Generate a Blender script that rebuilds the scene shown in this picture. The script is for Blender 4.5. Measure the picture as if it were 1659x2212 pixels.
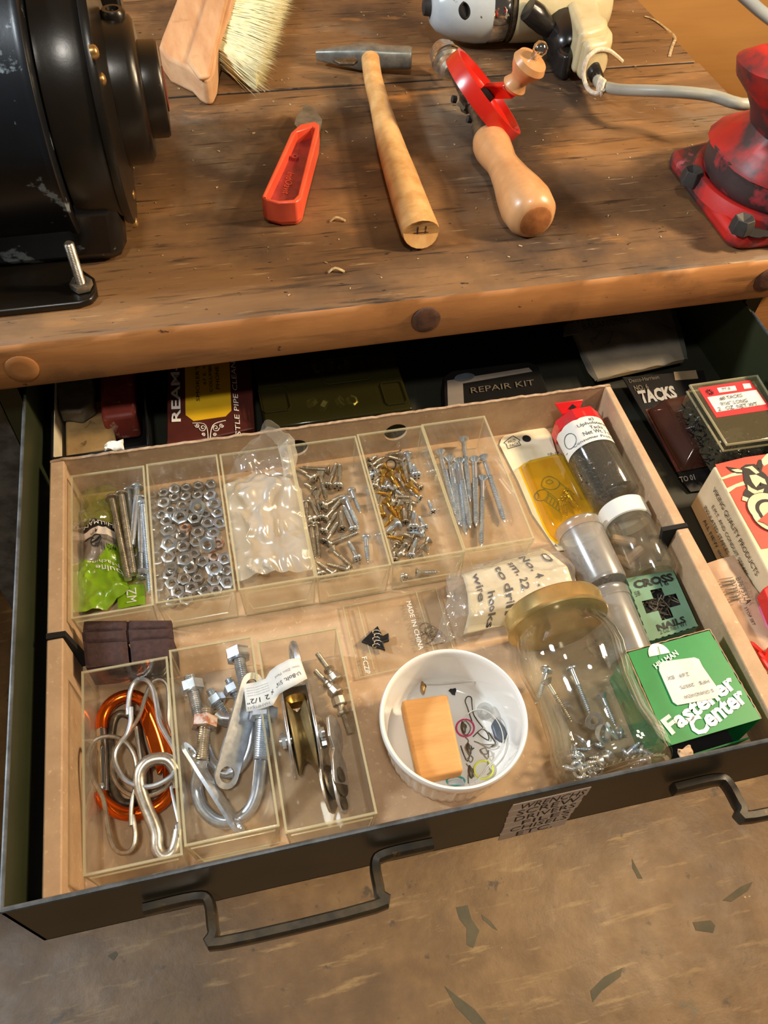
import bpy, math, random
from mathutils import Vector, Matrix, noise, Quaternion
random.seed(7)
D = bpy.data
scn = bpy.context.scene
for o in list(D.objects): D.objects.remove(o)
COL = scn.collection
PI = math.pi

# ---------------------------------------------------------------- camera
FPX, PW, PH = 1766.0, 1659.0, 2212.0
RM = Matrix(((0.97428297, 0.15238694, -0.16598468),
             (-0.2212561, 0.78639808, -0.57673547),
             (0.04264308, 0.59862867, 0.7998908)))
CAM = Vector((0, 0, 0.4))
cd = D.cameras.new('camera'); cam = D.objects.new('camera', cd); COL.objects.link(cam)
cd.sensor_fit = 'VERTICAL'; cd.sensor_height = 36.0; cd.lens = FPX * 36.0 / PH
cd.clip_start = 0.01; cd.clip_end = 20
cam.matrix_world = Matrix.Translation(CAM) @ RM.to_4x4()
scn.camera = cam
# ---------------------------------------------------------------- world and lamps
scn.view_settings.view_transform = 'Standard'; scn.view_settings.look = 'None'
scn.view_settings.gamma = 1.0; scn.view_settings.exposure = 0.0
scn.view_settings.use_curve_mapping = False
scn.cycles.transparent_max_bounces = 32
w = D.worlds.new('world'); scn.world = w; w.use_nodes = True
w.node_tree.nodes['Background'].inputs[0].default_value = (1.0, 0.84, 0.68, 1)
w.node_tree.nodes['Background'].inputs[1].default_value = 0.085
def area(name, loc, target, size, power, col, sy=None):
    l = D.lights.new(name, 'AREA'); l.energy = power; l.color = col; l.size = size
    if sy: l.shape = 'RECTANGLE'; l.size_y = sy
    o = D.objects.new(name, l); COL.objects.link(o); o.location = loc
    o.rotation_euler = (Vector(target) - Vector(loc)).to_track_quat('-Z', 'Y').to_euler()
    return o
area('warm_right_lamp', (.98, .36, .54), (.1, .25, -.3), .08, 12.0, (1.0, .74, .46))
area('cool_left_lamp', (-1.05, .66, .86), (.15, .42, -.1), .14, 21.0, (.84, .93, 1.0))
area('ceiling_lamp_over_drawer', (-.10, -.34, 1.75), (.12, .3, -.2), .16, 14.0, (1.0, .94, .84))
area('warm_right_fill', (1.58, .30, 1.25), (.4, .2, -.6), .16, 20.0, (1.0, .78, .50))  # added fill on the warm lamp's side, set so the drawer shades the floor

# ---------------------------------------------------------------- pixel helpers (photograph 1659 x 2212)
def ray(x, y): return RM @ Vector((x - PW / 2, -(y - PH / 2), -FPX))
def P(x, y, z=0.0):
    r = ray(x, y); return CAM + r * ((z - CAM.z) / r.z)
def PY(x, y, Y):
    r = ray(x, y); return CAM + r * ((Y - CAM.y) / r.y)
def PX(x, y, X):
    r = ray(x, y); return CAM + r * ((X - CAM.x) / r.x)
def PP(x, y, a, b, c):                    # onto the plane through a, b, c
    n = (b - a).cross(c - a); r = ray(x, y); return CAM + r * ((a - CAM).dot(n) / r.dot(n))
def crop(ox, oy, s):
    return lambda x, y: (ox + x * s, oy + y * s)
C1 = crop(120, 900, .3375); C2 = crop(620, 860, .3375); C3 = crop(150, 1340, .2773); C4 = crop(540, 1340, .2773)
CR = crop(800, 1360, .2411); CT = crop(1060, 860, .3014)

# ---------------------------------------------------------------- materials
def S(r, g, b):
    f = lambda c: (c / 255 / 12.92) if c / 255 <= .04045 else ((c / 255 + .055) / 1.055) ** 2.4
    return (f(r), f(g), f(b), 1)
def newmat(name):
    m = D.materials.new(name); m.use_nodes = True; nt = m.node_tree; nt.nodes.clear()
    out = nt.nodes.new('ShaderNodeOutputMaterial'); return m, nt, out
def N(nt, t, **k):
    n = nt.nodes.new(t)
    for a, b in k.items():
        if a.startswith('i_'): n.inputs[a[2:].replace('_', ' ')].default_value = b
        else: setattr(n, a, b)
    return n
def noisy(nt, vec, scale, detail=6, rough=.6, lo=.35, hi=.65, ca=(0, 0, 0, 1), cb=(1, 1, 1, 1)):
    n = N(nt, 'ShaderNodeTexNoise'); n.inputs['Scale'].default_value = scale
    n.inputs['Detail'].default_value = detail; n.inputs['Roughness'].default_value = rough
    nt.links.new(vec, n.inputs['Vector'])
    r = N(nt, 'ShaderNodeValToRGB'); r.color_ramp.elements[0].position = lo; r.color_ramp.elements[1].position = hi
    r.color_ramp.elements[0].color = ca; r.color_ramp.elements[1].color = cb
    nt.links.new(n.outputs['Fac'], r.inputs['Fac']); return r.outputs['Color'], n
def coords(nt, stretch=(1, 1, 1)):
    t = N(nt, 'ShaderNodeTexCoord'); mp = N(nt, 'ShaderNodeMapping'); mp.inputs['Scale'].default_value = stretch
    nt.links.new(t.outputs['Object'], mp.inputs['Vector']); return mp.outputs['Vector']
def mix(nt, fac, a, b, mode='MIX'):
    m = N(nt, 'ShaderNodeMix', data_type='RGBA', blend_type=mode)
    for i, v in ((0, fac), (6, a), (7, b)):
        if isinstance(v, (int, float)) or isinstance(v, tuple): m.inputs[i].default_value = v
        else: nt.links.new(v, m.inputs[i])
    return m.outputs[2]
def pm(name, c1, c2=None, scale=40, rough=.5, metal=0, bump=0, bscale=None, stretch=(1, 1, 1), lo=.35, hi=.65, layers=(), coat=0, trans=0, rv=0):
    """layers: (colour, scale, lo, hi, stretch)"""
    m, nt, out = newmat(name)
    b = N(nt, 'ShaderNodeBsdfPrincipled'); b.inputs['Roughness'].default_value = rough; b.inputs['Metallic'].default_value = metal
    b.inputs['Coat Weight'].default_value = coat
    b.inputs['Transmission Weight'].default_value = trans
    v = coords(nt, stretch); col = c1
    if c2: col, _ = noisy(nt, v, scale, lo=lo, hi=hi, ca=c1, cb=c2)
    for L in layers:
        lv = coords(nt, L[4] if len(L) > 4 else (1, 1, 1))
        f, _ = noisy(nt, lv, L[1], lo=L[2], hi=L[3]); col = mix(nt, f, col, L[0])
    if isinstance(col, tuple): b.inputs['Base Color'].default_value = col
    else: nt.links.new(col, b.inputs['Base Color'])
    if rv:
        _, rn = noisy(nt, v, scale * .7); mr = N(nt, 'ShaderNodeMapRange'); mr.inputs[3].default_value = max(0, rough - rv); mr.inputs[4].default_value = rough + rv
        nt.links.new(rn.outputs['Fac'], mr.inputs[0]); nt.links.new(mr.outputs[0], b.inputs['Roughness'])
    if bump:
        _, bn = noisy(nt, v, bscale or scale); bp = N(nt, 'ShaderNodeBump'); bp.inputs['Strength'].default_value = bump; bp.inputs['Distance'].default_value = .001
        nt.links.new(bn.outputs['Fac'], bp.inputs['Height']); nt.links.new(bp.outputs['Normal'], b.inputs['Normal'])
    nt.links.new(b.outputs[0], out.inputs[0]); return m
def clearmat(name, tint=(1, 1, 1, 1), haze=(.8, .8, .8, 1), hz=.08, base=.05, gain=.55, rough=.06, hscale=0):
    m, nt, out = newmat(name)
    tr = N(nt, 'ShaderNodeBsdfTransparent'); tr.inputs[0].default_value = tint
    df = N(nt, 'ShaderNodeBsdfDiffuse'); df.inputs[0].default_value = haze
    m1 = N(nt, 'ShaderNodeMixShader'); m1.inputs[0].default_value = hz
    if hscale:
        v = coords(nt); c, _ = noisy(nt, v, hscale, lo=.4, hi=.75); mr = N(nt, 'ShaderNodeMapRange'); mr.inputs[3].default_value = hz * .4; mr.inputs[4].default_value = hz * 2.2
        nt.links.new(c, mr.inputs[0]); nt.links.new(mr.outputs[0], m1.inputs[0])
    nt.links.new(tr.outputs[0], m1.inputs[1]); nt.links.new(df.outputs[0], m1.inputs[2])
    gl = N(nt, 'ShaderNodeBsdfGlossy'); gl.inputs['Roughness'].default_value = rough
    lw = N(nt, 'ShaderNodeLayerWeight'); lw.inputs[0].default_value = .5
    pw = N(nt, 'ShaderNodeMath', operation='POWER'); pw.inputs[1].default_value = 3.0; nt.links.new(lw.outputs['Facing'], pw.inputs[0])
    ma = N(nt, 'ShaderNodeMath', operation='MULTIPLY_ADD'); ma.inputs[1].default_value = gain; ma.inputs[2].default_value = base
    nt.links.new(pw.outputs[0], ma.inputs[0])
    m2 = N(nt, 'ShaderNodeMixShader'); nt.links.new(ma.outputs[0], m2.inputs[0])
    nt.links.new(m1.outputs[0], m2.inputs[1]); nt.links.new(gl.outputs[0], m2.inputs[2])
    nt.links.new(m2.outputs[0], out.inputs[0]); return m

M = {}
M['bench'] = pm('bench_wood', S(92, 66, 42), S(140, 104, 66), 9, rough=.58, bump=.45, bscale=60, stretch=(.35, 2.2, 1), lo=.3, hi=.7, rv=.14,
    layers=((S(62, 48, 38), 4.5, .46, .62), (S(124, 112, 96), 5.5, .56, .76), (S(50, 38, 28), 26, .58, .70, (.22, 2.6, 1)), (S(160, 112, 62), 13, .62, .72, (.5, 1.5, 1)), (S(38, 28, 20), 60, .58, .68, (.22, 3.0, 1)), (S(160, 134, 98), 80, .62, .72, (.25, 3, 1)), (S(30, 23, 18), 150, .655, .685, (.5, 1.3, 1)), (S(196, 184, 156), 85, .735, .75)))
M['bench_front'] = pm('bench_front_wood', S(150, 98, 52), S(186, 130, 76), 14, rough=.6, bump=.3, bscale=70, stretch=(.3, 2, 1.6), rv=.1,
    layers=((S(88, 58, 36), 9, .56, .75), (S(60, 42, 30), 90, .67, .71, (.6, 1, 1)), (S(110, 74, 42), 25, .55, .7, (.2, 2, 2))))
M['plug'] = pm('plug', S(98, 62, 42), S(66, 42, 32), 120, rough=.7, bump=.4)
M['void'] = pm('dark_inside', S(14, 12, 10), rough=.9)
M['ply'] = pm('plywood', S(206, 150, 82), S(172, 118, 60), 3.2, rough=.6, stretch=(.25, 1, 2.4), lo=.35, hi=.6, layers=((S(196, 142, 80), 10, .5, .7, (.2, 1, 4)), (S(96, 58, 28), 2.6, .66, .7, (.3, 1, 3))))
M['floor'] = pm('painted_concrete', S(106, 76, 38), S(134, 102, 60), 26, rough=.48, bump=1.0, bscale=40, rv=.12, lo=.3, hi=.7,
    layers=((S(94, 68, 36), 5, .48, .66), (S(150, 120, 74), 34, .58, .70, (.35, 2.2, 1)), (S(76, 58, 34), 30, .64, .70), (S(92, 84, 62), 7, .66, .70), (S(190, 170, 130), 75, .735, .75)))
M['smear'] = pm('green_grey_paint', S(70, 66, 44), S(92, 80, 52), 30, rough=.6)
M['green_metal'] = pm('dark_green_enamel', S(40, 46, 27), S(47, 52, 32), 20, rough=.42, rv=.08, bump=.05)
M['drawer_front'] = pm('drawer_enamel', S(56, 52, 40), S(64, 60, 46), 18, rough=.40, rv=.06)
M['drawer_bottom'] = pm('shade_dark_enamel', S(24, 25, 18), S(32, 33, 22), 20, rough=.6)  # enamel darkened to paint in the shade on the drawer floor
M['rim_metal'] = pm('worn_edge_metal', S(70, 74, 76), S(112, 118, 124), 60, rough=.35, metal=.5)
M['handle'] = pm('handle_enamel', S(52, 50, 46), S(84, 74, 58), 60, rough=.3, rv=.1, metal=.3, layers=((S(120, 92, 52), 90, .64, .70),))
M['kraft'] = pm('kraft_board', S(170, 141, 111), S(184, 155, 123), 60, rough=.85, bump=.12, bscale=200, layers=((S(152, 122, 90), 22, .6, .8), (S(206, 180, 146), 300, .6, .75)))
M['kraft_edge'] = pm('torn_board_edge', S(176, 152, 126), S(142, 112, 84), 150, rough=.9)
M['paper_white'] = pm('white_paper', S(226, 224, 216), S(206, 202, 192), 40, rough=.8)
M['black'] = pm('black_print', S(20, 19, 19), rough=.6)
M['ink'] = pm('marker_ink', S(38, 34, 44), rough=.6)
M['white'] = pm('white_print', S(232, 230, 222), rough=.6)
M['clear'] = clearmat('clear_styrene', (.99, .985, .96, 1), S(226, 222, 210), .055, .04, .55, .08, 60)
M['clear_edge'] = clearmat('clear_styrene_edge', (.98, .97, .86, 1), S(236, 230, 196), .26, .16, .6, .12)
M['film'] = clearmat('clear_poly_film', (.97, .97, .96, 1), S(226, 224, 218), .13, .10, .75, .14)
M['film_milky'] = clearmat('milky_poly_film', (.95, .95, .94, 1), S(228, 220, 204), .42, .10, .6, .2)
M['glass'] = clearmat('jar_glass', (.985, .995, .985, 1), S(190, 200, 190), .012, .07, .85, .03)
M['frost'] = clearmat('frosted_film_can', (.88, .88, .87, 1), S(210, 208, 204), .22, .12, .4, .22)
M['ztube'] = clearmat('clear_tube', (.95, .94, .90, 1), S(200, 196, 180), .05, .06, .6, .08)
M['smoke'] = clearmat('amber_dark_plastic', (.45, .42, .22, 1), S(60, 56, 26), .35, .05, .5, .1)
M['zinc'] = pm('zinc_plate', S(214, 216, 218), S(180, 184, 188), 200, rough=.32, metal=.88)
M['zinc_bright'] = pm('bright_zinc', S(222, 228, 234), S(190, 200, 212), 150, rough=.28, metal=.88)
M['steel'] = pm('nickel_steel', S(206, 198, 184), S(164, 154, 136), 160, rough=.34, metal=.88)
M['darksteel'] = pm('dark_worn_steel', S(120, 110, 92), S(72, 64, 54), 120, rough=.42, metal=.7)
M['brass'] = pm('yellow_zinc', S(216, 178, 98), S(176, 136, 64), 160, rough=.3, metal=.88)
M['sheave'] = pm('yellow_grey_sheave', S(170, 156, 116), S(128, 112, 78), 60, rough=.35, metal=.7)
M['rust'] = pm('rusty_zinc', S(176, 158, 146), S(146, 94, 66), 220, rough=.5, metal=.5, lo=.45, hi=.6)
M['gold'] = pm('gold_lid', S(214, 192, 134), S(196, 170, 110), 60, rough=.30, metal=.8)
M['chrome'] = pm('chrome', S(222, 220, 214), rough=.08, metal=1)
M['orange_al'] = pm('orange_anodised', S(226, 104, 30), S(206, 88, 22), 60, rough=.22, metal=.9)
M['grinder'] = pm('black_enamel', S(20, 23, 28), S(14, 15, 17), 12, rough=.28, bump=.15, bscale=30, rv=.08, layers=((S(120, 130, 136), 42, .61, .65),))
M['grinder2'] = pm('black_casting', S(26, 21, 15), S(16, 13, 10), 12, rough=.3, bump=.25, bscale=25, rv=.1, layers=((S(96, 74, 50), 55, .72, .76),))
M['redcap'] = pm('dull_red_bushing', S(130, 54, 34), S(96, 40, 28), 90, rough=.6)
M['brass_screw'] = pm('old_brass_screw', S(196, 160, 104), S(150, 112, 66), 90, rough=.35, metal=.8)
M['red'] = pm('red_enamel', S(206, 38, 24), S(190, 32, 22), 30, rough=.25, coat=.3, layers=((S(226, 200, 190), 160, .72, .76),))
M['redplastic'] = pm('orange_red_plastic', S(232, 96, 66), S(222, 80, 54), 30, rough=.35)
M['redplastic_in'] = pm('dull_red_plastic', S(168, 62, 58), S(120, 44, 40), 60, rough=.5)
M['blade'] = pm('grey_blade', S(146, 148, 142), S(112, 114, 108), 80, rough=.4, metal=.6)
M['vise'] = pm('worn_vise_paint', S(196, 36, 30), S(158, 38, 38), 16, rough=.45, bump=.25, bscale=50, layers=((S(66, 50, 52), 13, .44, .54), (S(170, 84, 92), 34, .62, .68)))
M['vise_dark'] = pm('vise_casting', S(74, 60, 60), S(52, 43, 44), 20, rough=.5, bump=.3, bscale=60, layers=((S(164, 56, 62), 22, .55, .62),))
M['oldbolt'] = pm('dark_bolt', S(62, 60, 58), S(46, 44, 42), 90, rough=.65, metal=.2)
M['handlewood'] = pm('pale_handle_wood', S(218, 176, 116), S(196, 148, 90), 9, rough=.42, stretch=(7, 7, .7), lo=.4, hi=.6, coat=.25)
M['knobwood'] = pm('varnished_beech', S(204, 154, 106), S(186, 134, 86), 8, rough=.35, stretch=(6, 6, .8), coat=.35)
M['endgrain'] = pm('end_grain', S(176, 112, 60), S(146, 90, 46), 160, rough=.6)
M['blockwood'] = pm('sanded_wood', S(200, 150, 88), S(176, 126, 68), 12, rough=.6, stretch=(1, 8, 8), bump=.2, bscale=120)
M['brushwood'] = pm('brush_beech', S(214, 172, 130), S(194, 146, 106), 14, rough=.6, stretch=(6, 1, 6), layers=((S(172, 130, 92), 40, .6, .8),))
M['bristle'] = pm('cream_bristle', S(232, 224, 180), S(214, 204, 150), 120, rough=.6)
M['ceramic'] = pm('white_porcelain', S(232, 232, 228), rough=.12, coat=.4)
M['cream'] = pm('cream_plastic', S(206, 194, 156), S(190, 176, 136), 30, rough=.35, layers=((S(120, 104, 72), 60, .68, .74),))
M['paleblue'] = pm('pale_grey_enamel', S(184, 194, 200), S(170, 180, 188), 30, rough=.25, layers=((S(90, 84, 74), 80, .66, .72),))
M['blackplastic'] = pm('black_plastic', S(26, 25, 25), S(34, 32, 31), 40, rough=.25)
M['cord'] = pm('grey_cord', S(158, 158, 144), S(144, 144, 132), 30, rough=.4)
M['twine'] = pm('white_twine', S(222, 212, 192), S(190, 176, 152), 300, rough=.9)
M['felt'] = pm('brown_felt', S(66, 44, 40), S(52, 34, 32), 250, rough=.95, bump=.6, bscale=400)
M['lime'] = pm('lime_print_film', S(132, 172, 32), S(112, 152, 24), 30, rough=.25, coat=.5)
M['limefilm'] = clearmat('lime_tinted_film', (.88, .93, .62, 1), S(150, 166, 70), .22, .1, .6, .12)
M['greycard'] = pm('grey_print', S(128, 120, 112), S(118, 110, 102), 30, rough=.35, coat=.4)
M['whitefilm'] = pm('white_print_film', S(220, 208, 196), rough=.3, coat=.4)
M['yellowpk'] = pm('yellow_card', S(226, 182, 32), S(214, 168, 24), 30, rough=.5)
M['maroon'] = pm('maroon_card', S(84, 34, 26), S(70, 28, 22), 30, rough=.5)
M['yblister'] = clearmat('amber_blister', (.94, .86, .42, 1), S(214, 190, 60), .12, .08, .6, .08)
M['cardcream'] = pm('foxed_card', S(222, 212, 186), S(206, 196, 166), 40, rough=.7, layers=((S(150, 120, 80), 90, .70, .74),))
M['greenbox'] = pm('green_box_print', S(22, 132, 68), S(18, 122, 60), 40, rough=.45)
M['crossgreen'] = pm('grey_green_box', S(104, 140, 116), S(88, 122, 98), 20, rough=.6, layers=((S(140, 156, 110), 14, .55, .8),))
M['vikingred'] = pm('vermilion_print', S(214, 74, 52), S(200, 66, 52), 40, rough=.6)
M['vikingcream'] = pm('cream_box', S(214, 198, 164), S(200, 182, 146), 40, rough=.7)
M['labelred'] = pm('red_label', S(206, 50, 54), rough=.4)
M['redcapplastic'] = pm('red_cap', S(200, 30, 34), rough=.3, coat=.3)
M['whitecap'] = pm('white_cap', S(226, 224, 216), rough=.4)
M['tack'] = pm('blued_tack', S(40, 42, 54), S(24, 26, 34), 200, rough=.3, metal=.7)
M['tape'] = pm('aged_label_tape', S(248, 222, 198), S(238, 208, 182), 40, rough=.6)
M['blackcard'] = pm('black_card', S(18, 18, 18), S(24, 22, 22), 40, rough=.35)
M['printgrey'] = pm('grey_letters', S(150, 146, 140), rough=.6)
M['printdim'] = pm('dim_letters', S(92, 82, 66), rough=.6)
M['tin'] = pm('black_tray_enamel', S(18, 18, 18), rough=.35)
M['stonewrap'] = pm('paper_wrap', S(112, 104, 88), S(92, 84, 70), 50, rough=.85, bump=.4)
M['oldwood'] = pm('stained_block', S(168, 140, 92), S(134, 106, 66), 30, rough=.7, layers=((S(60, 46, 30), 90, .62, .7),))
M['rubred'] = pm('red_compound', S(150, 62, 48), S(124, 50, 40), 60, rough=.55, layers=((S(196, 156, 140), 100, .6, .7),))
M['blister'] = clearmat('tack_blister', (.6, .5, .46, 1), S(96, 60, 50), .3, .06, .5, .1)
M['tackbox'] = clearmat('yellowed_clear_box', (.93, .92, .78, 1), S(180, 176, 140), .10, .07, .6, .1)
M['booklet'] = pm('aged_booklet', S(142, 124, 94), S(120, 104, 78), 30, rough=.7)
M['dowel'] = pm('beech_dowel', S(206, 176, 146), S(186, 156, 126), 60, rough=.7)
M['pewter'] = pm('dark_pewter', S(44, 44, 46), S(28, 28, 30), 200, rough=.45, metal=.6)
M['lead'] = pm('lead_grey', S(104, 112, 122), S(84, 92, 102), 80, rough=.5, metal=.5)
M['pinkloop'] = pm('pink_loop', S(196, 60, 110), rough=.5)
M['yellowloop'] = pm('yellow_loop', S(216, 220, 90), rough=.5)
M['tealloop'] = pm('teal_loop', S(60, 160, 150), rough=.5)
M['pinkpk'] = pm('pink_pack', S(190, 90, 130), rough=.5)
M['polybag'] = pm('tan_poly_pack', S(190, 160, 136), S(170, 140, 116), 30, rough=.4, coat=.3)
M['debris'] = pm('pale_crumb', S(196, 176, 136), S(150, 120, 80), 300, rough=.9)

# ---------------------------------------------------------------- mesh builder
class MB:
    def __init__(s): s.v = []; s.f = []; s.m = []; s.M = None; s.mi = 0
    def add(s, vs, fs):
        o = len(s.v); X = s.M
        s.v += [(X @ Vector(a)) if X else Vector(a) for a in vs]
        s.f += [[i + o for i in q] for q in fs]; s.m += [s.mi] * len(fs); return s
    def box(s, x0, x1, y0, y1, z0, z1):
        return s.add([(x0, y0, z0), (x1, y0, z0), (x1, y1, z0), (x0, y1, z0), (x0, y0, z1), (x1, y0, z1), (x1, y1, z1), (x0, y1, z1)],
                     [(0, 3, 2, 1), (4, 5, 6, 7), (0, 1, 5, 4), (1, 2, 6, 5), (2, 3, 7, 6), (3, 0, 4, 7)])
    def hexa(s, top, bot):                 # matching rings of points
        n = len(top)
        return s.add(list(bot) + list(top), [tuple(range(n))[::-1], tuple(range(n, 2 * n))] + [(i, (i + 1) % n, (i + 1) % n + n, i + n) for i in range(n)])
    def prism(s, poly, z0, z1):
        return s.hexa([(a[0], a[1], z1) for a in poly], [(a[0], a[1], z0) for a in poly])
    def lathe(s, prof, seg=24, cap=True, rad=None, a0=0.0):
        vs = []; fs = []; n = len(prof)
        for r, h in prof:
            for k in range(seg):
                a = a0 + 2 * PI * k / seg; q = r * (rad(a, h) if rad else 1); vs.append((q * math.cos(a), q * math.sin(a), h))
        for i in range(n - 1):
            for k in range(seg):
                k2 = (k + 1) % seg; fs.append((i * seg + k, i * seg + k2, (i + 1) * seg + k2, (i + 1) * seg + k))
        if cap: fs.append(tuple(range(seg))[::-1]); fs.append(tuple(range((n - 1) * seg, n * seg)))
        return s.add(vs, fs)
    def tube(s, pts, r, seg=10, closed=False, flat=1.0, smooth=3, up=None):
        pts = [Vector(a) for a in pts]
        if smooth > 1: pts, r = catmull(pts, r, smooth, closed)
        n = len(pts); rr = r if isinstance(r, (list, tuple)) else [r] * n
        T = []
        for i in range(n):
            a = pts[(i - 1) % n] if (closed or i) else pts[0]; b = pts[(i + 1) % n] if (closed or i < n - 1) else pts[-1]
            T.append((b - a).normalized())
        u = Vector(up) if up else (Vector((0, 0, 1)) if abs(T[0].z) < .9 else Vector((1, 0, 0)))
        u = (u - T[0] * u.dot(T[0])).normalized(); vs = []; fs = []
        for i in range(n):
            if up: u = Vector(up)
            u = (u - T[i] * u.dot(T[i])).normalized(); w_ = T[i].cross(u)
            for k in range(seg):
                a = 2 * PI * k / seg; vs.append(pts[i] + (u * math.sin(a) * flat + w_ * math.cos(a)) * rr[i])
        for i in range(n if closed else n - 1):
            for k in range(seg):
                k2 = (k + 1) % seg; j = (i + 1) % n; fs.append((i * seg + k, j * seg + k, j * seg + k2, i * seg + k2))
        if not closed: fs.append(tuple(range(seg))); fs.append(tuple(range((n - 1) * seg, n * seg))[::-1])
        return s.add(vs, fs)
    def sheet(s, nu, nv, fn, matfn=None):
        vs = [fn(i / nu, j / nv) for j in range(nv + 1) for i in range(nu + 1)]; W_ = nu + 1
        fs = [(j * W_ + i, j * W_ + i + 1, (j + 1) * W_ + i + 1, (j + 1) * W_ + i) for j in range(nv) for i in range(nu)]
        s.add(vs, fs)
        if matfn:
            k = len(s.m) - len(fs)
            for j in range(nv):
                for i in range(nu): s.m[k] = matfn((i + .5) / nu, (j + .5) / nv); k += 1
        return s
    def mesh(s, name, off=None, sm=40):
        me = D.meshes.new(name); off = off or Vector((0, 0, 0))
        me.from_pydata([v - off for v in s.v], [], s.f); me.update()
        me.polygons.foreach_set('material_index', s.m)
        if sm:
            me.polygons.foreach_set('use_smooth', [True] * len(me.polygons)); me.set_sharp_from_angle(angle=math.radians(sm))
        return me
def catmull(pts, r, k, closed):
    n = len(pts); out = []; ro = []; isl = isinstance(r, (list, tuple))
    for i in range(n if closed else n - 1):
        g = lambda j: pts[j % n] if closed else pts[max(0, min(n - 1, j))]
        a, b, c, d = g(i - 1), g(i), g(i + 1), g(i + 2)
        for t in range(k):
            t /= k; out.append(.5 * ((2 * b) + (c - a) * t + (2 * a - 5 * b + 4 * c - d) * t * t + (3 * b - a - 3 * c + d) * t ** 3))
            if isl: ro.append(r[i] * (1 - t) + r[(i + 1) % n] * t)
    if not closed:
        out.append(pts[-1])
        if isl: ro.append(r[-1])
    return out, (ro if isl else r)
def worldloc(o):
    v = Vector(o.location)
    while o.parent: o = o.parent; v += Vector(o.location)
    return v
def obj(name, mb, mats, parent=None, bevel=0, sm=40, local=False):
    """mb in world coordinates (parents carry no rotation) unless local"""
    off = None if (local or parent is None) else worldloc(parent)
    me = mb.mesh(name, off, sm)
    for q in (mats if isinstance(mats, (list, tuple)) else [mats]): me.materials.append(M[q])
    o = D.objects.new(name, me); COL.objects.link(o); o.parent = parent
    if bevel:
        b = o.modifiers.new('bevel', 'BEVEL'); b.width = bevel; b.segments = 2; b.limit_method = 'ANGLE'; b.angle_limit = math.radians(35)
    return o
def tag(o, label, cat=None, group=None, kind=None):
    if label: o['label'] = label
    if cat: o['category'] = cat
    if group: o['group'] = group
    if kind: o['kind'] = kind
    return o
def thing(name, loc, label, cat, group=None, rot=None):
    o = D.objects.new(name, None); COL.objects.link(o); o.location = loc; o.empty_display_size = .01
    if rot is not None: o.rotation_mode = 'QUATERNION'; o.rotation_quaternion = rot
    return tag(o, label, cat, group)
def copytree(o, parent=None):
    c = o.copy(); COL.objects.link(c); c.parent = parent
    for ch in o.children: copytree(ch, c)
    return c
def aim(a, b):                             # quaternion turning +Z to a->b
    return (Vector(b) - Vector(a)).to_track_quat('Z', 'Y')
def frame(o, z, x):                        # matrix with origin o, local Z along z, X near x
    z = Vector(z).normalized(); x = Vector(x); x = (x - z * x.dot(z)).normalized(); y = z.cross(x)
    m = Matrix((x, y, z)).transposed().to_4x4(); m.translation = Vector(o); return m
def lettering(s, parent, mat, O, U, V, name='lettering', lift=.0003, bold=0.0, fn=None, shear=0):
    cu = D.curves.new('t', 'FONT'); cu.body = s; cu.offset = bold; cu.resolution_u = 2; cu.shear = shear
    t = D.objects.new('t', cu); me = D.meshes.new_from_object(t); D.objects.remove(t)
    xs = [v.co.x for v in me.vertices]; ys = [v.co.y for v in me.vertices]
    x0, x1, y0, y1 = min(xs), max(xs), min(ys), max(ys); off = worldloc(parent)
    O = Vector(O); U = Vector(U) - O; V = Vector(V) - O; n = U.cross(V).normalized() * lift
    for v in me.vertices:
        a = (v.co.x - x0) / (x1 - x0); b = (v.co.y - y0) / max(1e-9, y1 - y0)
        v.co = (Vector(fn(a, b)) if fn else O + U * a + V * b + n) - off
    me.materials.clear(); me.materials.append(M[mat]); me.name = name
    o = D.objects.new(name, me); COL.objects.link(o); o.parent = parent; return o
def quadz(pts, z): return [P(x, y, z) for x, y in pts]
def slab(pts, z1, z0): mb = MB(); t = quadz(pts, z1); return mb.hexa(t, [(a.x, a.y, z0) for a in t])
def fix(poly):                             # counter-clockwise
    a = sum(poly[i][0] * poly[(i + 1) % len(poly)][1] - poly[(i + 1) % len(poly)][0] * poly[i][1] for i in range(len(poly)))
    return poly if a > 0 else poly[::-1]
def fr(p, s=1.0, seed=0): return noise.noise(Vector(p) * s + Vector((seed * 7.3, seed * 3.1, seed)))

# ================================================================ SETTING
FLZ = -.86
f = obj('floor', MB().box(-1.6, 2.2, -1.2, 1.6, FLZ - .02, FLZ), 'floor'); tag(f, None, kind='structure')
wl = obj('wall_back', MB().box(-1.6, 2.2, 1.16, 1.18, FLZ, 1.6), 'ply'); tag(wl, None, kind='structure')
for pts in ([(985, 1960), (1010, 1955), (1018, 1985), (1035, 2010), (1022, 2048), (1008, 2040), (1008, 2005), (992, 1985)],
            [(1560, 1945), (1600, 1915), (1626, 1905), (1615, 1925), (1580, 1948)],
            [(1496, 1992), (1535, 1988), (1545, 2000), (1540, 2015), (1503, 2010)],
            [(960, 2130), (985, 2150), (1025, 2180), (1050, 2211), (1020, 2211), (985, 2175)],
            [(1365, 1855), (1375, 1875), (1388, 1898), (1378, 1898), (1366, 1875)],
            [(1275, 2140), (1305, 2110), (1345, 2090), (1340, 2110), (1300, 2140), (1280, 2165)],
            [(232, 2065), (250, 2055), (255, 2062), (245, 2075)],
            [(1040, 1975), (1060, 1990), (1075, 2010), (1065, 2005), (1042, 1985)]):
    mb = MB().prism(fix([P(x, y, FLZ) for x, y in pts]), FLZ, FLZ + .0006)
    obj('paint_smear', mb, 'smear', f)

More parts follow.
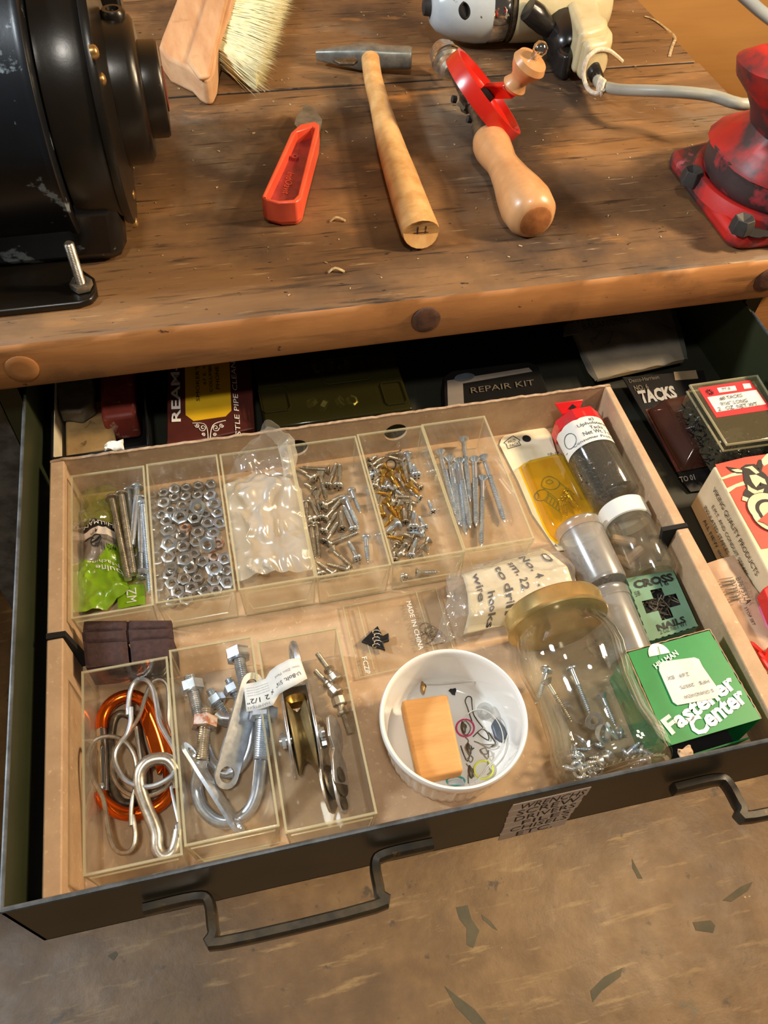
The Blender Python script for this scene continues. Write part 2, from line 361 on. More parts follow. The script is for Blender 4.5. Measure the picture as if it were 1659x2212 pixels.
# ================================================================ WORKBENCH
BF = .4807; BT = .0417
bench = thing('workbench', (.0, .8, 0), 'worn wooden workbench with a thick stained plank top above the open drawer', 'workbench')
def plank(y0, y1, x0, x1, jag, ragright=True):
    mb = MB(); n = 160; rings = []
    e_ = 1 if jag > .001 else .15
    prof = [(y0 + .002, -BT), (y0, -BT + .003), (y0, -.006 * e_), (y0 + .0025 * e_, -.0018 * e_), (y0 + .008 * e_, 0), (y0 + .06, 0), (y1 - .0008, 0), (y1, -.0008), (y1, -BT)]
    vs = []; fs = []; mi = []
    for i in range(n + 1):
        x = x0 + (x1 - x0) * i / n
        for j, (y, z) in enumerate(prof):
            d = jag * (noise.noise(Vector((x * 40, j * .3, 0))) + .7 * noise.noise(Vector((x * 140, j, 3)))) if j in (2, 3, 4) else 0
            vs.append((x, y + max(0, d) * .9, z - (max(0, d) * .6 if j in (2, 3) else 0)))
    k = len(prof)
    for i in range(n):
        for j in range(k - 1): fs.append((i * k + j, (i + 1) * k + j, (i + 1) * k + j + 1, i * k + j + 1)); mi.append(1 if j < 3 and jag > .001 else 0)
    fs.append(tuple(range(k))[::-1]); mi.append(1); fs.append(tuple(range(n * k, n * k + k))); mi.append(1)
    fs.append([i * k for i in range(n + 1)][::-1] + [i * k + k - 1 for i in range(n + 1)]); mi.append(0)
    mb.add(vs, fs); mb.m = mi; return mb
obj('plank', plank(BF, .8128, -1.0, .5500, .0022), ['bench', 'bench_front'], bench)
obj('plank', plank(.8170, 1.10, -1.0, .5475, .0006), ['bench', 'bench_front'], bench)
obj('seam_shade_fill', MB().box(-1.0, .546, .8127, .8171, -BT + .002, -.0012), 'void', bench)  # black filler standing in for the shade between the planks
for (x, y) in ((920, 691), (47, 796), (1657, 604)):
    c = PY(x, y, BF); mb = MB(); mb.M = frame(c + Vector((0, .003, 0)), (0, -1, 0), (1, 0, 0))
    mb.lathe([(.0118, 0), (.0118, .0038), (.0108, .0046), (.006, .0049), (.0002, .005)], 24)
    obj('wood_plug', mb, 'plug' if x > 800 else 'bench_front', bench)
mb = MB()
for i in range(170):
    x = random.uniform(-.05, .54); y = random.uniform(.5, 1.0)
    r = random.uniform(.0003, .0009); a = random.uniform(0, PI)
    mb.M = Matrix.Translation((x, y, .0003)) @ Matrix.Rotation(a, 4, 'Z')
    mb.box(-r * random.uniform(1, 2.4), r, -r * .6, r * .6, -.0002, r * .6)
mb.M = None
tag(obj('sawdust_crumbs', mb, 'debris'), 'pale sawdust crumbs and tiny chips scattered over the bench top', 'debris', kind='stuff')
for pts in ([(1393, 35), (1412, 42), (1440, 62), (1458, 80), (1452, 100), (1446, 122), (1452, 98), (1446, 82), (1425, 62)],):
    mb = MB().tube([P(x, y, .0008) for x, y in pts[:6]], .0016, 6, flat=.4)
    tag(obj('glue_dribble', mb, 'debris'), 'dried cream glue dribble near the right end of the rear plank', 'residue')
for q, lab in (((725, 590), 'small pale wood splinter near the front bench edge, middle'), ((728, 480), 'curled pale shaving lying between knife and hammer')):
    c = P(*q); mb = MB().tube([c + Vector((-.006, 0, .0012)), c + Vector((0, .002, .0035)), c + Vector((.007, -.001, .0012))], .0012, 6, flat=.4)
    tag(obj('wood_shaving', mb, 'debris'), lab, 'wood shaving')

# ================================================================ TOOL CABINET AND DRAWER
YF, ZR, ZB = .1207, -.055, -.1325
XL, XR = -.1500, .4610
cab = thing('tool_cabinet', (.15, .7, -.4), 'dark green metal tool cabinet under the bench with its top drawer pulled out', 'cabinet')
obj('side_panel', MB().box(XL - .022, XL - .006, .50, 1.05, FLZ, -.0445), 'green_metal', cab)
obj('side_panel', MB().box(XR + .006, XR + .022, .50, 1.05, FLZ, -.0445), 'green_metal', cab)
obj('back_panel', MB().box(XL - .006, XR + .006, 1.04, 1.05, FLZ, -.0445), 'green_metal', cab)
obj('lower_front', MB().box(XL - .006, XR + .006, .502, .512, FLZ, ZB - .008), 'green_metal', cab)
T = .0012
# the drawer tray
mb = MB()
mb.mi = 2; mb.box(XL, XR, YF, 1.02, ZB, ZB + T)
mb.mi = 1; mb.box(XL, XR, YF, YF + .0022, ZB, ZR)
mb.mi = 0; mb.box(XL, XL + .0018, YF, 1.02, ZB, ZR); mb.box(XR - .0018, XR, YF, 1.02, ZB, ZR); mb.box(XL, XR, 1.018, 1.02, ZB, ZR)
dr = obj('drawer', mb, ['green_metal', 'drawer_front', 'drawer_bottom'], cab)
mb = MB()
mb.tube([(XL + .0008, .48, ZR), (XL + .0008, YF, ZR)], .0013, 8, smooth=1)
mb.tube([(XL + .0008, YF + .0008, ZR), (XR, YF + .0008, ZR)], .0015, 8, smooth=1)
mb.tube([(XR - .0008, .48, ZR), (XR - .0008, YF, ZR)], .0013, 8, smooth=1)
obj('rolled_rim', mb, 'rim_metal', dr)
def pull(xa, xb, flip=False):
    mb = MB(); z = -.0955; y0 = YF - .0045; yo = YF - .030
    pts = [(xa - .032, y0, z), (xa - .004, y0, z), (xa + .003, y0 - .004, z - .001), (xa + .004, yo + .006, z), (xa + .008, yo, z), (xb - .008, yo, z), (xb - .004, yo + .006, z), (xb - .003, y0 - .004, z - .001), (xb + .004, y0, z), (xb + .032, y0, z)]
    # flat strip 9 mm tall, 4.5 mm thick with rounded corners
    P3 = []
    for i, p_ in enumerate(pts): P3.append(Vector(p_))
    n = len(P3); rings = []
    path, _ = catmull(P3, 1, 4, False)
    for i, q in enumerate(path):
        a = path[max(0, i - 1)]; b = path[min(len(path) - 1, i + 1)]; t = (b - a).normalized(); nn = Vector((-t.y, t.x, 0)).normalized()
        k = min(1, max(0, min(i, len(path) - 1 - i) / 9)); h = .0058; th = .0050
        ring = []
        for s_, u_ in ((-1, -.6), (-.6, -1), (.6, -1), (1, -.6), (1, .6), (.6, 1), (-.6, 1), (-1, .6)):
            ring.append(q + nn * s_ * th * .5 * 1.25 + Vector((0, 0, u_ * h)))
        rings.append(ring)
    vs = [v for r in rings for v in r]; fs = [(i * 8 + k, i * 8 + (k + 1) % 8, (i + 1) * 8 + (k + 1) % 8, (i + 1) * 8 + k) for i in range(len(rings) - 1) for k in range(8)]
    fs += [tuple(range(8))[::-1], tuple(range((len(rings) - 1) * 8, len(rings) * 8))]
    mb.add(vs, fs); return mb
obj('handle', pull(-.055, .045), 'handle', dr)
obj('handle', pull(.262, .362), 'handle', dr)
# label tapes on the front
def fpt(x, y): v = PY(x, y, YF); return v
strips = [('WRENCHS', (1108, 1738), (1277, 1699), (1266, 1716), (1097, 1755)), ('SCREW', (1100, 1752), (1262, 1714), (1254, 1729), (1094, 1768)),
          ('DRIVERS', (1094, 1766), (1256, 1727), (1246, 1742), (1090, 1780)), ('FILES', (1090, 1778), (1243, 1742), (1236, 1754), (1087, 1790)),
          ('CHISELS', (1087, 1789), (1234, 1753), (1228, 1766), (1080, 1802)), ('ETC.', (1080, 1801), (1226, 1766), (1218, 1779), (1076, 1814))]
for i, (s_, a, b, c, d) in enumerate(strips):
    A, B, C_, D_ = [fpt(*q) for q in (a, b, c, d)]; n = Vector((0, -.0004 - .00005 * i, 0))
    mb = MB().hexa([D_ + n, C_ + n, B + n, A + n], [D_, C_, B, A]); lb = obj('label_strip', mb, 'tape', dr)
    tag(lb, 'handwritten paper strip reading ' + s_)
    n = Vector((0, -.0006 - .00005 * i, 0)); k = .12 if i not in (3, 5) else .25
    L = lambda p, q, t: p + (q - p) * t
    O = L(L(D_, C_, k), L(A, B, k), .16); U = L(L(D_, C_, .95 if i < 5 else .8), L(A, B, .95 if i < 5 else .8), .16); V = L(L(D_, C_, k), L(A, B, k), .84)
    # third level is used by the strip itself, so the words are joined into it
    cu = D.curves.new('t', 'FONT'); cu.body = s_; cu.offset = -.004; cu.resolution_u = 2; t = D.objects.new('t', cu); me = D.meshes.new_from_object(t); D.objects.remove(t)
    xs = [v.co.x for v in me.vertices]; ys = [v.co.y for v in me.vertices]; x0, x1, y0, y1 = min(xs), max(xs), min(ys), max(ys)
    mb.mi = 1; mb.add([O + (U - O) * ((v.co.x - x0) / (x1 - x0)) + (V - O) * ((v.co.y - y0) / (y1 - y0)) + n for v in me.vertices], [tuple(p_.vertices) for p_ in me.polygons])
    nm = mb.mesh('label_strip', worldloc(dr), 0); nm.materials.append(M['tape']); nm.materials.append(M['ink']); lb.data = nm
# parcel things standing left of cabinet: grey steel leg
obj('leg_post', MB().box(-.26, -.178, .515, .56, FLZ, -.0445), 'rim_metal', bench)
obj('leg_post', MB().box(.492, .545, .53, .60, FLZ, -.0445), 'bench_front', bench)

# ================================================================ CARDBOARD TRAY
TZ, TF = -.085, -.1290          # rim, floor top
ty0, ty1 = .1270, .4440
tray = thing('cardboard_tray', (.09, .28, ZB + T), 'shallow brown cardboard tray with double side walls standing in the open drawer', 'tray')
obj('tray_floor', MB().box(-.138, .320, ty0, ty1 + .002, ZB + T + .0002, TF), 'kraft', tray)
def sidewall(xo, xi0, xi1, xb, y0, y1):    # outer x, crease x at y0 / y1, base x
    mb = MB(); mb.hexa([(xo, y0, TZ), (xi0, y0, TZ), (xi1, y1, TZ), (xo, y1, TZ)], [(xo, y0, TF), (xb, y0, TF), (xb, y1, TF), (xo, y1, TF)])
    return mb
gl_, gr_ = .2960, .2960
for (a, b) in ((ty0, .290), (.2945, ty1)): obj('side_wall', sidewall(-.1385, -.1280, -.1280, -.1262, a, b), 'kraft', tray, bevel=.001)
for (a, b) in ((ty0, .2925), (.2965, ty1)):
    cx = lambda y: .3065 + (.3150 - .3065) * (y - .127) / .317
    mb = MB(); mb.hexa([(cx(a), a, TZ), (.3205, a, TZ), (.3205, b, TZ), (cx(b), b, TZ)], [(.3125, a, TF), (.3205, a, TF), (.3205, b, TF), (.3125, b, TF)])
    obj('side_wall', mb, 'kraft', tray, bevel=.001)
# black filler that paints the shade inside the wall slots
obj('slot_shade_fill', MB().hexa([(-.1385, .2902, TZ + .001), (-.1265, .2902, TZ + .0005), (-.1265, .2943, TZ + .0005), (-.1385, .2943, TZ + .001)], [(-.1385, .2902, TF), (-.120, .2902, TF), (-.120, .2943, TF), (-.1385, .2943, TF)]), 'void', tray)
obj('slot_shade_fill', MB().hexa([(.300, .2927, TZ + .0005), (.3205, .2927, TZ + .001), (.3205, .2963, TZ + .001), (.300, .2963, TZ + .0005)], [(.3105, .2927, TF), (.3205, .2927, TF), (.3205, .2963, TF), (.3105, .2963, TF)]), 'void', tray)
# back wall with two round holes
hA = PY(640, 968, ty1); hB = PY(855, 934, ty1); hr = .0098
mb = MB(); th = .0024
def plate(xa, xb, za, zb):
    for (yy, flip) in ((ty1, 0), (ty1 + th, 1)):
        q = [(xa, yy, za), (xb, yy, za), (xb, yy, zb), (xa, yy, zb)]; mb.add(q, [(0, 1, 2, 3) if not flip else (3, 2, 1, 0)])
def holed(c, xa, xb, za, zb):
    seg = 24; rim = []; sq = []
    for k in range(seg):
        a = 2 * PI * k / seg; dx, dz = math.cos(a), math.sin(a); rim.append((c.x + hr * dx, c.z + hr * dz))
        t = min((xb - c.x) / dx if dx > 1e-6 else (xa - c.x) / dx if dx < -1e-6 else 9, (zb - c.z) / dz if dz > 1e-6 else (za - c.z) / dz if dz < -1e-6 else 9)
        sq.append((c.x + dx * t, c.z + dz * t))
    for yy in (ty1, ty1 + th):
        mb.add([(x, yy, z) for x, z in rim] + [(x, yy, z) for x, z in sq], [(k, (k + 1) % seg, (k + 1) % seg + seg, k + seg) for k in range(seg)])
    for (x, z) in ((xa, za), (xb, za), (xb, zb), (xa, zb)):
        best = sorted(range(seg), key=lambda k: (sq[k][0] - x) ** 2 + (sq[k][1] - z) ** 2)[:2]
        for yy in (ty1, ty1 + th): mb.add([(x, yy, z)] + [(sq[k][0], yy, sq[k][1]) for k in best], [(0, 1, 2)])
    mb.add([(x, ty1, z) for x, z in rim] + [(x, ty1 + th, z) for x, z in rim], [(k, (k + 1) % seg, (k + 1) % seg + seg, k + seg) for k in range(seg)])
wz1 = TZ - .0005
xs_ = [-.1385, hA.x - .016, hA.x + .016, hB.x - .016, hB.x + .016, .3205]
plate(xs_[0], xs_[1], TF, wz1); holed(hA, xs_[1], xs_[2], TF, wz1); plate(xs_[2], xs_[3], TF, wz1); holed(hB, xs_[3], xs_[4], TF, wz1); plate(xs_[4], xs_[5], TF, wz1)
obj('back_wall', mb, 'kraft', tray, sm=0)
# ragged torn edge of the back wall
mb = MB(); n = 150; vs = []; fs = []
for i in range(n + 1):
    x = -.1385 + .459 * i / n; h = .0012 * noise.noise(Vector((x * 90, 0, 0))) + .0008 * noise.noise(Vector((x * 300, 1, 0)))
    for (y, z) in ((ty1 - .0002, wz1 - .0002), (ty1 - .0002, wz1 + .0008 + h), (ty1 + th, wz1 + .0006 + h), (ty1 + th, wz1 - .0002)): vs.append((x, y, z))
for i in range(n):
    for j in range(3): fs.append((i * 4 + j, i * 4 + j + 1, i * 4 + j + 5, i * 4 + j + 4))
mb.add(vs, fs); obj('torn_edge', mb, 'kraft_edge', tray)
obj('front_wall', MB().box(-.1385, .3205, ty0 - .0024, ty0, TF - .001, -.0660 - .006), 'kraft', tray)
# curled torn paper scraps on the rim
def scrap(c, s, seed, mat, nm, lab):
    mb = MB(); mb.sheet(6, 5, lambda u, v: c + Vector(((u - .5) * s, (v - .5) * s * .6 + .3 * s * fr((u, v, 0), 2.3, seed), s * .45 * abs(fr((u, v, 1), 2.7, seed)) + .0015 * v)))
    o = obj(nm, mb, mat); o.modifiers.new('s', 'SOLIDIFY').thickness = .0004; tag(o, lab, 'paper scrap')
scrap(PY(248, 962, ty1) + Vector((0, -.003, .0005)), .014, 3, 'paper_white', 'paper_scrap', 'crumpled white paper scrap stuck on the back rim of the cardboard tray')
scrap(Vector((.1985 + .036, .1285, -.070)), .009, 5, 'kraft', 'paper_scrap', 'torn brown cardboard scrap at the drawer front below the green box')

# ================================================================ CLEAR BINS
BZ, BH = TF + .0002, .0386
def make_bin(parent):
    w, l, t = .0545, .1265, .0014; mb = MB()
    inset = .0016
    def ring(dz, ins, th): return [(-w / 2 + ins + th, -l / 2 + ins + th, dz), (w / 2 - ins - th, -l / 2 + ins + th, dz), (w / 2 - ins - th, l / 2 - ins - th, dz), (-w / 2 + ins + th, l / 2 - ins - th, dz)]
    o0, o1, i1, i0 = ring(0, inset, 0), ring(BH - .0012, 0, 0), ring(BH - .0012, 0, t), ring(t, inset, t)
    vs = o0 + o1 + i1 + i0; fs = [(3, 2, 1, 0), (12, 13, 14, 15)]
    for a, b in ((0, 4), (8, 12)):
        for k in range(4): fs.append((a + k, a + (k + 1) % 4, b + (k + 1) % 4, b + k))
    mb.add(vs, fs)
    body = obj('tub', mb, 'clear', parent, sm=0, local=True)
    mb = MB(); e = .0011
    q = [(-w / 2, -l / 2), (w / 2, -l / 2), (w / 2, l / 2), (-w / 2, l / 2)]
    a = [(x, y, BH - .0014) for x, y in q]; b = [(x, y, BH) for x, y in q]; s_ = 1 - 2 * t / w; s2 = 1 - 2 * t / l
    c = [(x * s_, y * s2, BH) for x, y in q]; d = [(x * s_, y * s2, BH - .0014) for x, y in q]
    fs = []
    for A, B in ((0, 4), (4, 8), (8, 12), (12, 0)):
        for k in range(4): fs.append((A + k, A + (k + 1) % 4, B + (k + 1) % 4, B + k))
    mb.add(a + b + c + d, fs)
    for sx in (-1, 1):
        for sy in (-1, 1): mb.tube([(sx * (w / 2 - .0022), sy * (l / 2 - .0022), .001), (sx * (w / 2 - .0007), sy * (l / 2 - .0007), BH)], .0006, 5, smooth=1)
    obj('rim', mb, 'clear_edge', parent, sm=0, local=True)
    mb = MB(); y = -l / 2 - .0006
    pts = [(-w / 2 + .003, y, BH - .004), (w / 2 - .003, y, BH - .004), (w / 2 - .008, y - .004, BH - .020), (-w / 2 + .008, y - .004, BH - .020)]
    mb.tube(pts, .0006, 5, closed=True, smooth=1)
    mb.tube([(-w / 2 + .002, y + .002, .0008), (w / 2 - .002, y + .002, .0008)], .0006, 5, smooth=1)
    obj('pull_lip', mb, 'clear_edge', parent, local=True, sm=0)
bins = [(-.0973, .3692, 0, 'holding the lime green bag and long bolts, back left corner'), (-.0414, .3702, 0, 'full of zinc hex nuts, back row'),
        (.0147, .3698, 0, 'holding crumpled milky plastic bags, back row'), (.0692, .3694, 0, 'holding loose pan-head and wood screws, back row'),
        (.1246, .3706, 0, 'holding mixed brass and zinc screws, back row'), (.1787, .3716, .0, 'holding long flat-head screws, right end of back row'),
        (-.0908, .2024, 0, 'holding carabiners and wire clips, front left'), (-.0352, .2066, 0, 'holding U-bolts with nuts, front row'), (.0218, .2018, 0, 'holding small pulleys and thumb screws, front row')]
proto = None; BINS = []
for i, (x, y, r, s_) in enumerate(bins):
    if proto is None:
        proto = thing('parts_bin', (x, y, BZ), '', 'bin', 'clear plastic bins in the cardboard tray'); make_bin(proto); b = proto
    else: b = copytree(proto)
    b.location = (x, y, BZ); b['label'] = 'clear plastic parts bin ' + s_; BINS.append(b)
FZ = BZ + .0016                            # floor inside a bin

# ================================================================ FASTENERS
CN = crop(320, 960, .1718); CS = crop(630, 980, .1311); CB = crop(770, 960, .1491); CM = crop(150, 1000, .1628)
def nut_mesh(R, h, name='hex_nut'):
    mb = MB(); rh = R * .48; c = R * .12
    prof = [(R * .80, 0), (R, c * .5), (R, h - c * .5), (R * .80, h), (rh * 1.15, h), (rh, h - c * .6), (rh, c * .6), (rh * 1.15, 0)]
    seg = 24; vs = []; fs = []
    for r, z in prof:
        for k in range(seg):
            a = 2 * PI * k / seg; hexr = math.cos(PI / 6) / math.cos(((a + PI / 6) % (PI / 3)) - PI / 6) if False else math.cos(PI / 6) / math.cos((a % (PI / 3)) - PI / 6)
            q = r * (hexr if r >= R * .99 else (min(1, hexr * 1.02) if r > R * .7 else 1)); vs.append((q * math.cos(a), q * math.sin(a), z - h / 2))
    n = len(prof)
    for i in range(n):
        j = (i + 1) % n
        for k in range(seg): k2 = (k + 1) % seg; fs.append((i * seg + k, i * seg + k2, j * seg + k2, j * seg + k))
    mb.add(vs, fs); return mb
nuts = [(195, 605, 75), (335, 555, 70), (478, 540, 68), (628, 515, 75), (785, 495, 75), (200, 725, 80), (332, 660, 70), (478, 645, 70), (626, 635, 75), (785, 630, 80), (430, 770, 80), (838, 740, 78),
        (275, 830, 85), (172, 880, 60), (405, 905, 105), (585, 925, 85), (715, 875, 70), (880, 855, 85), (540, 850, 55), (235, 960, 80), (745, 985, 80), (895, 985, 85), (255, 1085, 105),
        (430, 1150, 92), (620, 1100, 90), (825, 1110, 90), (265, 1245, 105), (440, 1280, 90), (595, 1225, 75), (255, 1410, 90), (580, 1370, 65), (465, 1440, 98), (680, 1465, 80), (825, 1405, 70), (960, 1435, 80),
        (270, 1630, 78), (530, 1555, 85), (830, 1550, 108), (990, 1580, 68), (300, 1740, 95), (450, 1690, 82), (620, 1680, 75), (825, 1700, 88), (995, 1730, 85), (375, 1845, 88), (550, 1800, 85), (710, 1830, 88), (850, 1830, 55), (290, 1965, 72), (475, 1935, 80),
        (615, 765, 105), (745, 1235, 100), (285, 1545, 88), (460, 1045, 75), (880, 1240, 58)]
ncache = {}; NUTS = []
for i, (x, y, r) in enumerate(nuts):
    R = r * .1718 * .40 / 1000 * .97; kind = 'big' if r > 97 else 'small' if r < 76 else 'mid'
    R = {'big': .0066, 'mid': .0054, 'small': .0047}[kind]; h = R * .85
    tilt = i in (50, 51, 52); rusty = i in (53, 54, 33)
    key = (kind, rusty)
    if key not in ncache:
        o = obj('hex_nut', nut_mesh(R, h), 'rust' if rusty else 'zinc_bright' if kind == 'big' else 'zinc', sm=30); ncache[key] = o
    else: o = ncache[key].copy(); COL.objects.link(o)
    lift = .0028 if (kind == 'big' or i in (15, 31, 12, 53)) else random.uniform(0, .0006)
    z = FZ + h / 2 + lift + (R * .6 if tilt else 0)
    o.location = P(*CN(x, y), z + h * .3); o.location.z = z
    o.rotation_euler = ((random.uniform(-.16, .16), random.uniform(-.16, .16), random.uniform(0, PI / 3)) if not tilt else
                        ((1.05, .1, .2) if i == 50 else (.75, -.55, .3) if i == 51 else (1.15, 0, .1)))
    if i not in (50, 51, 52): NUTS.append((o, x, y, {'big': 'large zinc', 'mid': 'medium zinc', 'small': 'small zinc'}[kind] if not rusty else 'rust-stained small'))
    if rusty: tag(o, 'small rust-stained hex nut lying among the bright nuts in the bin', 'nut', 'rusty nuts')
    elif i == 50: tag(o, 'largest hex nut standing tilted on edge near the back of the nut pile', 'nut', 'hex nuts in the bin')
    elif i == 51: tag(o, 'large bright hex nut tilted up on others at the right of the pile', 'nut', 'hex nuts in the bin')
    elif i == 52: tag(o, 'hex nut tipped on edge at the lower left of the nut pile', 'nut', 'hex nuts in the bin')
    elif kind == 'big': tag(o, 'large zinc hex nut on top of the pile in the nut bin', 'nut', 'large hex nuts in the bin')
    elif kind == 'small': tag(o, 'small thin zinc hex nut lying flat in the nut bin', 'nut', 'small hex nuts in the bin')
    else: tag(o, 'medium zinc hex nut lying in the nut bin', 'nut', 'medium hex nuts in the bin')
ORD = ['first', 'second', 'third', 'fourth', 'fifth', 'sixth', 'seventh', 'eighth', 'ninth', 'tenth', 'eleventh', 'twelfth', 'thirteenth', 'fourteenth']
def rowlabels(items, rowh, fmt):
    """items: (object, px, py, word); names each by its row from the back and its place from the left"""
    items = sorted(items, key=lambda t: t[2] + .25 * 0 * t[1]); rows = []
    for t in items:
        if rows and t[2] - rows[-1][0][2] < rowh: rows[-1].append(t)
        else: rows.append([t])
    for r_, row in enumerate(rows):
        row.sort(key=lambda t: t[1])
        for k, t in enumerate(row): t[0]['label'] = fmt % (t[3], ORD[min(r_, 13)], ORD[min(k, 13)])
rowlabels(NUTS, 100, '%s hex nut in nut bin, %s row from back, %s from left')
# screws: local origin at the head's bearing face, +Z towards the tip
def screw_mb(L, r, head, hr_, shank=.35, pitch=.0013, pointed=True, segs=10, slot='cross'):
    mb = MB(); prof = []; z = 0; Ls = L * shank
    prof.append((r * .92, 0)); prof.append((r * .92, Ls)); z = Ls; end = L - (r * 2.5 if pointed else 0)
    while z < end:
        prof.append((r * .72, z)); prof.append((r * 1.08, z + pitch * .5)); z += pitch
    if pointed:
        k = 0
        while z < L - pitch: f_ = (L - z) / (r * 2.5); prof.append((r * .7 * f_, z)); prof.append((r * 1.02 * f_, z + pitch * .5)); z += pitch
        prof.append((r * .06, L))
    else: prof += [(r * .8, L), (r * .05, L)]
    mb.lathe(prof, segs)
    hd = MB()
    if head == 'pan':
        hh = hr_ * .62; hd.lathe([(r * .5, .0001), (hr_ * .96, 0), (hr_, -hh * .25), (hr_ * .9, -hh * .62), (hr_ * .55, -hh * .93), (.0001, -hh)], 16); zt = -hh * .94
    else:
        hd.lathe([(r * .9, hr_ * .75), (hr_ * .96, .0002), (hr_, 0), (hr_ * .97, -.0002), (.0001, -.0003)], 16); zt = -.0003
    hd.mi = 1; a = hr_ * .62; t = hr_ * .11
    hd.box(-a, a, -t, t, zt - .00008, zt + .0003)
    if slot == 'cross': hd.box(-t, t, -a, a, zt - .00008, zt + .0003)
    return mb, hd
scache = {}
def place_screw(h, t, head, mat, r, hr_, group, label, zh, zt, pointed=True, shank=.35, pitch=.0013, slot='cross', parts=False, name='screw'):
    A = P(h[0], h[1], zh); B = P(t[0], t[1], zt); L = (B - A).length; L = max(.006, round(L * 500) / 500)
    key = (L, head, mat, r, pointed, parts)
    if key not in scache:
        s_, hd = screw_mb(L, r, head, hr_, shank, pitch, pointed, slot=slot)
        if parts:
            o = D.objects.new(name, None); COL.objects.link(o); o.empty_display_size = .01
            obj('shank', s_, [mat], o, local=True, sm=50); obj('head', hd, [mat, 'void'], o, local=True, sm=50)
        else:
            k = len(s_.v); s_.v += hd.v; s_.f += [[i + k for i in q] for q in hd.f]; s_.m += hd.m
            o = obj(name, s_, [mat, 'void'], local=True, sm=50)
        scache[key] = o
    else: o = copytree(scache[key])
    o.location = A; o.rotation_mode = 'QUATERNION'; o.rotation_quaternion = aim(A, B) @ Quaternion((0, 0, 1), random.uniform(0, 3))
    return tag(o, label, 'screw', group)
# bin 4: loose wood and pan screws
b4 = [(615, 265, 110, 230, 'f', 0), (350, 405, 80, 250, 'P', 0), (605, 510, 745, 150, 'p', 0), (765, 525, 805, 150, 'P', 0), (470, 330, 570, 770, 'f', 0), (390, 620, 190, 480, 'f', 0), (400, 650, 470, 980, 'f', 0),
      (455, 1050, 270, 700, 'p', 0), (235, 815, 260, 1070, 'p', 0), (990, 620, 1130, 965, 'p', 1), (545, 850, 860, 690, 'P', 0), (553, 1050, 860, 715, 'p', 0), (540, 1265, 760, 940, 'p', 0), (835, 1240, 800, 910, 'f', 0),
      (1010, 1230, 850, 850, 'p', 1), (910, 770, 1095, 1220, 'P', 1), (545, 1460, 770, 1120, 'f', 0), (640, 1480, 1130, 1290, 'p', 0), (345, 1095, 240, 1010, 'P', 0), (405, 1180, 455, 1700, 'p', 0), (325, 1225, 392, 1740, 'p', 0),
      (660, 1570, 1030, 1900, 'f', 0), (1075, 1710, 920, 1420, 'p', 1), (1225, 1390, 1255, 1780, 'p', 1), (920, 1900, 570, 1820, 'p', 0), (690, 1970, 385, 1770, 'p', 0), (480, 1980, 410, 1880, 'p', 0)]
LB = []
for i, (a, b, c, d, k, br) in enumerate(b4):
    mat = 'zinc_bright' if br else 'steel'
    r, hr_ = (.0021, .0052) if k == 'P' else (.0018, .0040) if k == 'p' else (.0019, .0042)
    zz = FZ + hr_ * .95 + .0012 * (i % 3 == 2)
    hn = 'flat' if k == 'f' else 'pan'
    lab = {('p', 1): 'bright zinc pan-head screw lying in the middle screw bin', ('P', 1): 'bright zinc screw with a wide pan head in the middle screw bin'}.get((k, br),
          {'f': 'dull nickel flat-head wood screw lying in the middle screw bin', 'p': 'dull nickel pan-head screw lying in the middle screw bin', 'P': 'dull nickel screw with wide rounded head in the middle screw bin'}[k])
    o = place_screw(CS(a, b), CS(c, d), hn, mat, r, hr_, lab.split(' lying')[0].split(' in the')[0] + 's', lab, zz, FZ + r + .0006 + .0012 * (i % 3 == 2)); LB.append((o, a, b, ('bright zinc ' if br else 'dull nickel ') + {'f': 'flat-head', 'p': 'pan-head', 'P': 'wide-head'}[k]))
rowlabels(LB, 170, '%s screw, loose-screw bin, %s row from back, %s from left'); LB = []
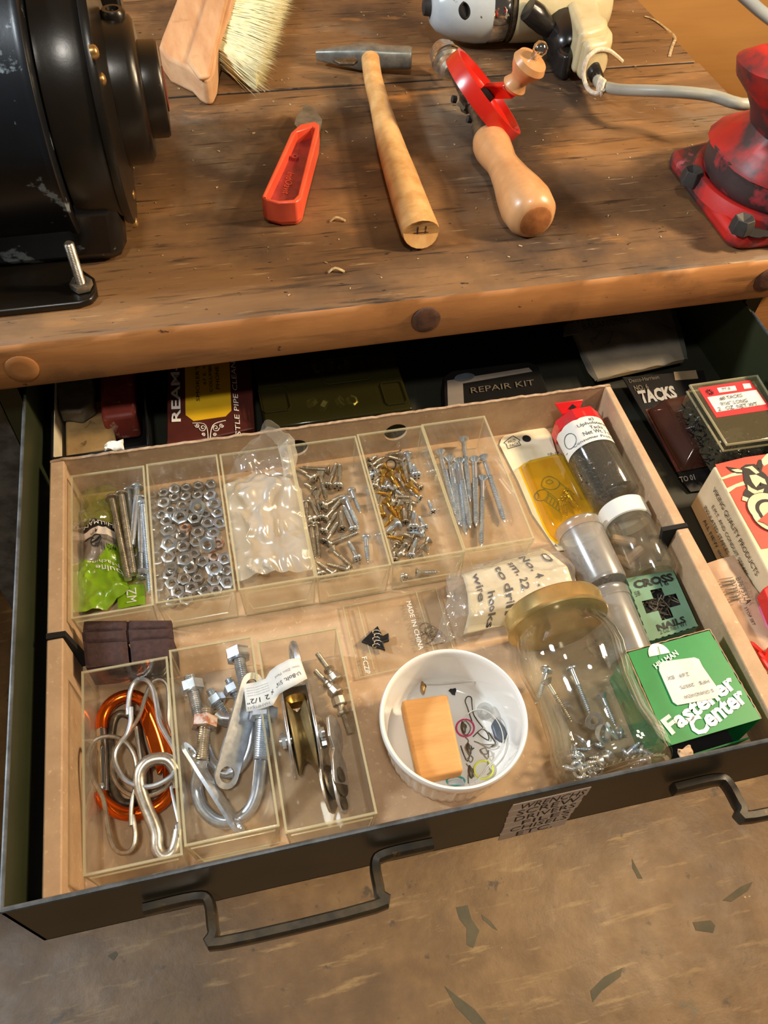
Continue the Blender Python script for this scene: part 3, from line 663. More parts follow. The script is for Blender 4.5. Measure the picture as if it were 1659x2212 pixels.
# bin 5: mixed small screws
b5 = [(650, 125, 410, 150, 'f', 0), (190, 240, 320, 160, 'f', 0), (690, 240, 430, 170, 'f', 0), (740, 165, 795, 450, 'P', 1), (395, 310, 530, 390, 'f', 2), (200, 310, 410, 180, 'f', 0), (180, 325, 330, 265, 'f', 0), (240, 368, 400, 270, 'f', 0),
      (285, 405, 400, 380, 'f', 1), (245, 455, 180, 370, 'P', 1), (490, 430, 655, 690, 'F', 2), (395, 400, 360, 610, 'f', 2), (620, 350, 715, 570, 'f', 2), (600, 460, 725, 680, 'f', 0), (680, 290, 740, 540, 'f', 0), (865, 440, 820, 280, 'P', 1),
      (930, 640, 770, 480, 'f', 0), (765, 580, 915, 740, 'F', 2), (925, 785, 740, 640, 'f', 1), (540, 830, 870, 815, 'P', 0), (560, 752, 800, 760, 'f', 0), (510, 730, 270, 690, 'f', 2), (475, 610, 680, 735, 'p', 1), (270, 600, 340, 480, 'p', 0),
      (400, 630, 450, 520, 'p', 1), (435, 810, 600, 1080, 'F', 2), (300, 760, 315, 900, 'f', 0), (375, 1020, 355, 850, 'p', 2), (600, 920, 645, 1130, 'f', 2), (710, 1130, 680, 900, 'f', 0), (785, 885, 760, 1120, 'P', 0), (825, 1190, 840, 950, 'P', 1),
      (980, 1190, 900, 1030, 'p', 1), (1110, 980, 1040, 810, 'f', 1), (520, 1060, 400, 1200, 'f', 2), (585, 1150, 410, 1280, 'P', 1), (940, 1290, 720, 1270, 'P', 1), (670, 1370, 430, 1330, 'f', 2), (830, 1350, 650, 1290, 'f', 0), (760, 1500, 450, 1380, 'f', 0),
      (1050, 1385, 870, 1560, 'f', 0), (800, 1600, 870, 1350, 'p', 1), (560, 1450, 490, 1560, 'p', 0), (660, 1580, 740, 1650, 'P', 0), (930, 1590, 980, 1640, 'f', 0), (1010, 1500, 1045, 1610, 'f', 0), (555, 1680, 545, 1550, 'f', 0),
      (300, 440, 250, 560, 'f', 0), (310, 640, 420, 690, 'f', 0), (590, 660, 520, 560, 'f', 0), (640, 840, 560, 930, 'f', 0), (480, 1330, 560, 1250, 'f', 0), (700, 1450, 610, 1530, 'p', 0)]
for i, (a, b, c, d, k, br) in enumerate(b5):
    mat = ('steel', 'zinc_bright', 'brass')[br]
    r, hr_ = {'P': (.0022, .0050), 'p': (.0017, .0036), 'f': (.0016, .0036), 'F': (.0020, .0046)}[k]
    up = .0022 * ((i * 7) % 3); zz = FZ + hr_ * .9 + up
    hn = 'flat' if k in 'fF' else 'pan'
    nm = ('dull grey', 'bright zinc', 'brass-coloured')[br] + (' large' if k in 'PF' else ' small') + (' flat-head' if hn == 'flat' else ' pan-head')
    o = place_screw(CB(a, b), CB(c, d), hn, mat, r, hr_, nm + ' screws in the mixed bin', nm + ' screw in the heap of mixed screws', zz, FZ + r + .0005 + up); LB.append((o, a, b, nm))
rowlabels(LB, 120, '%s screw, mixed bin, %s row from back, %s from left')
cc = P(*CB(500, 285), FZ + .004)
mb = MB(); mb.tube([cc + Vector((.0042 * math.cos(a), .0042 * math.sin(a), .001 * math.sin(a))) for a in [k * PI / 8 for k in range(16)]], .0007, 6, closed=True, smooth=1)
tag(obj('split_ring', mb, 'darksteel'), 'small thin metal ring at the back of the mixed screw heap', 'ring')
for h, t, k in (((690, 1925), (640, 1850), 'pan'), ((870, 1860), (1190, 1850), 'flat')):
    place_screw(CB(*h), CB(*t), k, 'zinc', .0018, .0040, 'screws against the front wall of the mixed bin', 'zinc screw seen through the front wall of the mixed screw bin', FZ + .0045, FZ + .0025)
# bin 6: long flat-head screws
for i, (a, b, c, d) in enumerate([(1075, 440, 1115, 820), (1040, 385, 1100, 808), (978, 345, 1080, 745), (1088, 430, 1145, 872), (1200, 390, 1210, 818), (1128, 262, 1172, 668), (1258, 378, 1395, 795), (1250, 512, 1243, 945), (1103, 400, 1172, 828)]):
    z1 = FZ + .0048 + (.0035 if i in (4, 5, 8) else 0); ls = ['second', 'third', 'leftmost', 'longest-reaching lower', 'centre right', 'topmost', 'rightmost slanting', 'frontmost', 'middle']
    place_screw(C2(a, b), C2(c, d), 'flat', 'zinc_bright', .0022, .0048, 'long flat-head screws', 'long zinc flat-head wood screw in the right bin, ' + ls[i] + ' of the bundle', z1, FZ + .0028 + (.0030 if i in (4, 5, 8) else 0), shank=.30, pitch=.0016, parts=True)
# bin 1: long machine bolts
for i, (a, b, c, d, m_, sh, up, lb) in enumerate([(565, 480, 785, 1560, 'brass', 0, .006, 'left threaded bolt with a round head lying on the lime bag'), (685, 430, 850, 1480, 'steel', 0, .006, 'second threaded bolt lying on the lime bag beside the first'), (785, 385, 850, 900, 'zinc', .9, .001, 'smooth-shank bolt partly hidden under the crossing one'),
        (900, 335, 825, 1100, 'zinc_bright', .9, .004, 'smooth bright bolt crossing over the others'), (935, 490, 950, 1540, 'zinc', .7, .0005, 'long bolt carrying a nut near its end'), (975, 555, 1075, 1700, 'zinc_bright', 0, .001, 'long bolt lying along the right wall of the bin')]):
    m_ = {'brass': 'steel'}.get(m_, m_)
    place_screw(CM(a, b), CM(c, d), 'pan', m_, .0027, .0056, 'long bolts in the left bin', 'long round-head machine bolt, ' + lb, FZ + .0062 + up, FZ + .0034 + up, pointed=False, shank=sh, pitch=.0015, slot='line', parts=True, name='machine_bolt')
c0 = P(*CM(965, 1470), FZ + .006); o = ncache[('small', False)].copy(); COL.objects.link(o); o.location = c0; o.rotation_euler = (1.45, 0, .1)
tag(o, 'hex nut threaded near the end of a long bolt in the lime bag bin', 'nut')

# ================================================================ THINGS IN THE BINS
def lerp(a, b, t): return a + (b - a) * t
def rows_sheet(rows, zf, nu=22, nv=44, seed=0, amp=.0018, fq=70):
    """rows: (v, left px, right px, base z, bulge); returns a surface function of u, v"""
    def fn(u, v):
        for k in range(len(rows) - 1):
            if v <= rows[k + 1][0] or k == len(rows) - 2: break
        a, b = rows[k], rows[k + 1]; t = (v - a[0]) / (b[0] - a[0]); t = t * t * (3 - 2 * t) * .5 + t * .5
        l = (lerp(a[1][0], b[1][0], t), lerp(a[1][1], b[1][1], t)); r = (lerp(a[2][0], b[2][0], t), lerp(a[2][1], b[2][1], t))
        z = lerp(a[3], b[3], t); h = lerp(a[4], b[4], t)
        p = P(lerp(l[0], r[0], u), lerp(l[1], r[1], u), z)
        n1 = fr(p, fq, seed); n2 = abs(fr(p, fq * 2.2, seed + 1))
        p.z = z + h * math.sin(PI * min(1, max(0, u))) ** .6 + amp * (n1 - .8 * n2) * 1.6 + amp * .6
        p.z = max(p.z, zf + .0004); p.x += amp * .5 * fr(p, fq, seed + 5); p.y += amp * .5 * fr(p, fq, seed + 6)
        return p
    return fn
# lime green bag of bolts
lb = thing('hardware_bag', P(215, 1200, FZ), 'crumpled clear plastic hardware bag with lime green lower end and grey printed label', 'bag')
fl = rows_sheet([(0, (172, 1052), (262, 1062), FZ + .002, .003), (.30, (182, 1140), (250, 1138), FZ + .004, .008), (.55, (184, 1192), (254, 1184), FZ + .004, .010), (.66, (172, 1222), (264, 1226), FZ + .004, .010),
                 (.85, (160, 1275), (278, 1272), FZ + .004, .008), (1, (166, 1334), (232, 1322), FZ + .003, .004)], FZ, seed=4, amp=.0030, fq=60)
bands = lambda u, v: 0 if v < .31 else 1 if v < .385 else 2 if v < .46 else 3 if v < .60 + .05 * math.sin(u * 5) else 4
obj('bag_film', MB().sheet(26, 90, fl, bands), ['limefilm', 'black', 'whitefilm', 'greycard', 'lime'], lb)
def up(fn, u0, u1, v0, v1, lift=.0007, rot=False):
    def g(a, b):
        q = fn(u0 + (u1 - u0) * (1 - a), v0 + (v1 - v0) * b) if not rot else fn(u0 + (u1 - u0) * b, v0 + (v1 - v0) * a)
        q.z += lift; return q
    return g
Z3 = (0, 0, 0)
lettering('HILLMAN', lb, 'white', Z3, (1, 0, 0), (0, 1, 0), fn=up(fl, .06, .98, .325, .372, .0009))
lettering('4', lb, 'black', Z3, (1, 0, 0), (0, 1, 0), fn=up(fl, .38, .48, .405, .45, .0009))
lettering('pc', lb, 'black', Z3, (1, 0, 0), (0, 1, 0), fn=up(fl, .24, .34, .41, .45, .0009))
lettering('with Nuts', lb, 'black', Z3, (1, 0, 0), (0, 1, 0), fn=up(fl, .40, .98, .565, .600, .0010))
lettering('ronda', lb, 'black', Z3, (1, 0, 0), (0, 1, 0), fn=up(fl, .60, .98, .515, .540, .0010))
lettering('Machine', lb, 'white', Z3, (1, 0, 0), (0, 1, 0), fn=up(fl, .25, .98, .655, .70, .0012))
lettering('bulne', lb, 'white', Z3, (1, 0, 0), (0, 1, 0), fn=up(fl, .45, 1.0, .715, .75, .0012))
# drawing of a washer and pointer on the label
mb = MB()
cpt = lambda a: (lambda q: q + Vector((0, 0, .001)))(fl(.42 + .15 * math.cos(a) - .05 * math.sin(a), .53 + .055 * math.sin(a)))
mb.tube([cpt(k * PI / 10) for k in range(20)], .0004, 5, closed=True, smooth=1)
mb.tube([(lambda q: q + Vector((0, 0, .001)))(fl(.3 + .28 * t, .56 - .06 * t)) for t in (0, .25, .5, .75, 1)], .0007, 5, smooth=1)
mb.tube([(lambda q: q + Vector((0, 0, .001)))(fl(.05 + .3 * t, .475 + .04 * t)) for t in (0, .25, .5, .75, 1)], .0004, 5, smooth=1)
obj('line_drawing', mb, 'black', lb)
mb = MB(); mb.M = frame(P(*CM(195, 640), FZ + .0065), P(*CM(350, 900), FZ + .0065) - P(*CM(195, 640), FZ + .0065), (0, 0, 1)); mb.lathe([(.0016, 0), (.0016, .02)], 8); mb.lathe([(.005, .010), (.005, .0125)], 6)
obj('bagged_bolt', mb, 'zinc', lb)
lb2 = thing('hardware_bag', P(290, 1290, FZ), 'second lime green plastic hardware bag lying flat under the long bolts', 'bag')
fl2 = rows_sheet([(0, (232, 1075), (306, 1068), FZ + .0006, .001), (.6, (250, 1250), (312, 1246), FZ + .0006, .001), (1, (255, 1318), (314, 1306), FZ + .0008, .001)], FZ, seed=9, amp=.0006, fq=80)
obj('bag_film', MB().sheet(14, 40, fl2, lambda u, v: 0 if v < .72 else 1), ['limefilm', 'lime'], lb2)
lettering('ZM', lb2, 'white', Z3, (1, 0, 0), (0, 1, 0), fn=up(fl2, .35, .7, .76, .93, .0006, True))

# milky crumpled bags in the third bin
def film_bag(name, fn, mat, label, nu=30, nv=40):
    t = thing(name, fn(.5, .5), label, 'bag'); o = obj('bag_film', MB().sheet(nu, nv, fn), mat, t); return t
mk = rows_sheet([(0, (487, 1052), (634, 1012), FZ + .012, .006), (.3, (490, 1090), (652, 1070), FZ + .014, .012), (.7, (500, 1185), (668, 1160), FZ + .010, .012), (1, (522, 1262), (676, 1238), FZ + .006, .006)], FZ, seed=12, amp=.0050, fq=38)
bg = film_bag('parts_bag', mk, 'film_milky', 'milky crumpled plastic bag of tiny bolts filling the third bin', 46, 56)
for i in range(7):
    q = P(538 + 6 * i + 3 * (i % 2), 1228 + 5 * (i % 3), FZ + .008); mb = MB(); mb.M = frame(q, (.3, 1, .1), (0, 0, 1)); mb.lathe([(.0035, 0), (.0035, .002), (.0016, .002), (.0016, .008)], 8)
    obj('bagged_bolt', mb, 'zinc', bg)
tp = rows_sheet([(0, (572, 930), (592, 926), BZ + .060, .003), (.25, (548, 962), (622, 945), BZ + .048, .008), (.6, (510, 1000), (634, 985), BZ + .026, .012), (1, (486, 1052), (634, 1040), BZ + .016, .010)], FZ, seed=21, amp=.0055, fq=42)
film_bag('parts_bag', tp, 'film', 'clear crumpled plastic bag gathered to a peak above the third bin', 46, 46)
tp2 = rows_sheet([(0, (560, 932), (600, 930), BZ + .060, .002), (.4, (600, 960), (640, 955), BZ + .046, .004), (1, (612, 1040), (640, 1035), BZ + .020, .006)], FZ, seed=33, amp=.0050, fq=60)
obj('bag_fold', MB().sheet(20, 30, tp2), 'film_milky', bg)

# brown felt pads between the bins
def pad(q, zt, th, seed, lab):
    t = quadz(q, zt); base = thing('felt_pad', t[0], lab, 'furniture pad', 'brown felt pads')
    for (u0, u1) in ((0, .485), (.515, 1)):
        A = lerp(t[0], t[1], u0); B = lerp(t[0], t[1], u1); C_ = lerp(t[3], t[2], u1); D_ = lerp(t[3], t[2], u0)
        def fn(u, v): 
            p = lerp(lerp(A, B, u), lerp(D_, C_, u), v); e = (min(1, u / .12, (1 - u) / .12) * min(1, v / .2, (1 - v) / .2)); p.z += -.0022 + .0022 * max(0, e) ** .5 + .0003 * fr(p, 300, seed); return p
        mb = MB().sheet(16, 8, fn); lo = [Vector((p.x, p.y, zt - th)) for p in (A, B, C_, D_)]
        mb.hexa([Vector((p.x, p.y, zt - .0018)) for p in (D_, C_, B, A)], [lo[3], lo[2], lo[1], lo[0]])
        obj('padding', mb, 'felt', base)
    lo = [Vector((p.x, p.y, zt - th * .45)) for p in t]
    obj('backing', MB().hexa([lo[3], lo[2], lo[1], lo[0]], [p + Vector((0, 0, -th * .4)) for p in (lo[3], lo[2], lo[1], lo[0])]), 'felt', base)
pad([C1(178, 1300), C1(738, 1296), C1(742, 1352), C1(170, 1368)], TF + .0300, .007, 1, 'brown felt pad at the back of the stack of three')
pad([C1(162, 1372), C1(742, 1348), C1(748, 1412), C1(172, 1440)], TF + .0305, .008, 2, 'brown felt pad in the middle of the stack of three')
pad([C1(172, 1442), C1(748, 1404), C1(757, 1540), C1(190, 1600)], TF + .0300, .0285, 3, 'thick brown felt pad at the front of the stack of three')

# threaded rod and nut helpers for the U-bolts
def rod_thread(mb, a, b, r, pitch=.0014):
    mb.M = frame(a, b - a, (0, 0, 1) if abs((b - a).normalized().z) < .9 else (1, 0, 0)); L = (b - a).length; z = 0; prof = []
    while z < L: prof += [(r * .86, z), (r * 1.04, z + pitch / 2)]; z += pitch
    prof.append((r * .7, L)); mb.lathe(prof, 14); mb.M = None
def rnut(parent, a, d, R, h, mat='zinc_bright', roll=.3):
    m_ = nut_mesh(R, h); n_ = MB(); n_.M = frame(a, d, (0, 0, 1)) @ Matrix.Rotation(roll, 4, 'Z'); n_.add(m_.v, m_.f); return obj('nut', n_, mat, parent, sm=30)
def q3(x, y, h): return P(*C3(x, y), FZ + h)
def strap(name, parent, mat, A, B, w_, th, nrm, holes=(), tilt_n=None):
    """flat bar from A to B with rounded ends and round holes, normal nrm"""
    d = (B - A).normalized(); s_ = nrm.cross(d).normalized(); n = d.cross(s_).normalized(); L = (B - A).length; out = []
    for k in range(9): a = PI / 2 + PI * k / 8; out.append((w_ / 2 * math.cos(a), w_ / 2 * math.sin(a)))
    for k in range(9): a = -PI / 2 + PI * k / 8; out.append((L + w_ / 2 * math.cos(a), w_ / 2 * math.sin(a)))
    import bmesh
    bm = bmesh.new()
    vs = [bm.verts.new((x, y, 0)) for x, y in out]; es = [bm.edges.new((vs[i], vs[(i + 1) % len(vs)])) for i in range(len(vs))]
    for (hx, hr_) in holes:
        hv = [bm.verts.new((hx + hr_ * math.cos(2 * PI * k / 18), hr_ * math.sin(2 * PI * k / 18), 0)) for k in range(18)]; es += [bm.edges.new((hv[i], hv[(i + 1) % 18])) for i in range(18)]
    bmesh.ops.triangle_fill(bm, use_beauty=True, edges=es)
    r = bmesh.ops.extrude_face_region(bm, geom=bm.faces[:]); bmesh.ops.translate(bm, verts=[v for v in r['geom'] if isinstance(v, bmesh.types.BMVert)], vec=(0, 0, th))
    bmesh.ops.recalc_face_normals(bm, faces=bm.faces[:]); bm.verts.index_update()
    mb = MB(); mb.M = Matrix((d, s_, n)).transposed().to_4x4(); mb.M.translation = A; mb.add([v.co.copy() for v in bm.verts], [[v.index for v in f_.verts] for f_ in bm.faces]); bm.free()
    return obj(name, mb, mat, parent, sm=30)
# U-bolt A (behind, carrying the price tag)
ub = thing('u_bolt', q3(1250, 900, .004), 'zinc U-bolt at the back of its bin with a white paper tag through the strap', 'bolt')
pth = [(1010, 760, .012), (1060, 980, .010), (1120, 1120, .009), (1230, 1190, .009), (1345, 1110, .011), (1405, 960, .014), (1412, 820, .018), (1400, 690, .021)]
obj('rod', MB().tube([q3(*a) for a in pth], .0039, 14), 'zinc_bright', ub)
mb = MB(); rod_thread(mb, q3(1012, 770, .012), q3(935, 440, .013), .0039); obj('thread', mb, 'zinc', ub)
mb = MB(); rod_thread(mb, q3(1400, 700, .021), q3(1305, 215, .021), .0039); obj('thread', mb, 'zinc', ub)
rnut(ub, q3(955, 520, .013), q3(935, 440, .013) - q3(1012, 770, .012), .0080, .0075)
rnut(ub, q3(1312, 270, .021), q3(1305, 215, .021) - q3(1400, 700, .021), .0084, .0080, roll=.1)
A = q3(1415, 500, .030); B = q3(1215, 1215, .018); nrm = Vector((.55, -.05, .83)).normalized()
strap('strap_plate', ub, 'zinc', A, B, .0155, .0022, nrm, holes=((.002, .0042), ((B - A).length - .006, .0046), ((B - A).length - .0005, .0040)) if False else ((.001, .0044), ((B - A).length - .001, .0050)))
# small eye bolt pair behind
eb = thing('eye_bolt', q3(1180, 650, .006), 'short zinc bolt with nut lying between the two U-bolts', 'bolt')
mb = MB(); rod_thread(mb, q3(1230, 760, .008), q3(1095, 545, .010), .0029); obj('thread', mb, 'zinc_bright', eb); rnut(eb, q3(1145, 625, .010), q3(1095, 545, 0) - q3(1230, 760, 0), .0063, .006)
obj('rod_end', MB().tube([q3(1160, 730, .008), q3(1200, 770, .008), q3(1260, 780, .009)], .0045, 10), 'zinc', eb)
eb2 = thing('small_bolt', q3(1260, 540, .006), 'short zinc bolt with nut half hidden behind the strap of the tagged U-bolt', 'bolt')
mb = MB(); rod_thread(mb, q3(1330, 650, .008), q3(1240, 455, .010), .0029); obj('thread', mb, 'zinc_bright', eb2); rnut(eb2, q3(1275, 540, .010), q3(1240, 455, 0) - q3(1330, 650, 0), .0063, .006)
# U-bolt B (front)
ub2 = thing('u_bolt', q3(1220, 1400, .004), 'large zinc U-bolt at the front of its bin with a rusty left nut', 'bolt')
pth = [(1030, 1080, .022), (1005, 1200, .016), (990, 1320, .010), (1035, 1460, .008), (1140, 1560, .008), (1260, 1570, .009), (1390, 1490, .012), (1455, 1360, .016), (1480, 1200, .021), (1492, 1080, .026)]
obj('rod', MB().tube([q3(*a) for a in pth], .0040, 14), 'zinc_bright', ub2)
mb = MB(); rod_thread(mb, q3(1030, 1090, .022), q3(1070, 700, .024), .0040); obj('thread', mb, 'steel', ub2)
mb = MB(); rod_thread(mb, q3(1492, 1090, .026), q3(1512, 740, .028), .0050); obj('thread', mb, 'zinc_bright', ub2)
rnut(ub2, q3(1052, 800, .024), q3(1070, 700, 0) - q3(1030, 1090, 0), .0085, .0078, 'rust')
rnut(ub2, q3(1512, 730, .029), q3(1512, 740, 0) - q3(1492, 1090, 0), .0092, .0078)
A = q3(930, 1040, .024); B = q3(1290, 1610, .020)
strap('strap_plate', ub2, 'zinc', A, B, .0145, .0022, Vector((.95, -.25, .26)).normalized(), holes=((.001, .0042), ((B - A).length - .001, .0042)))
# paper tag
tg = thing('price_tag', P(600, 1480, FZ + .036), 'long white paper tag printed with U-bolt size, looped over the bolts', 'tag')
tz = BZ + BH + .004
ctr = [(528, 1532, .0345), (545, 1512, .038), (575, 1500, .044), (595, 1480, .048), (612, 1455, .052), (640, 1442, .055), (660, 1450, .055)]
tl = [(526, 1478), (552, 1474), (574, 1466), (583, 1450), (598, 1438), (625, 1424), (648, 1421)]
bl = [(533, 1538), (560, 1533), (590, 1523), (603, 1500), (615, 1492), (642, 1478), (664, 1466)]
def tagf(u, v):
    k = min(5, int(u * 6)); t = u * 6 - k; a = Vector((*tl[k], 0)).lerp(Vector((*tl[k + 1], 0)), t); b = Vector((*bl[k], 0)).lerp(Vector((*bl[k + 1], 0)), t)
    q = a.lerp(b, v); z = BZ + lerp(ctr[k][2], ctr[k + 1][2], t) + .0006 * math.sin(u * 9); return P(q.x, q.y, z)
o = obj('tag_paper', MB().sheet(30, 4, tagf), 'paper_white', tg); o.modifiers.new('s', 'SOLIDIFY').thickness = .0002
def tup(u0, u1, v0, v1):
    def g(a, b): q = tagf(u1 + (u0 - u1) * a, v0 + (v1 - v0) * b); q.z += .0006; return q
    return g
lettering('U-Bolt, 5/16"', tg, 'black', Z3, (1, 0, 0), (0, 1, 0), fn=tup(.50, .93, .56, .74))
lettering('x 2 1/2"', tg, 'black', Z3, (1, 0, 0), (0, 1, 0), fn=tup(.02, .42, .58, .76))
lettering('HAMPTON', tg, 'printgrey', Z3, (1, 0, 0), (0, 1, 0), fn=tup(.02, .30, .84, .93))
lettering('Steel, Zinc Plated', tg, 'printgrey', Z3, (1, 0, 0), (0, 1, 0), fn=tup(.55, .95, .30, .40))
for i in range(4): lettering('this product meets or exceeds', tg, 'printgrey', Z3, (1, 0, 0), (0, 1, 0), fn=tup(.03, .35, .16 + .09 * i, .21 + .09 * i))

# pulleys
def q4(x, y, h): return P(*C4(x, y), FZ + h)
pl = thing('pulley', q4(410, 900, 0), 'large zinc pulley with grooved sheave and swivel eye standing in its bin', 'pulley')
c = q4(405, 905, .0245); ax = Vector((1, .03, 0)).normalized(); R0 = .0235
mb = MB(); mb.M = frame(c, ax, (0, 0, 1))
mb.lathe([(R0 - .001, -.0066), (R0, -.0060), (R0 * .97, -.0050), (R0 * .74, -.0024), (R0 * .66, 0), (R0 * .74, .0024), (R0 * .97, .0050), (R0, .0060), (R0 - .001, .0066)], 40); obj('sheave', mb, 'sheave', pl)
mb = MB(); mb.M = frame(c, ax, (0, 0, 1)); mb.lathe([(.0032, -.0145), (.0032, .0145)], 12); mb.lathe([(.0050, -.0130), (.0050, -.0106)], 6); mb.lathe([(.0050, .0106), (.0050, .0124)], 6); obj('axle', mb, 'zinc_bright', pl)
for sx in (-1, 1):
    mb = MB(); poly = []
    for k in range(17): a = PI + PI * k / 16 - .25 * 0; poly.append((.0258 * math.cos(a), .0258 * math.sin(a)))
    # y along -Z(front) .. build in (Y, Z) plane: Y lengthwise
    pts = [(-.0242 * math.cos(PI * k / 16 - PI / 2) , .0242 * math.sin(PI * k / 16 - PI / 2)) for k in range(17)]
    outl = [(a, b) for a, b in pts] + [(.018, .0205), (.0300, .0130), (.0300, -.0110), (.018, -.0205)]
    th = .0018; x = c.x + sx * .0086
    mb.hexa([(x + th / 2, c.y + a + ax.y * sx * .01, c.z + b) for a, b in outl], [(x - th / 2, c.y + a + ax.y * sx * .01, c.z + b) for a, b in outl])
    obj('cheek_plate', mb, 'zinc', pl, bevel=.0004)
mb = MB().box(c.x - .0095, c.x + .0095, c.y + .0284, c.y + .0304, c.z - .011, c.z + .0134); obj('yoke', mb, 'zinc', pl, bevel=.0006)
mb = MB(); mb.M = frame(c + Vector((0, .020, .0035)), (0, 1, .1), (1, 0, 0)); mb.lathe([(.0068, 0), (.0072, .003), (.0068, .0055)], 16); obj('swivel_collar', mb, 'brass', pl)
e0 = c + Vector((.002, .0300, .004)); mb = MB()
eye = [e0, e0 + Vector((.001, .010, .003))] ; mb.tube([e0, e0 + Vector((.001, .006, .002))], .0042, 10, smooth=1)
ec = e0 + Vector((.002, .017, .006)); mb.tube([ec + Vector((.0010 * math.sin(a), .0125 * math.cos(a), .0085 * math.sin(a))) for a in [k * PI / 8 for k in range(16)]], .0026, 8, closed=True, smooth=2)
obj('eye', mb, 'zinc', pl)
p2 = thing('pulley', q4(650, 1150, 0), 'narrow dark pulley with two long riveted cheek plates along the right of its bin', 'pulley')
for sx, mt in ((-1, 'steel'), (1, 'zinc')):
    mb = MB(); A = q4(600 + 55 * sx, 760, .020); B = q4(683 + 45 * sx, 1500, .013); d = (B - A); prof = []
    for t, h0, h1 in ((0, -.003, .007), (.05, -.007, .011), (.25, -.008, .011), (.36, -.004, .006), (.46, -.010, .010), (.7, -.011, .011), (.9, -.009, .008), (1, -.003, .003)): prof.append((t, h0, h1))
    out = [(t, b) for t, a, b in prof] + [(t, a) for t, a, b in prof[::-1]]; s_ = Vector((.0008, 0, 0))
    mb.hexa([A + d * t + Vector((-.42 * z, 0, z)) + s_ for t, z in out], [A + d * t + Vector((-.42 * z, 0, z)) - s_ for t, z in out]); obj('cheek_plate', mb, mt, p2, bevel=.0003)
    if sx > 0:
        for t in (.62, .90):
            mb = MB(); mb.M = frame(A + d * t + Vector((.0006, 0, .001)), (1, 0, .5), (0, 0, 1)); mb.lathe([(.0048, 0), (.0050, .0007), (.0030, .0011), (.0001, .0012)], 16); obj('rivet', mb, 'darksteel', p2)
mb = MB(); cc2 = q4(668, 1250, .015); mb.M = frame(cc2, (1, .04, .45), (0, 0, 1)); mb.lathe([(.0112, -.0030), (.0112, -.0024), (.0090, 0), (.0112, .0024), (.0112, .0030)], 30); obj('sheave', mb, 'darksteel', p2)
mb = MB(); mb.M = frame(q4(560, 960, .020), (1, 0, 0), (0, 0, 1)); mb.lathe([(.0034, 0), (.0034, .003)], 8); obj('rivet', mb, 'zinc', p2)
for i, (a, b, c_, d_, lab) in enumerate(((655, 440, 530, 265, 'uppermost'), (655, 545, 515, 400, 'middle'), (700, 645, 775, 880, 'lowest'))):
    A = q4(a, b, .009); B = q4(c_, d_, .006); t = thing('thumb_screw', A, 'small nickel thumb screw with knurled head, %s of three beside the pulleys' % lab, 'screw', 'thumb screws')
    mb = MB(); mb.M = frame(A, B - A, (0, 0, 1)); mb.lathe([(.0045, -.0045), (.0052, -.0038), (.0052, .0010), (.0045, .0018), (.0030, .002), (.0030, .0055), (.0040, .006), (.0040, .0075), (.0020, .008)], 20, rad=lambda a, h: 1 - .06 * (int(a / (2 * PI) * 20) % 2)); obj('knurled_head', mb, 'steel', t, sm=25)
    mb = MB(); rod_thread(mb, A + (B - A).normalized() * .008, B, .0019, .0010); obj('shank', mb, 'steel', t)

# carabiners and wire clips
oc = thing('carabiner', q3(480, 1100, 0), 'orange anodised D-shaped carabiner with bright gate in the front left bin', 'carabiner')
pth = [(248, 850), (255, 760), (310, 660), (400, 600), (500, 590), (590, 640), (660, 760), (715, 900), (760, 1060), (782, 1210), (775, 1340), (710, 1430), (590, 1490), (450, 1510), (340, 1470), (260, 1400), (245, 1340)]
obj('body', MB().tube([q3(x, y, .0052) for x, y in pth], .0043, 12, flat=.95), 'orange_al', oc)
obj('gate', MB().tube([q3(250, 835, .0055), q3(258, 1000, .0055), q3(262, 1180, .0055), q3(268, 1340, .0055)], .0034, 10, smooth=1), 'chrome', oc)
mb = MB(); mb.M = frame(q3(250, 1290, .0085), (0, 0, 1), (1, 0, 0)); mb.lathe([(.0018, 0), (.0018, .001), (.0004, .0014)], 10); obj('rivet', mb, 'zinc', oc)
obj('flat_spine', MB().hexa([q3(540, 620, .0085), q3(600, 640, .0085), q3(770, 1100, .0085), q3(690, 1210, .0085), q3(560, 800, .0085)][::-1], [q3(540, 620, .0035), q3(600, 640, .0035), q3(770, 1100, .0035), q3(690, 1210, .0035), q3(560, 800, .0035)][::-1]), 'orange_al', oc, bevel=.0008)
dc = thing('carabiner', q3(450, 1100, 0), 'dull dark steel carabiner lying inside the orange one', 'carabiner')
pth = [(335, 800), (320, 950), (335, 1130), (345, 1310), (400, 1410), (500, 1420), (585, 1360), (612, 1250), (590, 1100), (550, 950), (520, 800), (450, 735), (380, 730)]
obj('body', MB().tube([q3(x, y, .0026) for x, y in pth], .0026, 10, closed=True, flat=.9), 'darksteel', dc)
obj('gate', MB().tube([q3(520, 830, .0062), q3(560, 1150, .0062)], .0014, 8, smooth=1), 'zinc', dc)
def clip(lab, pth, r, h, mat='steel'):
    t = thing('wire_clip', q3(pth[0][0], pth[0][1], h), lab, 'wire clip', 'bent wire clips'); obj('wire', MB().tube([q3(p_[0], p_[1], p_[2] if len(p_) > 2 else h) for p_ in pth], r, 9), mat, t); return t
t = clip('silver pear-shaped wire clip reaching to the front of the bin', [(482, 1600), (480, 1500), (490, 1390), (515, 1300), (525, 1150), (500, 1040), (440, 955), (370, 912), (280, 905), (195, 940), (145, 1030), (150, 1150), (200, 1270), (255, 1370), (280, 1480), (300, 1620), (330, 1740), (385, 1805), (450, 1810), (500, 1760), (515, 1680), (508, 1600), (492, 1520)], .0015, .014)
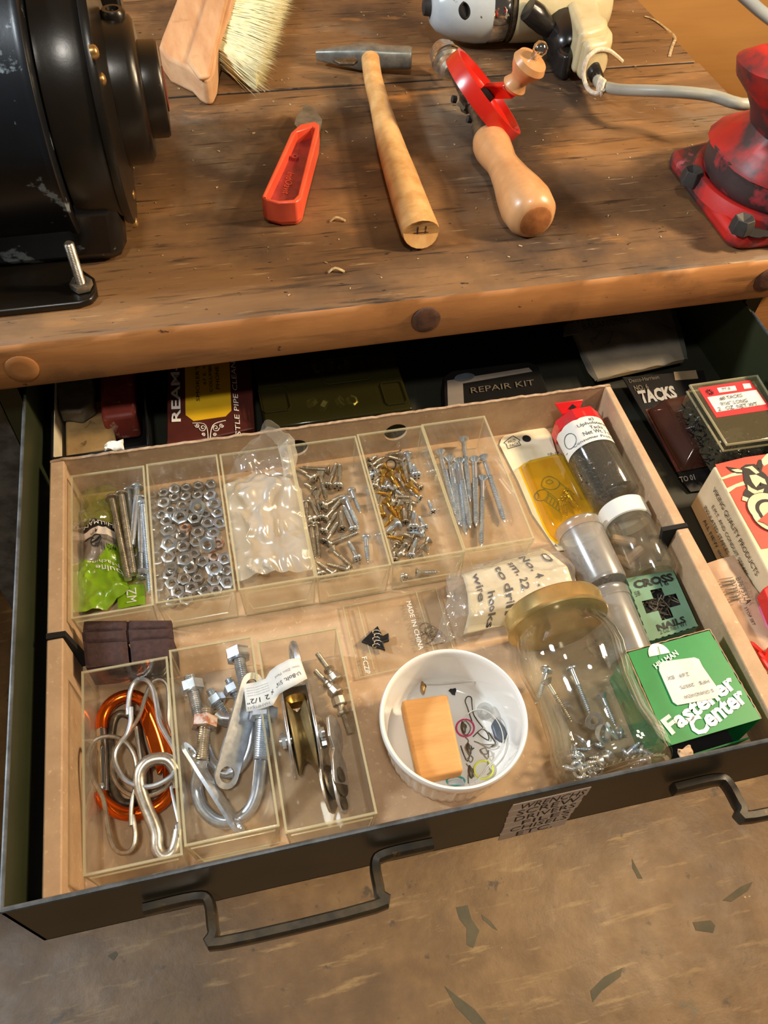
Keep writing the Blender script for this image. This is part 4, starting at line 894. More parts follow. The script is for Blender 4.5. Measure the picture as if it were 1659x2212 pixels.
t = clip('bright wire clip with a narrow loop at the back, lying over the orange carabiner', [(455, 740), (460, 640), (480, 530), (530, 465), (600, 468), (650, 530), (680, 660), (700, 790), (750, 890), (810, 990), (838, 1080), (820, 1180), (750, 1245), (640, 1292), (530, 1290), (425, 1235), (362, 1130), (352, 1040), (390, 960), (445, 890), (475, 790), (478, 680)], .0017, .0165, 'zinc_bright')
t = clip('wire clip half hidden below the others, right part behind the bin wall', [(805, 900), (775, 800), (778, 640), (765, 510), (710, 462), (640, 490), (595, 590), (550, 730), (480, 850), (385, 980), (340, 1090), (340, 1200), (400, 1310), (500, 1368), (620, 1368), (740, 1310), (810, 1220)], .0015, .0120)
hk = thing('snap_hook', q3(640, 1400, .004), 'thick grey steel snap hook with wire gate at the front right of the bin', 'carabiner')
obj('body', MB().tube([q3(*a) for a in [(845, 1300, .010), (832, 1180, .014), (770, 1090, .017), (690, 1078, .018), (605, 1105, .018), (550, 1180, .017), (548, 1290, .015), (590, 1430, .013), (645, 1560, .012), (680, 1670, .011), (682, 1770, .010), (730, 1838, .009), (800, 1815, .009), (835, 1730, .009), (850, 1640, .009)]], .0040, 12), 'steel', hk)
obj('gate', MB().tube([q3(790, 1290, .013), q3(815, 1420, .011), q3(850, 1570, .010)], .0011, 8), 'zinc', hk)
obj('eye_plate', MB().hexa([q3(820, 1590, .0125), q3(868, 1575, .0125), q3(868, 1740, .0125), q3(835, 1745, .0125)][::-1], [q3(820, 1590, .0085), q3(868, 1575, .0085), q3(868, 1740, .0085), q3(835, 1745, .0085)][::-1]), 'zinc', hk, bevel=.0006)
lettering('o', hk, 'black', q3(845, 1690, .0128), q3(865, 1690, .0128), q3(845, 1665, .0128))

# ================================================================ LOOSE THINGS IN THE CARDBOARD TRAY
# flat zip bag with pendant
zb = thing('zip_bag', P(860, 1370, TF), 'flat clear zip bag printed MADE IN CHINA holding a dark arrowhead pendant', 'bag')
zf = rows_sheet([(0, (738, 1308), (942, 1268), TF + .0024, .0005), (1, (775, 1466), (985, 1418), TF + .0024, .0005)], TF, seed=41, amp=.0007, fq=40)
obj('bag_film', MB().sheet(30, 22, zf), 'ztube', zb)
mb = MB(); ed = lambda pts: mb.tube([zf(*a) + Vector((0, 0, .0003)) for a in pts], .00045, 5, smooth=1)
ed([(.01 * 1, .01), (.01, .99)]); ed([(.01, .99), (.99, .99)]); ed([(.99, .01), (.99, .99)]); ed([(.02, .04), (.98, .04)]); ed([(.78, .01), (.80, .99)]); ed([(.16, .1), (.17, .9)])
obj('seam', mb, 'clear_edge', zb)
def zl(u0, u1, v0, v1): return lambda a, b: zf(lerp(u0, u1, b), lerp(v0, v1, a)) + Vector((0, 0, .0007))
lettering('MADE IN CHINA', zb, 'white', Z3, (1, 0, 0), (0, 1, 0), fn=zl(.655, .705, .18, .76))
lettering('FCZIP', zb, 'white', Z3, (1, 0, 0), (0, 1, 0), fn=zl(.075, .125, .70, .95))
pn = thing('arrowhead_pendant', P(818, 1375, TF), 'small dark engraved arrowhead pendant inside the flat zip bag', 'pendant')
ap = [C2(475, 1555), C2(580, 1455), C2(612, 1520), C2(650, 1500), C2(655, 1550), C2(615, 1560), C2(630, 1612)]
obj('arrow_plate', slab(ap[::-1], TF + .0052, TF + .0026), 'pewter', pn, bevel=.0006)
mb = MB()
for i in range(5):
    c_ = P(*C2(565 + 10 * (i % 2), 1500 + 22 * i), TF + .0054); mb.tube([c_ + Vector(((.0035 - .0004 * k) * math.cos(k * .8), (.0024 - .00025 * k) * math.sin(k * .8), 0)) for k in range(8)], .0004, 5, smooth=1)
obj('engraving', mb, 'steel', pn)
for i, (x, y) in enumerate(((885, 1470), (922, 1495), (895, 1535), (945, 1520))):
    c_ = P(*C2(x, y), TF + .0034); mb = MB(); mb.tube([c_ + Vector((.0044 * math.cos(a), .0040 * math.sin(a), 0)) for a in [k * PI / 8 for k in range(16)]], .00045, 6, closed=True, smooth=1)
    tag(obj('jump_ring', mb, 'steel'), 'thin metal jump ring inside the flat zip bag beside the print', 'ring', 'jump rings in the zip bag')
# bubble bag with note paper
pb = thing('parts_packet', P(1110, 1290, TF), 'clear bag wrapped round a curled note with handwritten marker text beside the jar', 'packet')
pf = rows_sheet([(0, (993, 1242), (1170, 1186), TF + .014, .0), (.12, (1000, 1248), (1185, 1192), TF + .022, .0), (.45, (1010, 1285), (1225, 1225), TF + .032, .0), (.75, (1012, 1325), (1240, 1270), TF + .026, .0), (1, (1000, 1372), (1238, 1322), TF + .012, .0)], TF, seed=51, amp=.0008, fq=40)
o = obj('note_paper', MB().sheet(24, 30, pf), 'cardcream', pb); o.modifiers.new('s', 'SOLIDIFY').thickness = .0003
def pz(u0, u1, v0, v1): return lambda a, b: pf(lerp(u0, u1, b), lerp(v0, v1, a)) + Vector((0, 0, .0010))
for s_, u0, u1, v0, v1 in (('wire', .10, .17, .14, .62), ('hooks', .20, .27, .52, .98), ('to drill', .36, .44, .12, .88), ('sm. 22', .52, .60, .10, .62), ('No. 4 .', .68, .76, .05, .62), ('Q', .88, .96, .12, .3)):
    lettering(s_, pb, 'ink', Z3, (1, 0, 0), (0, 1, 0), fn=pz(u0, u1, v0, v1), bold=.02)
ff = rows_sheet([(0, (975, 1235), (1175, 1182), TF + .016, .003), (.2, (962, 1250), (1205, 1190), TF + .028, .003), (.5, (975, 1300), (1240, 1222), TF + .036, .003), (.8, (985, 1340), (1248, 1280), TF + .029, .003), (1, (935, 1392), (1215, 1345), TF + .004, .002)], TF, seed=57, amp=.0030, fq=55)
obj('bag_film', MB().sheet(48, 48, ff), 'film', pb)
ff2 = rows_sheet([(0, (962, 1235), (1000, 1240), TF + .012, .004), (.5, (965, 1300), (1010, 1310), TF + .018, .004), (1, (932, 1395), (1010, 1385), TF + .004, .003)], TF, seed=67, amp=.0040, fq=80)
obj('bag_fold', MB().sheet(20, 40, ff2), 'film', pb)

# porcelain ramekin
rc = P(985, 1557, -.0835); rc = Vector((.1082, .1850, 0))
rk = thing('ramekin', (rc.x, rc.y, TF + .0004), 'round white fluted porcelain ramekin holding a wood block and fishing tackle', 'dish')
z0 = TF + .0004; zr = -.0830; H = zr - z0
mb = MB(); mb.M = Matrix.Translation((rc.x, rc.y, z0))
flute = lambda a, h: 1 + (.022 * abs(math.sin(a * 22)) if .002 < h < H - .009 else 0)
outp = [(.0001, .0012), (.034, .0012), (.0375, 0), (.0395, .0015), (.0400, .004), (.0410, .012), (.0420, .022), (.0440, H - .0095), (.0450, H - .0085), (.0466, H - .006), (.0468, H - .002), (.0460, H), (.0447, H - .0004), (.0438, H - .002), (.0434, H - .007), (.0410, .018), (.0400, .008), (.038, .0052), (.0345, .0042), (.0001, .0040)]
mb.lathe(outp, 176, cap=False, rad=lambda a, h: flute(a, h)); 
# the inside stays smooth: rebuild inner rings without flutes
for i, v in enumerate(mb.v):
    k = i // 176
    if k >= 10:
        a = 2 * PI * (i % 176) / 176; r, h = outp[k]; mb.v[i] = Vector((rc.x + r * math.cos(a), rc.y + r * math.sin(a), z0 + h))
obj('bowl', mb, 'ceramic', rk, sm=60)
RF = z0 + .0042
blk = [CR(278, 632), CR(690, 575), CR(838, 1262), CR(440, 1345)]
tz_ = RF + .0190
t4 = quadz(blk, tz_); o = obj('wood_block', MB().hexa(t4[::-1], [Vector((a.x, a.y, tz_ - .012)) for a in t4][::-1]), 'blockwood', bevel=.0018)
o.modifiers['bevel'].segments = 3; tag(o, 'tan rounded wood block resting in the white ramekin', 'wood block')
def qr(x, y, h): return P(*CR(x, y), RF + h)
def wire(nm, lab, cat, pts, r, mat, closed=False, group=None, h=.0012, smooth=3):
    o = obj(nm, MB().tube([qr(p_[0], p_[1], (p_[2] if len(p_) > 2 else h)) for p_ in pts], r, 6, closed=closed, smooth=smooth), mat); return tag(o, lab, cat, group)
wire('fishing_line', 'clear fishing line looping round inside the ramekin', 'fishing line', [(510, 480, .012), (620, 478, .012), (830, 462, .014), (1000, 470, .014), (1130, 530, .012), (1220, 640, .010), (1262, 770, .008), (1235, 930, .006), (1180, 1080, .005), (1090, 1200, .003), (990, 1320, .003), (890, 1390, .003)], .00035, 'paper_white')
wire('fishing_line', 'second strand of clear line crossing the hooks in the ramekin', 'fishing line', [(840, 800, .006), (900, 735, .008), (1000, 715, .010), (1100, 770, .010), (1170, 880, .008), (1190, 1000, .005), (1150, 1110, .004), (1040, 1240, .003), (940, 1370, .003)], .00035, 'paper_white')
circ = lambda x, y, r, n=14, q=.95: [(x + r * math.cos(2 * PI * k / n), y + r * q * math.sin(2 * PI * k / n)) for k in range(n)]
wire('loop_band', 'pink plastic loop round the hooks in the ramekin', 'loop', circ(850, 880, 80), .0006, 'pinkloop', True, h=.002)
wire('loop_band', 'yellow plastic loop at the front of the ramekin', 'loop', circ(1015, 1255, 84), .0007, 'yellowloop', True, h=.002)
wire('loop_band', 'teal plastic loop below the wood block in the ramekin', 'loop', circ(765, 1355, 80, q=.5), .0006, 'tealloop', True, h=.002)
cl = quadz([CR(690, 1350), CR(830, 1330), CR(850, 1390), CR(700, 1390)], RF + .003)
tag(obj('plastic_clip', MB().hexa(cl[::-1], [a + Vector((0, 0, -.0025)) for a in cl][::-1]), 'paleblue', bevel=.0006), 'small pale plastic clip in the teal loop of the ramekin', 'clip')
swv = [('safety_pin_snap', [(930, 880), (870, 700), (850, 640), (870, 600), (905, 610), (912, 680), (930, 770), (1010, 880)]), ('snap', [(830, 830), (860, 820), (900, 880), (870, 940), (830, 930), (820, 870)]),
       ('snap', [(850, 960), (880, 1000), (850, 1050), (880, 1110), (920, 1150), (900, 1190), (870, 1150)]), ('snap', [(920, 960), (1000, 890), (1050, 930), (1060, 990), (1000, 960), (960, 920)]),
       ('snap', [(930, 1000), (1020, 1030), (1130, 1030), (1060, 1060), (960, 1010)]), ('snap', [(980, 1080), (1030, 1060), (1050, 1110), (1000, 1110), (985, 1075), (1050, 1160), (1060, 1080)]),
       ('snap', [(810, 1040), (830, 1100), (870, 1180), (900, 1090), (930, 1060)]), ('hook', [(860, 1200), (900, 1260), (930, 1320), (880, 1290), (880, 1380)]),
       ('snap', [(1050, 1180), (1060, 1230), (1080, 1270), (1050, 1300)]), ('snap', [(1060, 920), (1100, 980), (1120, 1020), (1080, 1050)])]
for i, (n_, pts) in enumerate(swv):
    wire('swivel_snap', ['tall', 'pink-looped', 'upper dark', 'upper bright', 'middle bright', 'lower bright', 'lower dark', 'front', 'small front', 'right bright'][i] + ' wire fishing snap in the tangle of the ramekin', 'fishing snap', pts, .00042, 'steel' if i % 3 else 'darksteel', group='fishing snaps', h=.0012 + .0008 * (i % 3))
for i, (x, y, lab) in enumerate(((840, 890, 'inside the pink loop'), (890, 1085, 'in the middle of the tangle'), (905, 1290, 'at the front beside the teal loop'), (478, 530, 'alone behind the wood block'))):
    t = thing('barrel_swivel', qr(x, y, .0015), 'tiny brass barrel swivel ' + lab, 'swivel', 'barrel swivels'); mb = MB(); mb.M = frame(qr(x, y + 30, .002 if i < 3 else .010), (.1, 1, .1), (0, 0, 1)); mb.lathe([(.0005, -.001), (.0012, 0), (.0018, .0025), (.0018, .004), (.0012, .006), (.0005, .0075)], 10)
    obj('barrel', mb, 'darksteel' if i < 3 else 'brass_screw', t); e = qr(x, y - 25, .002 if i < 3 else .010); obj('eye', MB().tube([e + Vector((.0015 * math.cos(a), .0018 * math.sin(a), 0)) for a in [k * PI / 5 for k in range(10)]], .0004, 5, closed=True, smooth=1), 'darksteel', t)
t = thing('plastic_spool', qr(1020, 720, 0), 'small clear plastic sleeve with a flange standing in the ramekin', 'spool'); mb = MB(); mb.M = Matrix.Translation(qr(1015, 765, 0))
mb.lathe([(.0040, .0), (.0040, .0065), (.0056, .0068), (.0056, .0082), (.0030, .0084), (.0028, .0078), (.0028, 0)], 24, cap=False); obj('sleeve', mb, 'frost', t)
sk = quadz([CR(1085, 850), CR(1130, 780), CR(1205, 870), CR(1235, 950), CR(1170, 1000), CR(1120, 960)], RF + .0045); tag(obj('lead_sinker', MB().hexa(sk[::-1], [a + Vector((0, 0, -.004)) for a in sk][::-1]), 'lead', bevel=.001), 'grey lead sinker with black rubber end in the ramekin', 'sinker')
for (x, y) in ((740, 555), (1165, 975)):
    mb = MB(); mb.M = Matrix.Translation(qr(x, y, .0005)); mb.lathe([(.0022, -.0004), (.0026, .0004), (.0012, .0012)], 9, rad=lambda a, h: 1 + .3 * math.sin(3 * a)); tag(obj('black_crumb', mb, 'black'), 'black rubber crumb ' + ('near the back of the ramekin floor' if y < 600 else 'at the end of the grey sinker'), 'crumb')

# glass jar lying on its side
JX, JZ = .1985, TF + .0376
jr = thing('glass_jar', (JX, .19, TF), 'clear glass jar with gold metal lid lying on its side with screws inside', 'jar')
mb = MB(); mb.M = frame((JX, .1290, JZ), (0, 1, .0), (1, 0, 0))
oj = [(.0001, .0035), (.020, .0030), (.0285, .0006), (.0330, .0010), (.0362, .0045), (.0372, .011), (.0366, .020), (.0340, .032), (.0330, .055), (.0345, .070), (.0362, .080), (.0358, .090), (.0335, .098), (.0310, .1035), (.0310, .108), (.0318, .110), (.0310, .112), (.0310, .118)]
ij = [(.0290, .118), (.0290, .106), (.0315, .098), (.0338, .090), (.0342, .080), (.0325, .070), (.0310, .055), (.0320, .032), (.0346, .020), (.0350, .011), (.0335, .0068), (.020, .0060), (.0001, .0062)]
ij = [(r - .0004, h) for r, h in ij[:-1]] + [ij[-1]]
mb.lathe(oj + ij, 56, cap=False); obj('glass', mb, 'glass', jr, sm=70)
mb = MB(); mb.M = frame((JX, .1290, JZ), (0, 1, 0), (1, 0, 0))
for k in range(48):
    a = 2 * PI * k / 48; mb.tube([(.0296 * math.cos(a), .0296 * math.sin(a), .0012), (.0322 * math.cos(a + .03), .0322 * math.sin(a + .03), .0014)], .0005, 4, smooth=1)
obj('base_knurling', mb, 'clear_edge', jr)
mb = MB(); mb.M = frame((JX, .1290, JZ), (0, 1, 0), (1, 0, 0))
mb.lathe([(.0312, .1075), (.0352, .1075), (.0358, .1085), (.0354, .1095), (.0350, .1110), (.0352, .1195), (.0340, .1215), (.0312, .1220), (.0305, .1212), (.0001, .1212)], 64); obj('lid', mb, 'gold', jr)
jp = [((1180, 1470), (1235, 1560), 'z'), ((1235, 1445), (1275, 1545), 'z'), ((1300, 1500), (1330, 1570), 'z'), ((1180, 1450), (1160, 1520), 'd')]
random.seed(11)
mid = 'screws heaped in the glass jar'
for i in range(30):
    if i < 4:
        a, b, _ = jp[i]; A = P(a[0], a[1], JZ - .020); B = P(b[0], b[1], JZ - .022)
    else:
        y = random.uniform(.136, .163); x = JX + random.uniform(-.020, .024); zz = JZ - math.sqrt(max(0, .0298 ** 2 - (x - JX) ** 2)) + random.uniform(.001, .006) + (.163 - y) * .30
        A = Vector((x, y, zz)); a = random.uniform(0, 2 * PI); B = A + Vector((math.cos(a) * .012, math.sin(a) * .007, random.uniform(-.001, .004))); B.y = max(.137, B.y)
        dx = B.x - JX; B.z = max(B.z, JZ - math.sqrt(max(0, .031 ** 2 - dx * dx)) + .001)
    L = (B - A).length; s_, hd = screw_mb(max(.008, L), .0017, 'pan' if i % 2 else 'flat', .0038 if i % 3 else .0046); k = len(s_.v); s_.v += hd.v; s_.f += [[q + k for q in w_] for w_ in hd.f]; s_.m += hd.m
    o = obj('screw', s_, ['zinc_bright' if i % 4 else 'steel', 'void'], local=True, sm=50); o.location = A; o.rotation_mode = 'QUATERNION'; o.rotation_quaternion = aim(A, B)
    tag(o, ['long zinc screw leaning along the jar side, leftmost', 'long zinc screw lying along the middle of the jar', 'long zinc screw at the right of the jar', 'short screw under the leftmost one in the jar'][i] if i < 4 else 'short zinc screw in the heap at the bottom of the glass jar', 'screw', mid)
for i, (x, y, r) in enumerate(((1283, 1556, .0062), (1300, 1585, .0058), (1320, 1580, .0062), (1255, 1600, .0055))):
    o = obj('washer', MB(), 'zinc') if False else None
    mb = MB(); R_ = r; mb.lathe([(R_, 0), (R_, .0010), (R_ * .45, .0010), (R_ * .45, 0)], 22, cap=False); k = 22 * 3; mb.f += [[k + j, k + (j + 1) % 22, (j + 1) % 22, j] for j in range(22)]; mb.m += [0] * 22
    o = obj('washer', mb, 'zinc', local=True); o.location = P(x, y, JZ - .012 + .001 * i); o.rotation_euler = (.9 - .5 * i, .4 * i, 0); tag(o, 'flat zinc washer on the screw heap in the glass jar', 'washer', 'washers in the jar')
random.seed(5)

# tubes, canisters, plastic jar
def along_y(x, y0, r, prof, mat, name, parent, seg=36, cap=False, dx=0, z=None):
    mb = MB(); mb.M = frame((x, y0, (TF + r) if z is None else z), (dx, 1, 0), (1, 0, 0)); mb.lathe(prof, seg, cap=cap); return obj(name, mb, mat, parent, sm=50)
tx = .2895; tr = .0205
tb = thing('tack_tube', (tx, .38, TF), 'clear tube of dark upholstery tacks with red hanging cap and white label', 'tube')
along_y(tx, .343, tr, [(.0001, 0), (tr - .002, 0), (tr, .002), (tr, .079), (tr - .0012, .079), (tr - .0012, .003), (.0001, .0015)], 'ztube', 'tube_body', tb, z=TF + tr + .001, dx=-.03)
mb = MB(); mb.M = frame((tx, .343, TF + tr + .001), (-.03, 1, 0), (1, 0, 0)); mb.lathe([(tr + .0003, .072), (tr + .0016, .073), (tr + .0016, .083), (tr - .002, .086), (.0001, .086)], 8, a0=PI / 8)
mb.box(-.013, .005, tr - .006, tr - .004, .086, .102) if False else None
obj('cap', mb, 'redcapplastic', tb)
cp = Vector((tx - .0026, .343 + .086, TF + tr + .001))
mb = MB(); tabp = [(-.016, .006), (.010, .006), (.003, -.010), (-.006, -.010)]
mb.M = Matrix.Translation(cp + Vector((-.004, .004, .014))) @ Matrix.Rotation(.95, 4, 'X'); mb.hexa([(x, y, .0016) for x, y in tabp][::-1], [(x, y, 0) for x, y in tabp][::-1]); obj('hang_tab', mb, 'redcapplastic', tb, bevel=.0006)
mb = MB(); mb.M = Matrix.Translation(cp + Vector((-.004, .004, .014))) @ Matrix.Rotation(.95, 4, 'X'); mb.prism([(-.004, 0), (0, .0035), (.0035, .0005), (0, -.001)], .0010, .0020); obj('tab_hole', mb, 'void', tb)
TCZ = TF + tr + .001
def tubesurf(x0, y0, r, a0, a1, h0, h1, dx=-.03, cz=None):       # u round, v along
    cz = TCZ if cz is None else cz
    Mx = frame((x0, y0, cz), (dx, 1, 0), (1, 0, 0))
    def fn(u, v): a = lerp(a0, a1, u); return Mx @ Vector((r * math.sin(a), r * -math.cos(a) * -1 * -1, lerp(h0, h1, v)))
    return fn
def tsf(r, a0, a1, h0, h1):
    def fn(u, v): a = lerp(a0, a1, u); h = lerp(h0, h1, v); return Vector((tx - .03 * h + r * math.sin(a), .343 + h, TCZ + r * math.cos(a)))
    return fn
lab_f = tsf(tr + .0003, -1.75, 1.2, .046, .0725)
obj('label', MB().sheet(24, 2, lab_f), 'paper_white', tb)
def tt(s_, u0, u1, v0, v1, mat='lead'):
    lettering(s_, tb, mat, Z3, (1, 0, 0), (0, 1, 0), fn=lambda a, b: tsf(tr + .0006, -1.75, 1.2, .046, .0725)(lerp(u0, u1, a), lerp(v0, v1, b) - .12 * (lerp(u0, u1, a) - .5) * 0), bold=.008)
tt('#3', .60, .68, .80, .93); tt('Upholsterers', .42, .92, .62, .78); tt('Tacks', .56, .76, .47, .60); tt('Net Wt. 3 oz.', .44, .90, .28, .44); tt('Consumer Products', .25, .95, .10, .20); 
mb = MB(); mb.tube([tsf(tr + .0007, -1.75, 1.2, .046, .0725)(.24 + .10 * math.cos(a), .42 + .26 * math.sin(a)) for a in [k * PI / 8 for k in range(16)]], .0003, 5, closed=True, smooth=1); obj('pen_loop', mb, 'lead', tb)
random.seed(3); mb = MB()
for i in range(420):
    h = random.uniform(.010, .062); a = random.uniform(-2.4, 2.0); rr = (tr - .004) * math.sqrt(random.uniform(.1, 1)); x = tx + rr * math.sin(a); z = TCZ - abs(rr * math.cos(a)) * .95 + random.uniform(0, .006)
    z = min(z, TCZ + .004 + (h - .03) * .1); c_ = Vector((x - .002, .343 + h, z)); d = Vector((random.uniform(-1, 1), random.uniform(-1, 1), random.uniform(-.6, .6))); mb.M = frame(c_, d, (.3, .2, 1)); mb.lathe([(.0019, 0), (.0012, .0007), (.0006, .0012), (.0001, .0075)], 5)
mb.M = None; tag(obj('tack_fill', mb, 'tack', tb), None, kind='stuff')
# clear jar with white lid
wj = thing('plastic_jar', (.2895, .30, TF), 'small clear plastic jar with white screw lid holding wooden dowels', 'jar'); r = .0188; jx = .2905
along_y(jx, .2700, r, [(.0001, .003), (.012, .002), (r - .003, 0), (r, .003), (r, .046), (r - .0015, .050), (r - .0015, .056), (r - .003, .056), (r - .003, .046), (r - .0012, .044), (r - .0012, .004), (.0001, .004)], 'ztube', 'jar_body', wj, dx=.02)
along_y(jx + .001, .3200, r, [(r - .0012, .0), (r + .0002, .0005), (r + .0002, .0145), (r - .001, .0155), (.0001, .0155)], 'whitecap', 'lid', wj, dx=.02, z=TF + r)
for i, (a, b, z) in enumerate((((1322, 1163), (1372, 1172), .012), ((1352, 1215), (1385, 1185), .009), ((1330, 1205), (1370, 1222), .006))):
    A = P(*a, TF + z); B = P(*b, TF + z); mb = MB(); mb.M = frame(A, B - A, (0, 0, 1)); L = (B - A).length; mb.lathe([(.0030, 0), (.0037, .0015), (.0037, L - .0015), (.0030, L)], 20, rad=lambda a_, h: 1 - .05 * (int(a_ / (2 * PI) * 20) % 2))
    tag(obj('wooden_dowel', mb, 'dowel', sm=20), 'short fluted wooden dowel in the white-lidded jar, ' + ('upper', 'lower right', 'lower left')[i], 'dowel', 'dowels in the plastic jar')
# two frosted film canisters
for i, (x, y0, lab) in enumerate(((.2530, .2700, 'frosted plastic film canister lying behind its twin, upper one'), (.2470, .2075, 'frosted plastic film canister lying half behind the glass jar, lower one'))):
    t = thing('film_canister', (x, y0 + .03, TF), lab, 'canister', 'frosted film canisters'); r = .0178
    along_y(x, y0, r, [(.0001, .001), (r - .002, .001), (r - .0012, .003), (r - .0004, .048), (r - .0020, .048), (r - .0026, .004), (.0001, .003)], 'frost', 'canister_body', t, dx=-.03 if i == 0 else .02)
    along_y(x + (-.0014 if i == 0 else .001), y0 + .0470, r, [(r - .003, 0), (r + .0004, .0003), (r + .0006, .0035), (r + .0004, .0062), (r + .0010, .0072), (r + .0004, .0085), (r - .002, .0092), (.0001, .0088)], 'frost', 'canister_lid', t, z=TF + r, dx=-.03)
    mb = MB()
    for k in range(26):
        c_ = Vector((x + random.uniform(-.009, .009), y0 + random.uniform(.008, .030 + .01 * (1 - i)), TF + .0045 + random.uniform(0, .004))); mb.M = frame(c_, (random.uniform(-1, 1), random.uniform(-1, 1), random.uniform(-.2, .2)), (0, .1, 1)); mb.lathe([(.0018, 0), (.0010, .001), (.0009, .008)], 6)
    mb.M = None; tag(obj('canister_fill', mb, 'darksteel', t), None, kind='stuff')
# white card with yellow blister
cdt = thing('anchor_card', P(1170, 1050, TF), 'white foxed hanging card with yellow blister of screws and plugs', 'card')
zc = TF + .0015
cpts = [(1083, 948), (1090, 941), (1168, 921), (1180, 926), (1190, 938), (1205, 990), (1262, 1100), (1290, 1160), (1225, 1188), (1205, 1190), (1150, 1110), (1120, 1040), (1079, 960)]
obj('card', slab(cpts[::-1], zc, zc - .0008), 'cardcream', cdt)
mb = MB(); hc = P(*CT(257, 290), zc + .0002); mb.M = Matrix.Translation(hc); mb.lathe([(.0038, -.0002), (.0038, .0002)], 20); obj('hang_hole', mb, 'void', cdt)
yb = [CT(200, 500), CT(240, 465), CT(470, 410), CT(515, 425), CT(760, 870), CT(700, 950), CT(470, 1045), CT(420, 1000), CT(380, 930)]
t0 = quadz(yb, zc + .0002); cen = sum(t0, Vector()) / len(t0)
obj('yellow_panel', MB().hexa(t0[::-1], [a + Vector((0, 0, -.0002)) for a in t0][::-1]), 'yellowpk', cdt)
t1 = [cen + (a - cen) * .98 + Vector((0, 0, .0001)) for a in t0]; t2 = [cen + (a - cen) * .86 + Vector((0, 0, .011)) for a in t0]
obj('blister', MB().hexa(t2[::-1], t1[::-1]), 'yblister', cdt, bevel=.002)
qd = lambda x, y, h=.0006: P(*CT(x, y), zc + h)
mb = MB(); tb_ = lambda pts, c=False: mb.tube([qd(*a) for a in pts], .0004, 5, closed=c)
tb_([(365, 620), (380, 575), (430, 562), (490, 600), (480, 640), (430, 655), (375, 640)], True); tb_([(490, 605), (600, 690)]); tb_([(375, 645), (500, 745)]); tb_([(395, 600), (420, 585), (445, 600), (420, 615)], True)
tb_([(315, 695), (350, 660), (395, 660), (410, 690), (380, 730), (330, 730)], True); tb_([(410, 690), (540, 790)]); tb_([(380, 730), (500, 820)]); tb_([(330, 675), (345, 700), (340, 720)])
for k in range(6): tb_([(415 + 22 * k, 700 + 17 * k), (400 + 22 * k, 735 + 17 * k)])
obj('line_drawing', mb, 'lead', cdt)
mb = MB(); hs = [(95, 320), (145, 278), (160, 270), (210, 300), (200, 312), (215, 335), (125, 362), (112, 330)]
mb.tube([qd(*a, .0004) for a in hs], .0003, 5, closed=True, smooth=1); obj('house_mark', mb, 'black', cdt)
lettering('PRO', cdt, 'black', qd(128, 328), qd(180, 312), qd(122, 308)); lettering('PACK', cdt, 'black', qd(140, 352), qd(205, 334), qd(134, 332))
lettering('10-14', cdt, 'black', qd(412, 412), qd(492, 398), qd(408, 396)); lettering('4.9', cdt, 'black', qd(455, 1070), qd(505, 1060), qd(448, 1050))
for i, (a, b, c_, d_) in enumerate(((520, 720, 545, 850), (540, 670, 620, 800), (500, 740, 520, 850), (560, 690, 640, 810))):
    place_screw(CT(a, b), CT(c_, d_), 'pan', 'brass', .0018, .0034, 'screws in the yellow blister', 'yellowish screw inside the yellow blister of the card', zc + .006, zc + .004)
# cross nails box
xz = -.1085
xb = thing('nail_box', P(1430, 1310, TF), 'grey-green box marked CROSS NAILS with a cross-shaped window', 'box')
tq = [P(1352, 1249, xz), P(1455, 1231, xz), P(1509, 1352, xz), P(1402, 1386, xz)]
bx_ = lambda u, v, z=0: lerp(lerp(tq[0], tq[1], u), lerp(tq[3], tq[2], u), v) + Vector((0, 0, z))
crossp = [(.38, .26), (.62, .26), (.62, .40), (.85, .40), (.85, .60), (.62, .60), (.62, .76), (.38, .76), (.38, .60), (.14, .60), (.14, .40), (.38, .40)]
import bmesh
def plate_hole(outer, inner, z0, z1):
    bm = bmesh.new(); es = []
    for ring in (outer, inner):
        vs = [bm.verts.new(p_) for p_ in ring]; es += [bm.edges.new((vs[i], vs[(i + 1) % len(vs)])) for i in range(len(vs))]
    bmesh.ops.triangle_fill(bm, use_beauty=True, edges=es); r = bmesh.ops.extrude_face_region(bm, geom=bm.faces[:])
    bmesh.ops.translate(bm, verts=[v for v in r['geom'] if isinstance(v, bmesh.types.BMVert)], vec=(0, 0, z1 - z0)); bmesh.ops.recalc_face_normals(bm, faces=bm.faces[:]); bm.verts.index_update()
    mb = MB().add([v.co.copy() for v in bm.verts], [[v.index for v in f_.verts] for f_ in bm.faces]); bm.free(); return mb
obj('top_panel', plate_hole([bx_(0, 0), bx_(1, 0), bx_(1, 1), bx_(0, 1)], [bx_(u, v) for u, v in crossp], 0, -.0006), 'crossgreen', xb, sm=0)
lo = [Vector((a.x, a.y, TF + .0003)) for a in tq]
for i in range(4):
    a, b, c_, d_ = tq[i], tq[(i + 1) % 4], lo[(i + 1) % 4], lo[i]; n = (b - a).cross(d_ - a).normalized() * -.0005
    obj('side_panel', MB().hexa([a + n, b + n, c_ + n, d_ + n], [a, b, c_, d_]), 'crossgreen', xb, sm=0)
obj('inner_floor', MB().hexa([bx_(u, v, -.004) for u, v in ((.03, .03), (.03, .97), (.97, .97), (.97, .03))], [bx_(u, v, -.005) for u, v in ((.03, .03), (.03, .97), (.97, .97), (.97, .03))]), 'void', xb)
mb = MB()
for i in range(60):
    c_ = bx_(random.uniform(.2, .8), random.uniform(.3, .7), -.0035); mb.M = frame(c_, (random.uniform(-1, 1), random.uniform(-1, 1), .1), (0, 0, 1)); mb.lathe([(.0014, 0), (.0005, .0004), (.0005, .008)], 5)
mb.M = None; tag(obj('nail_fill', mb, 'darksteel', xb), None, kind='stuff')
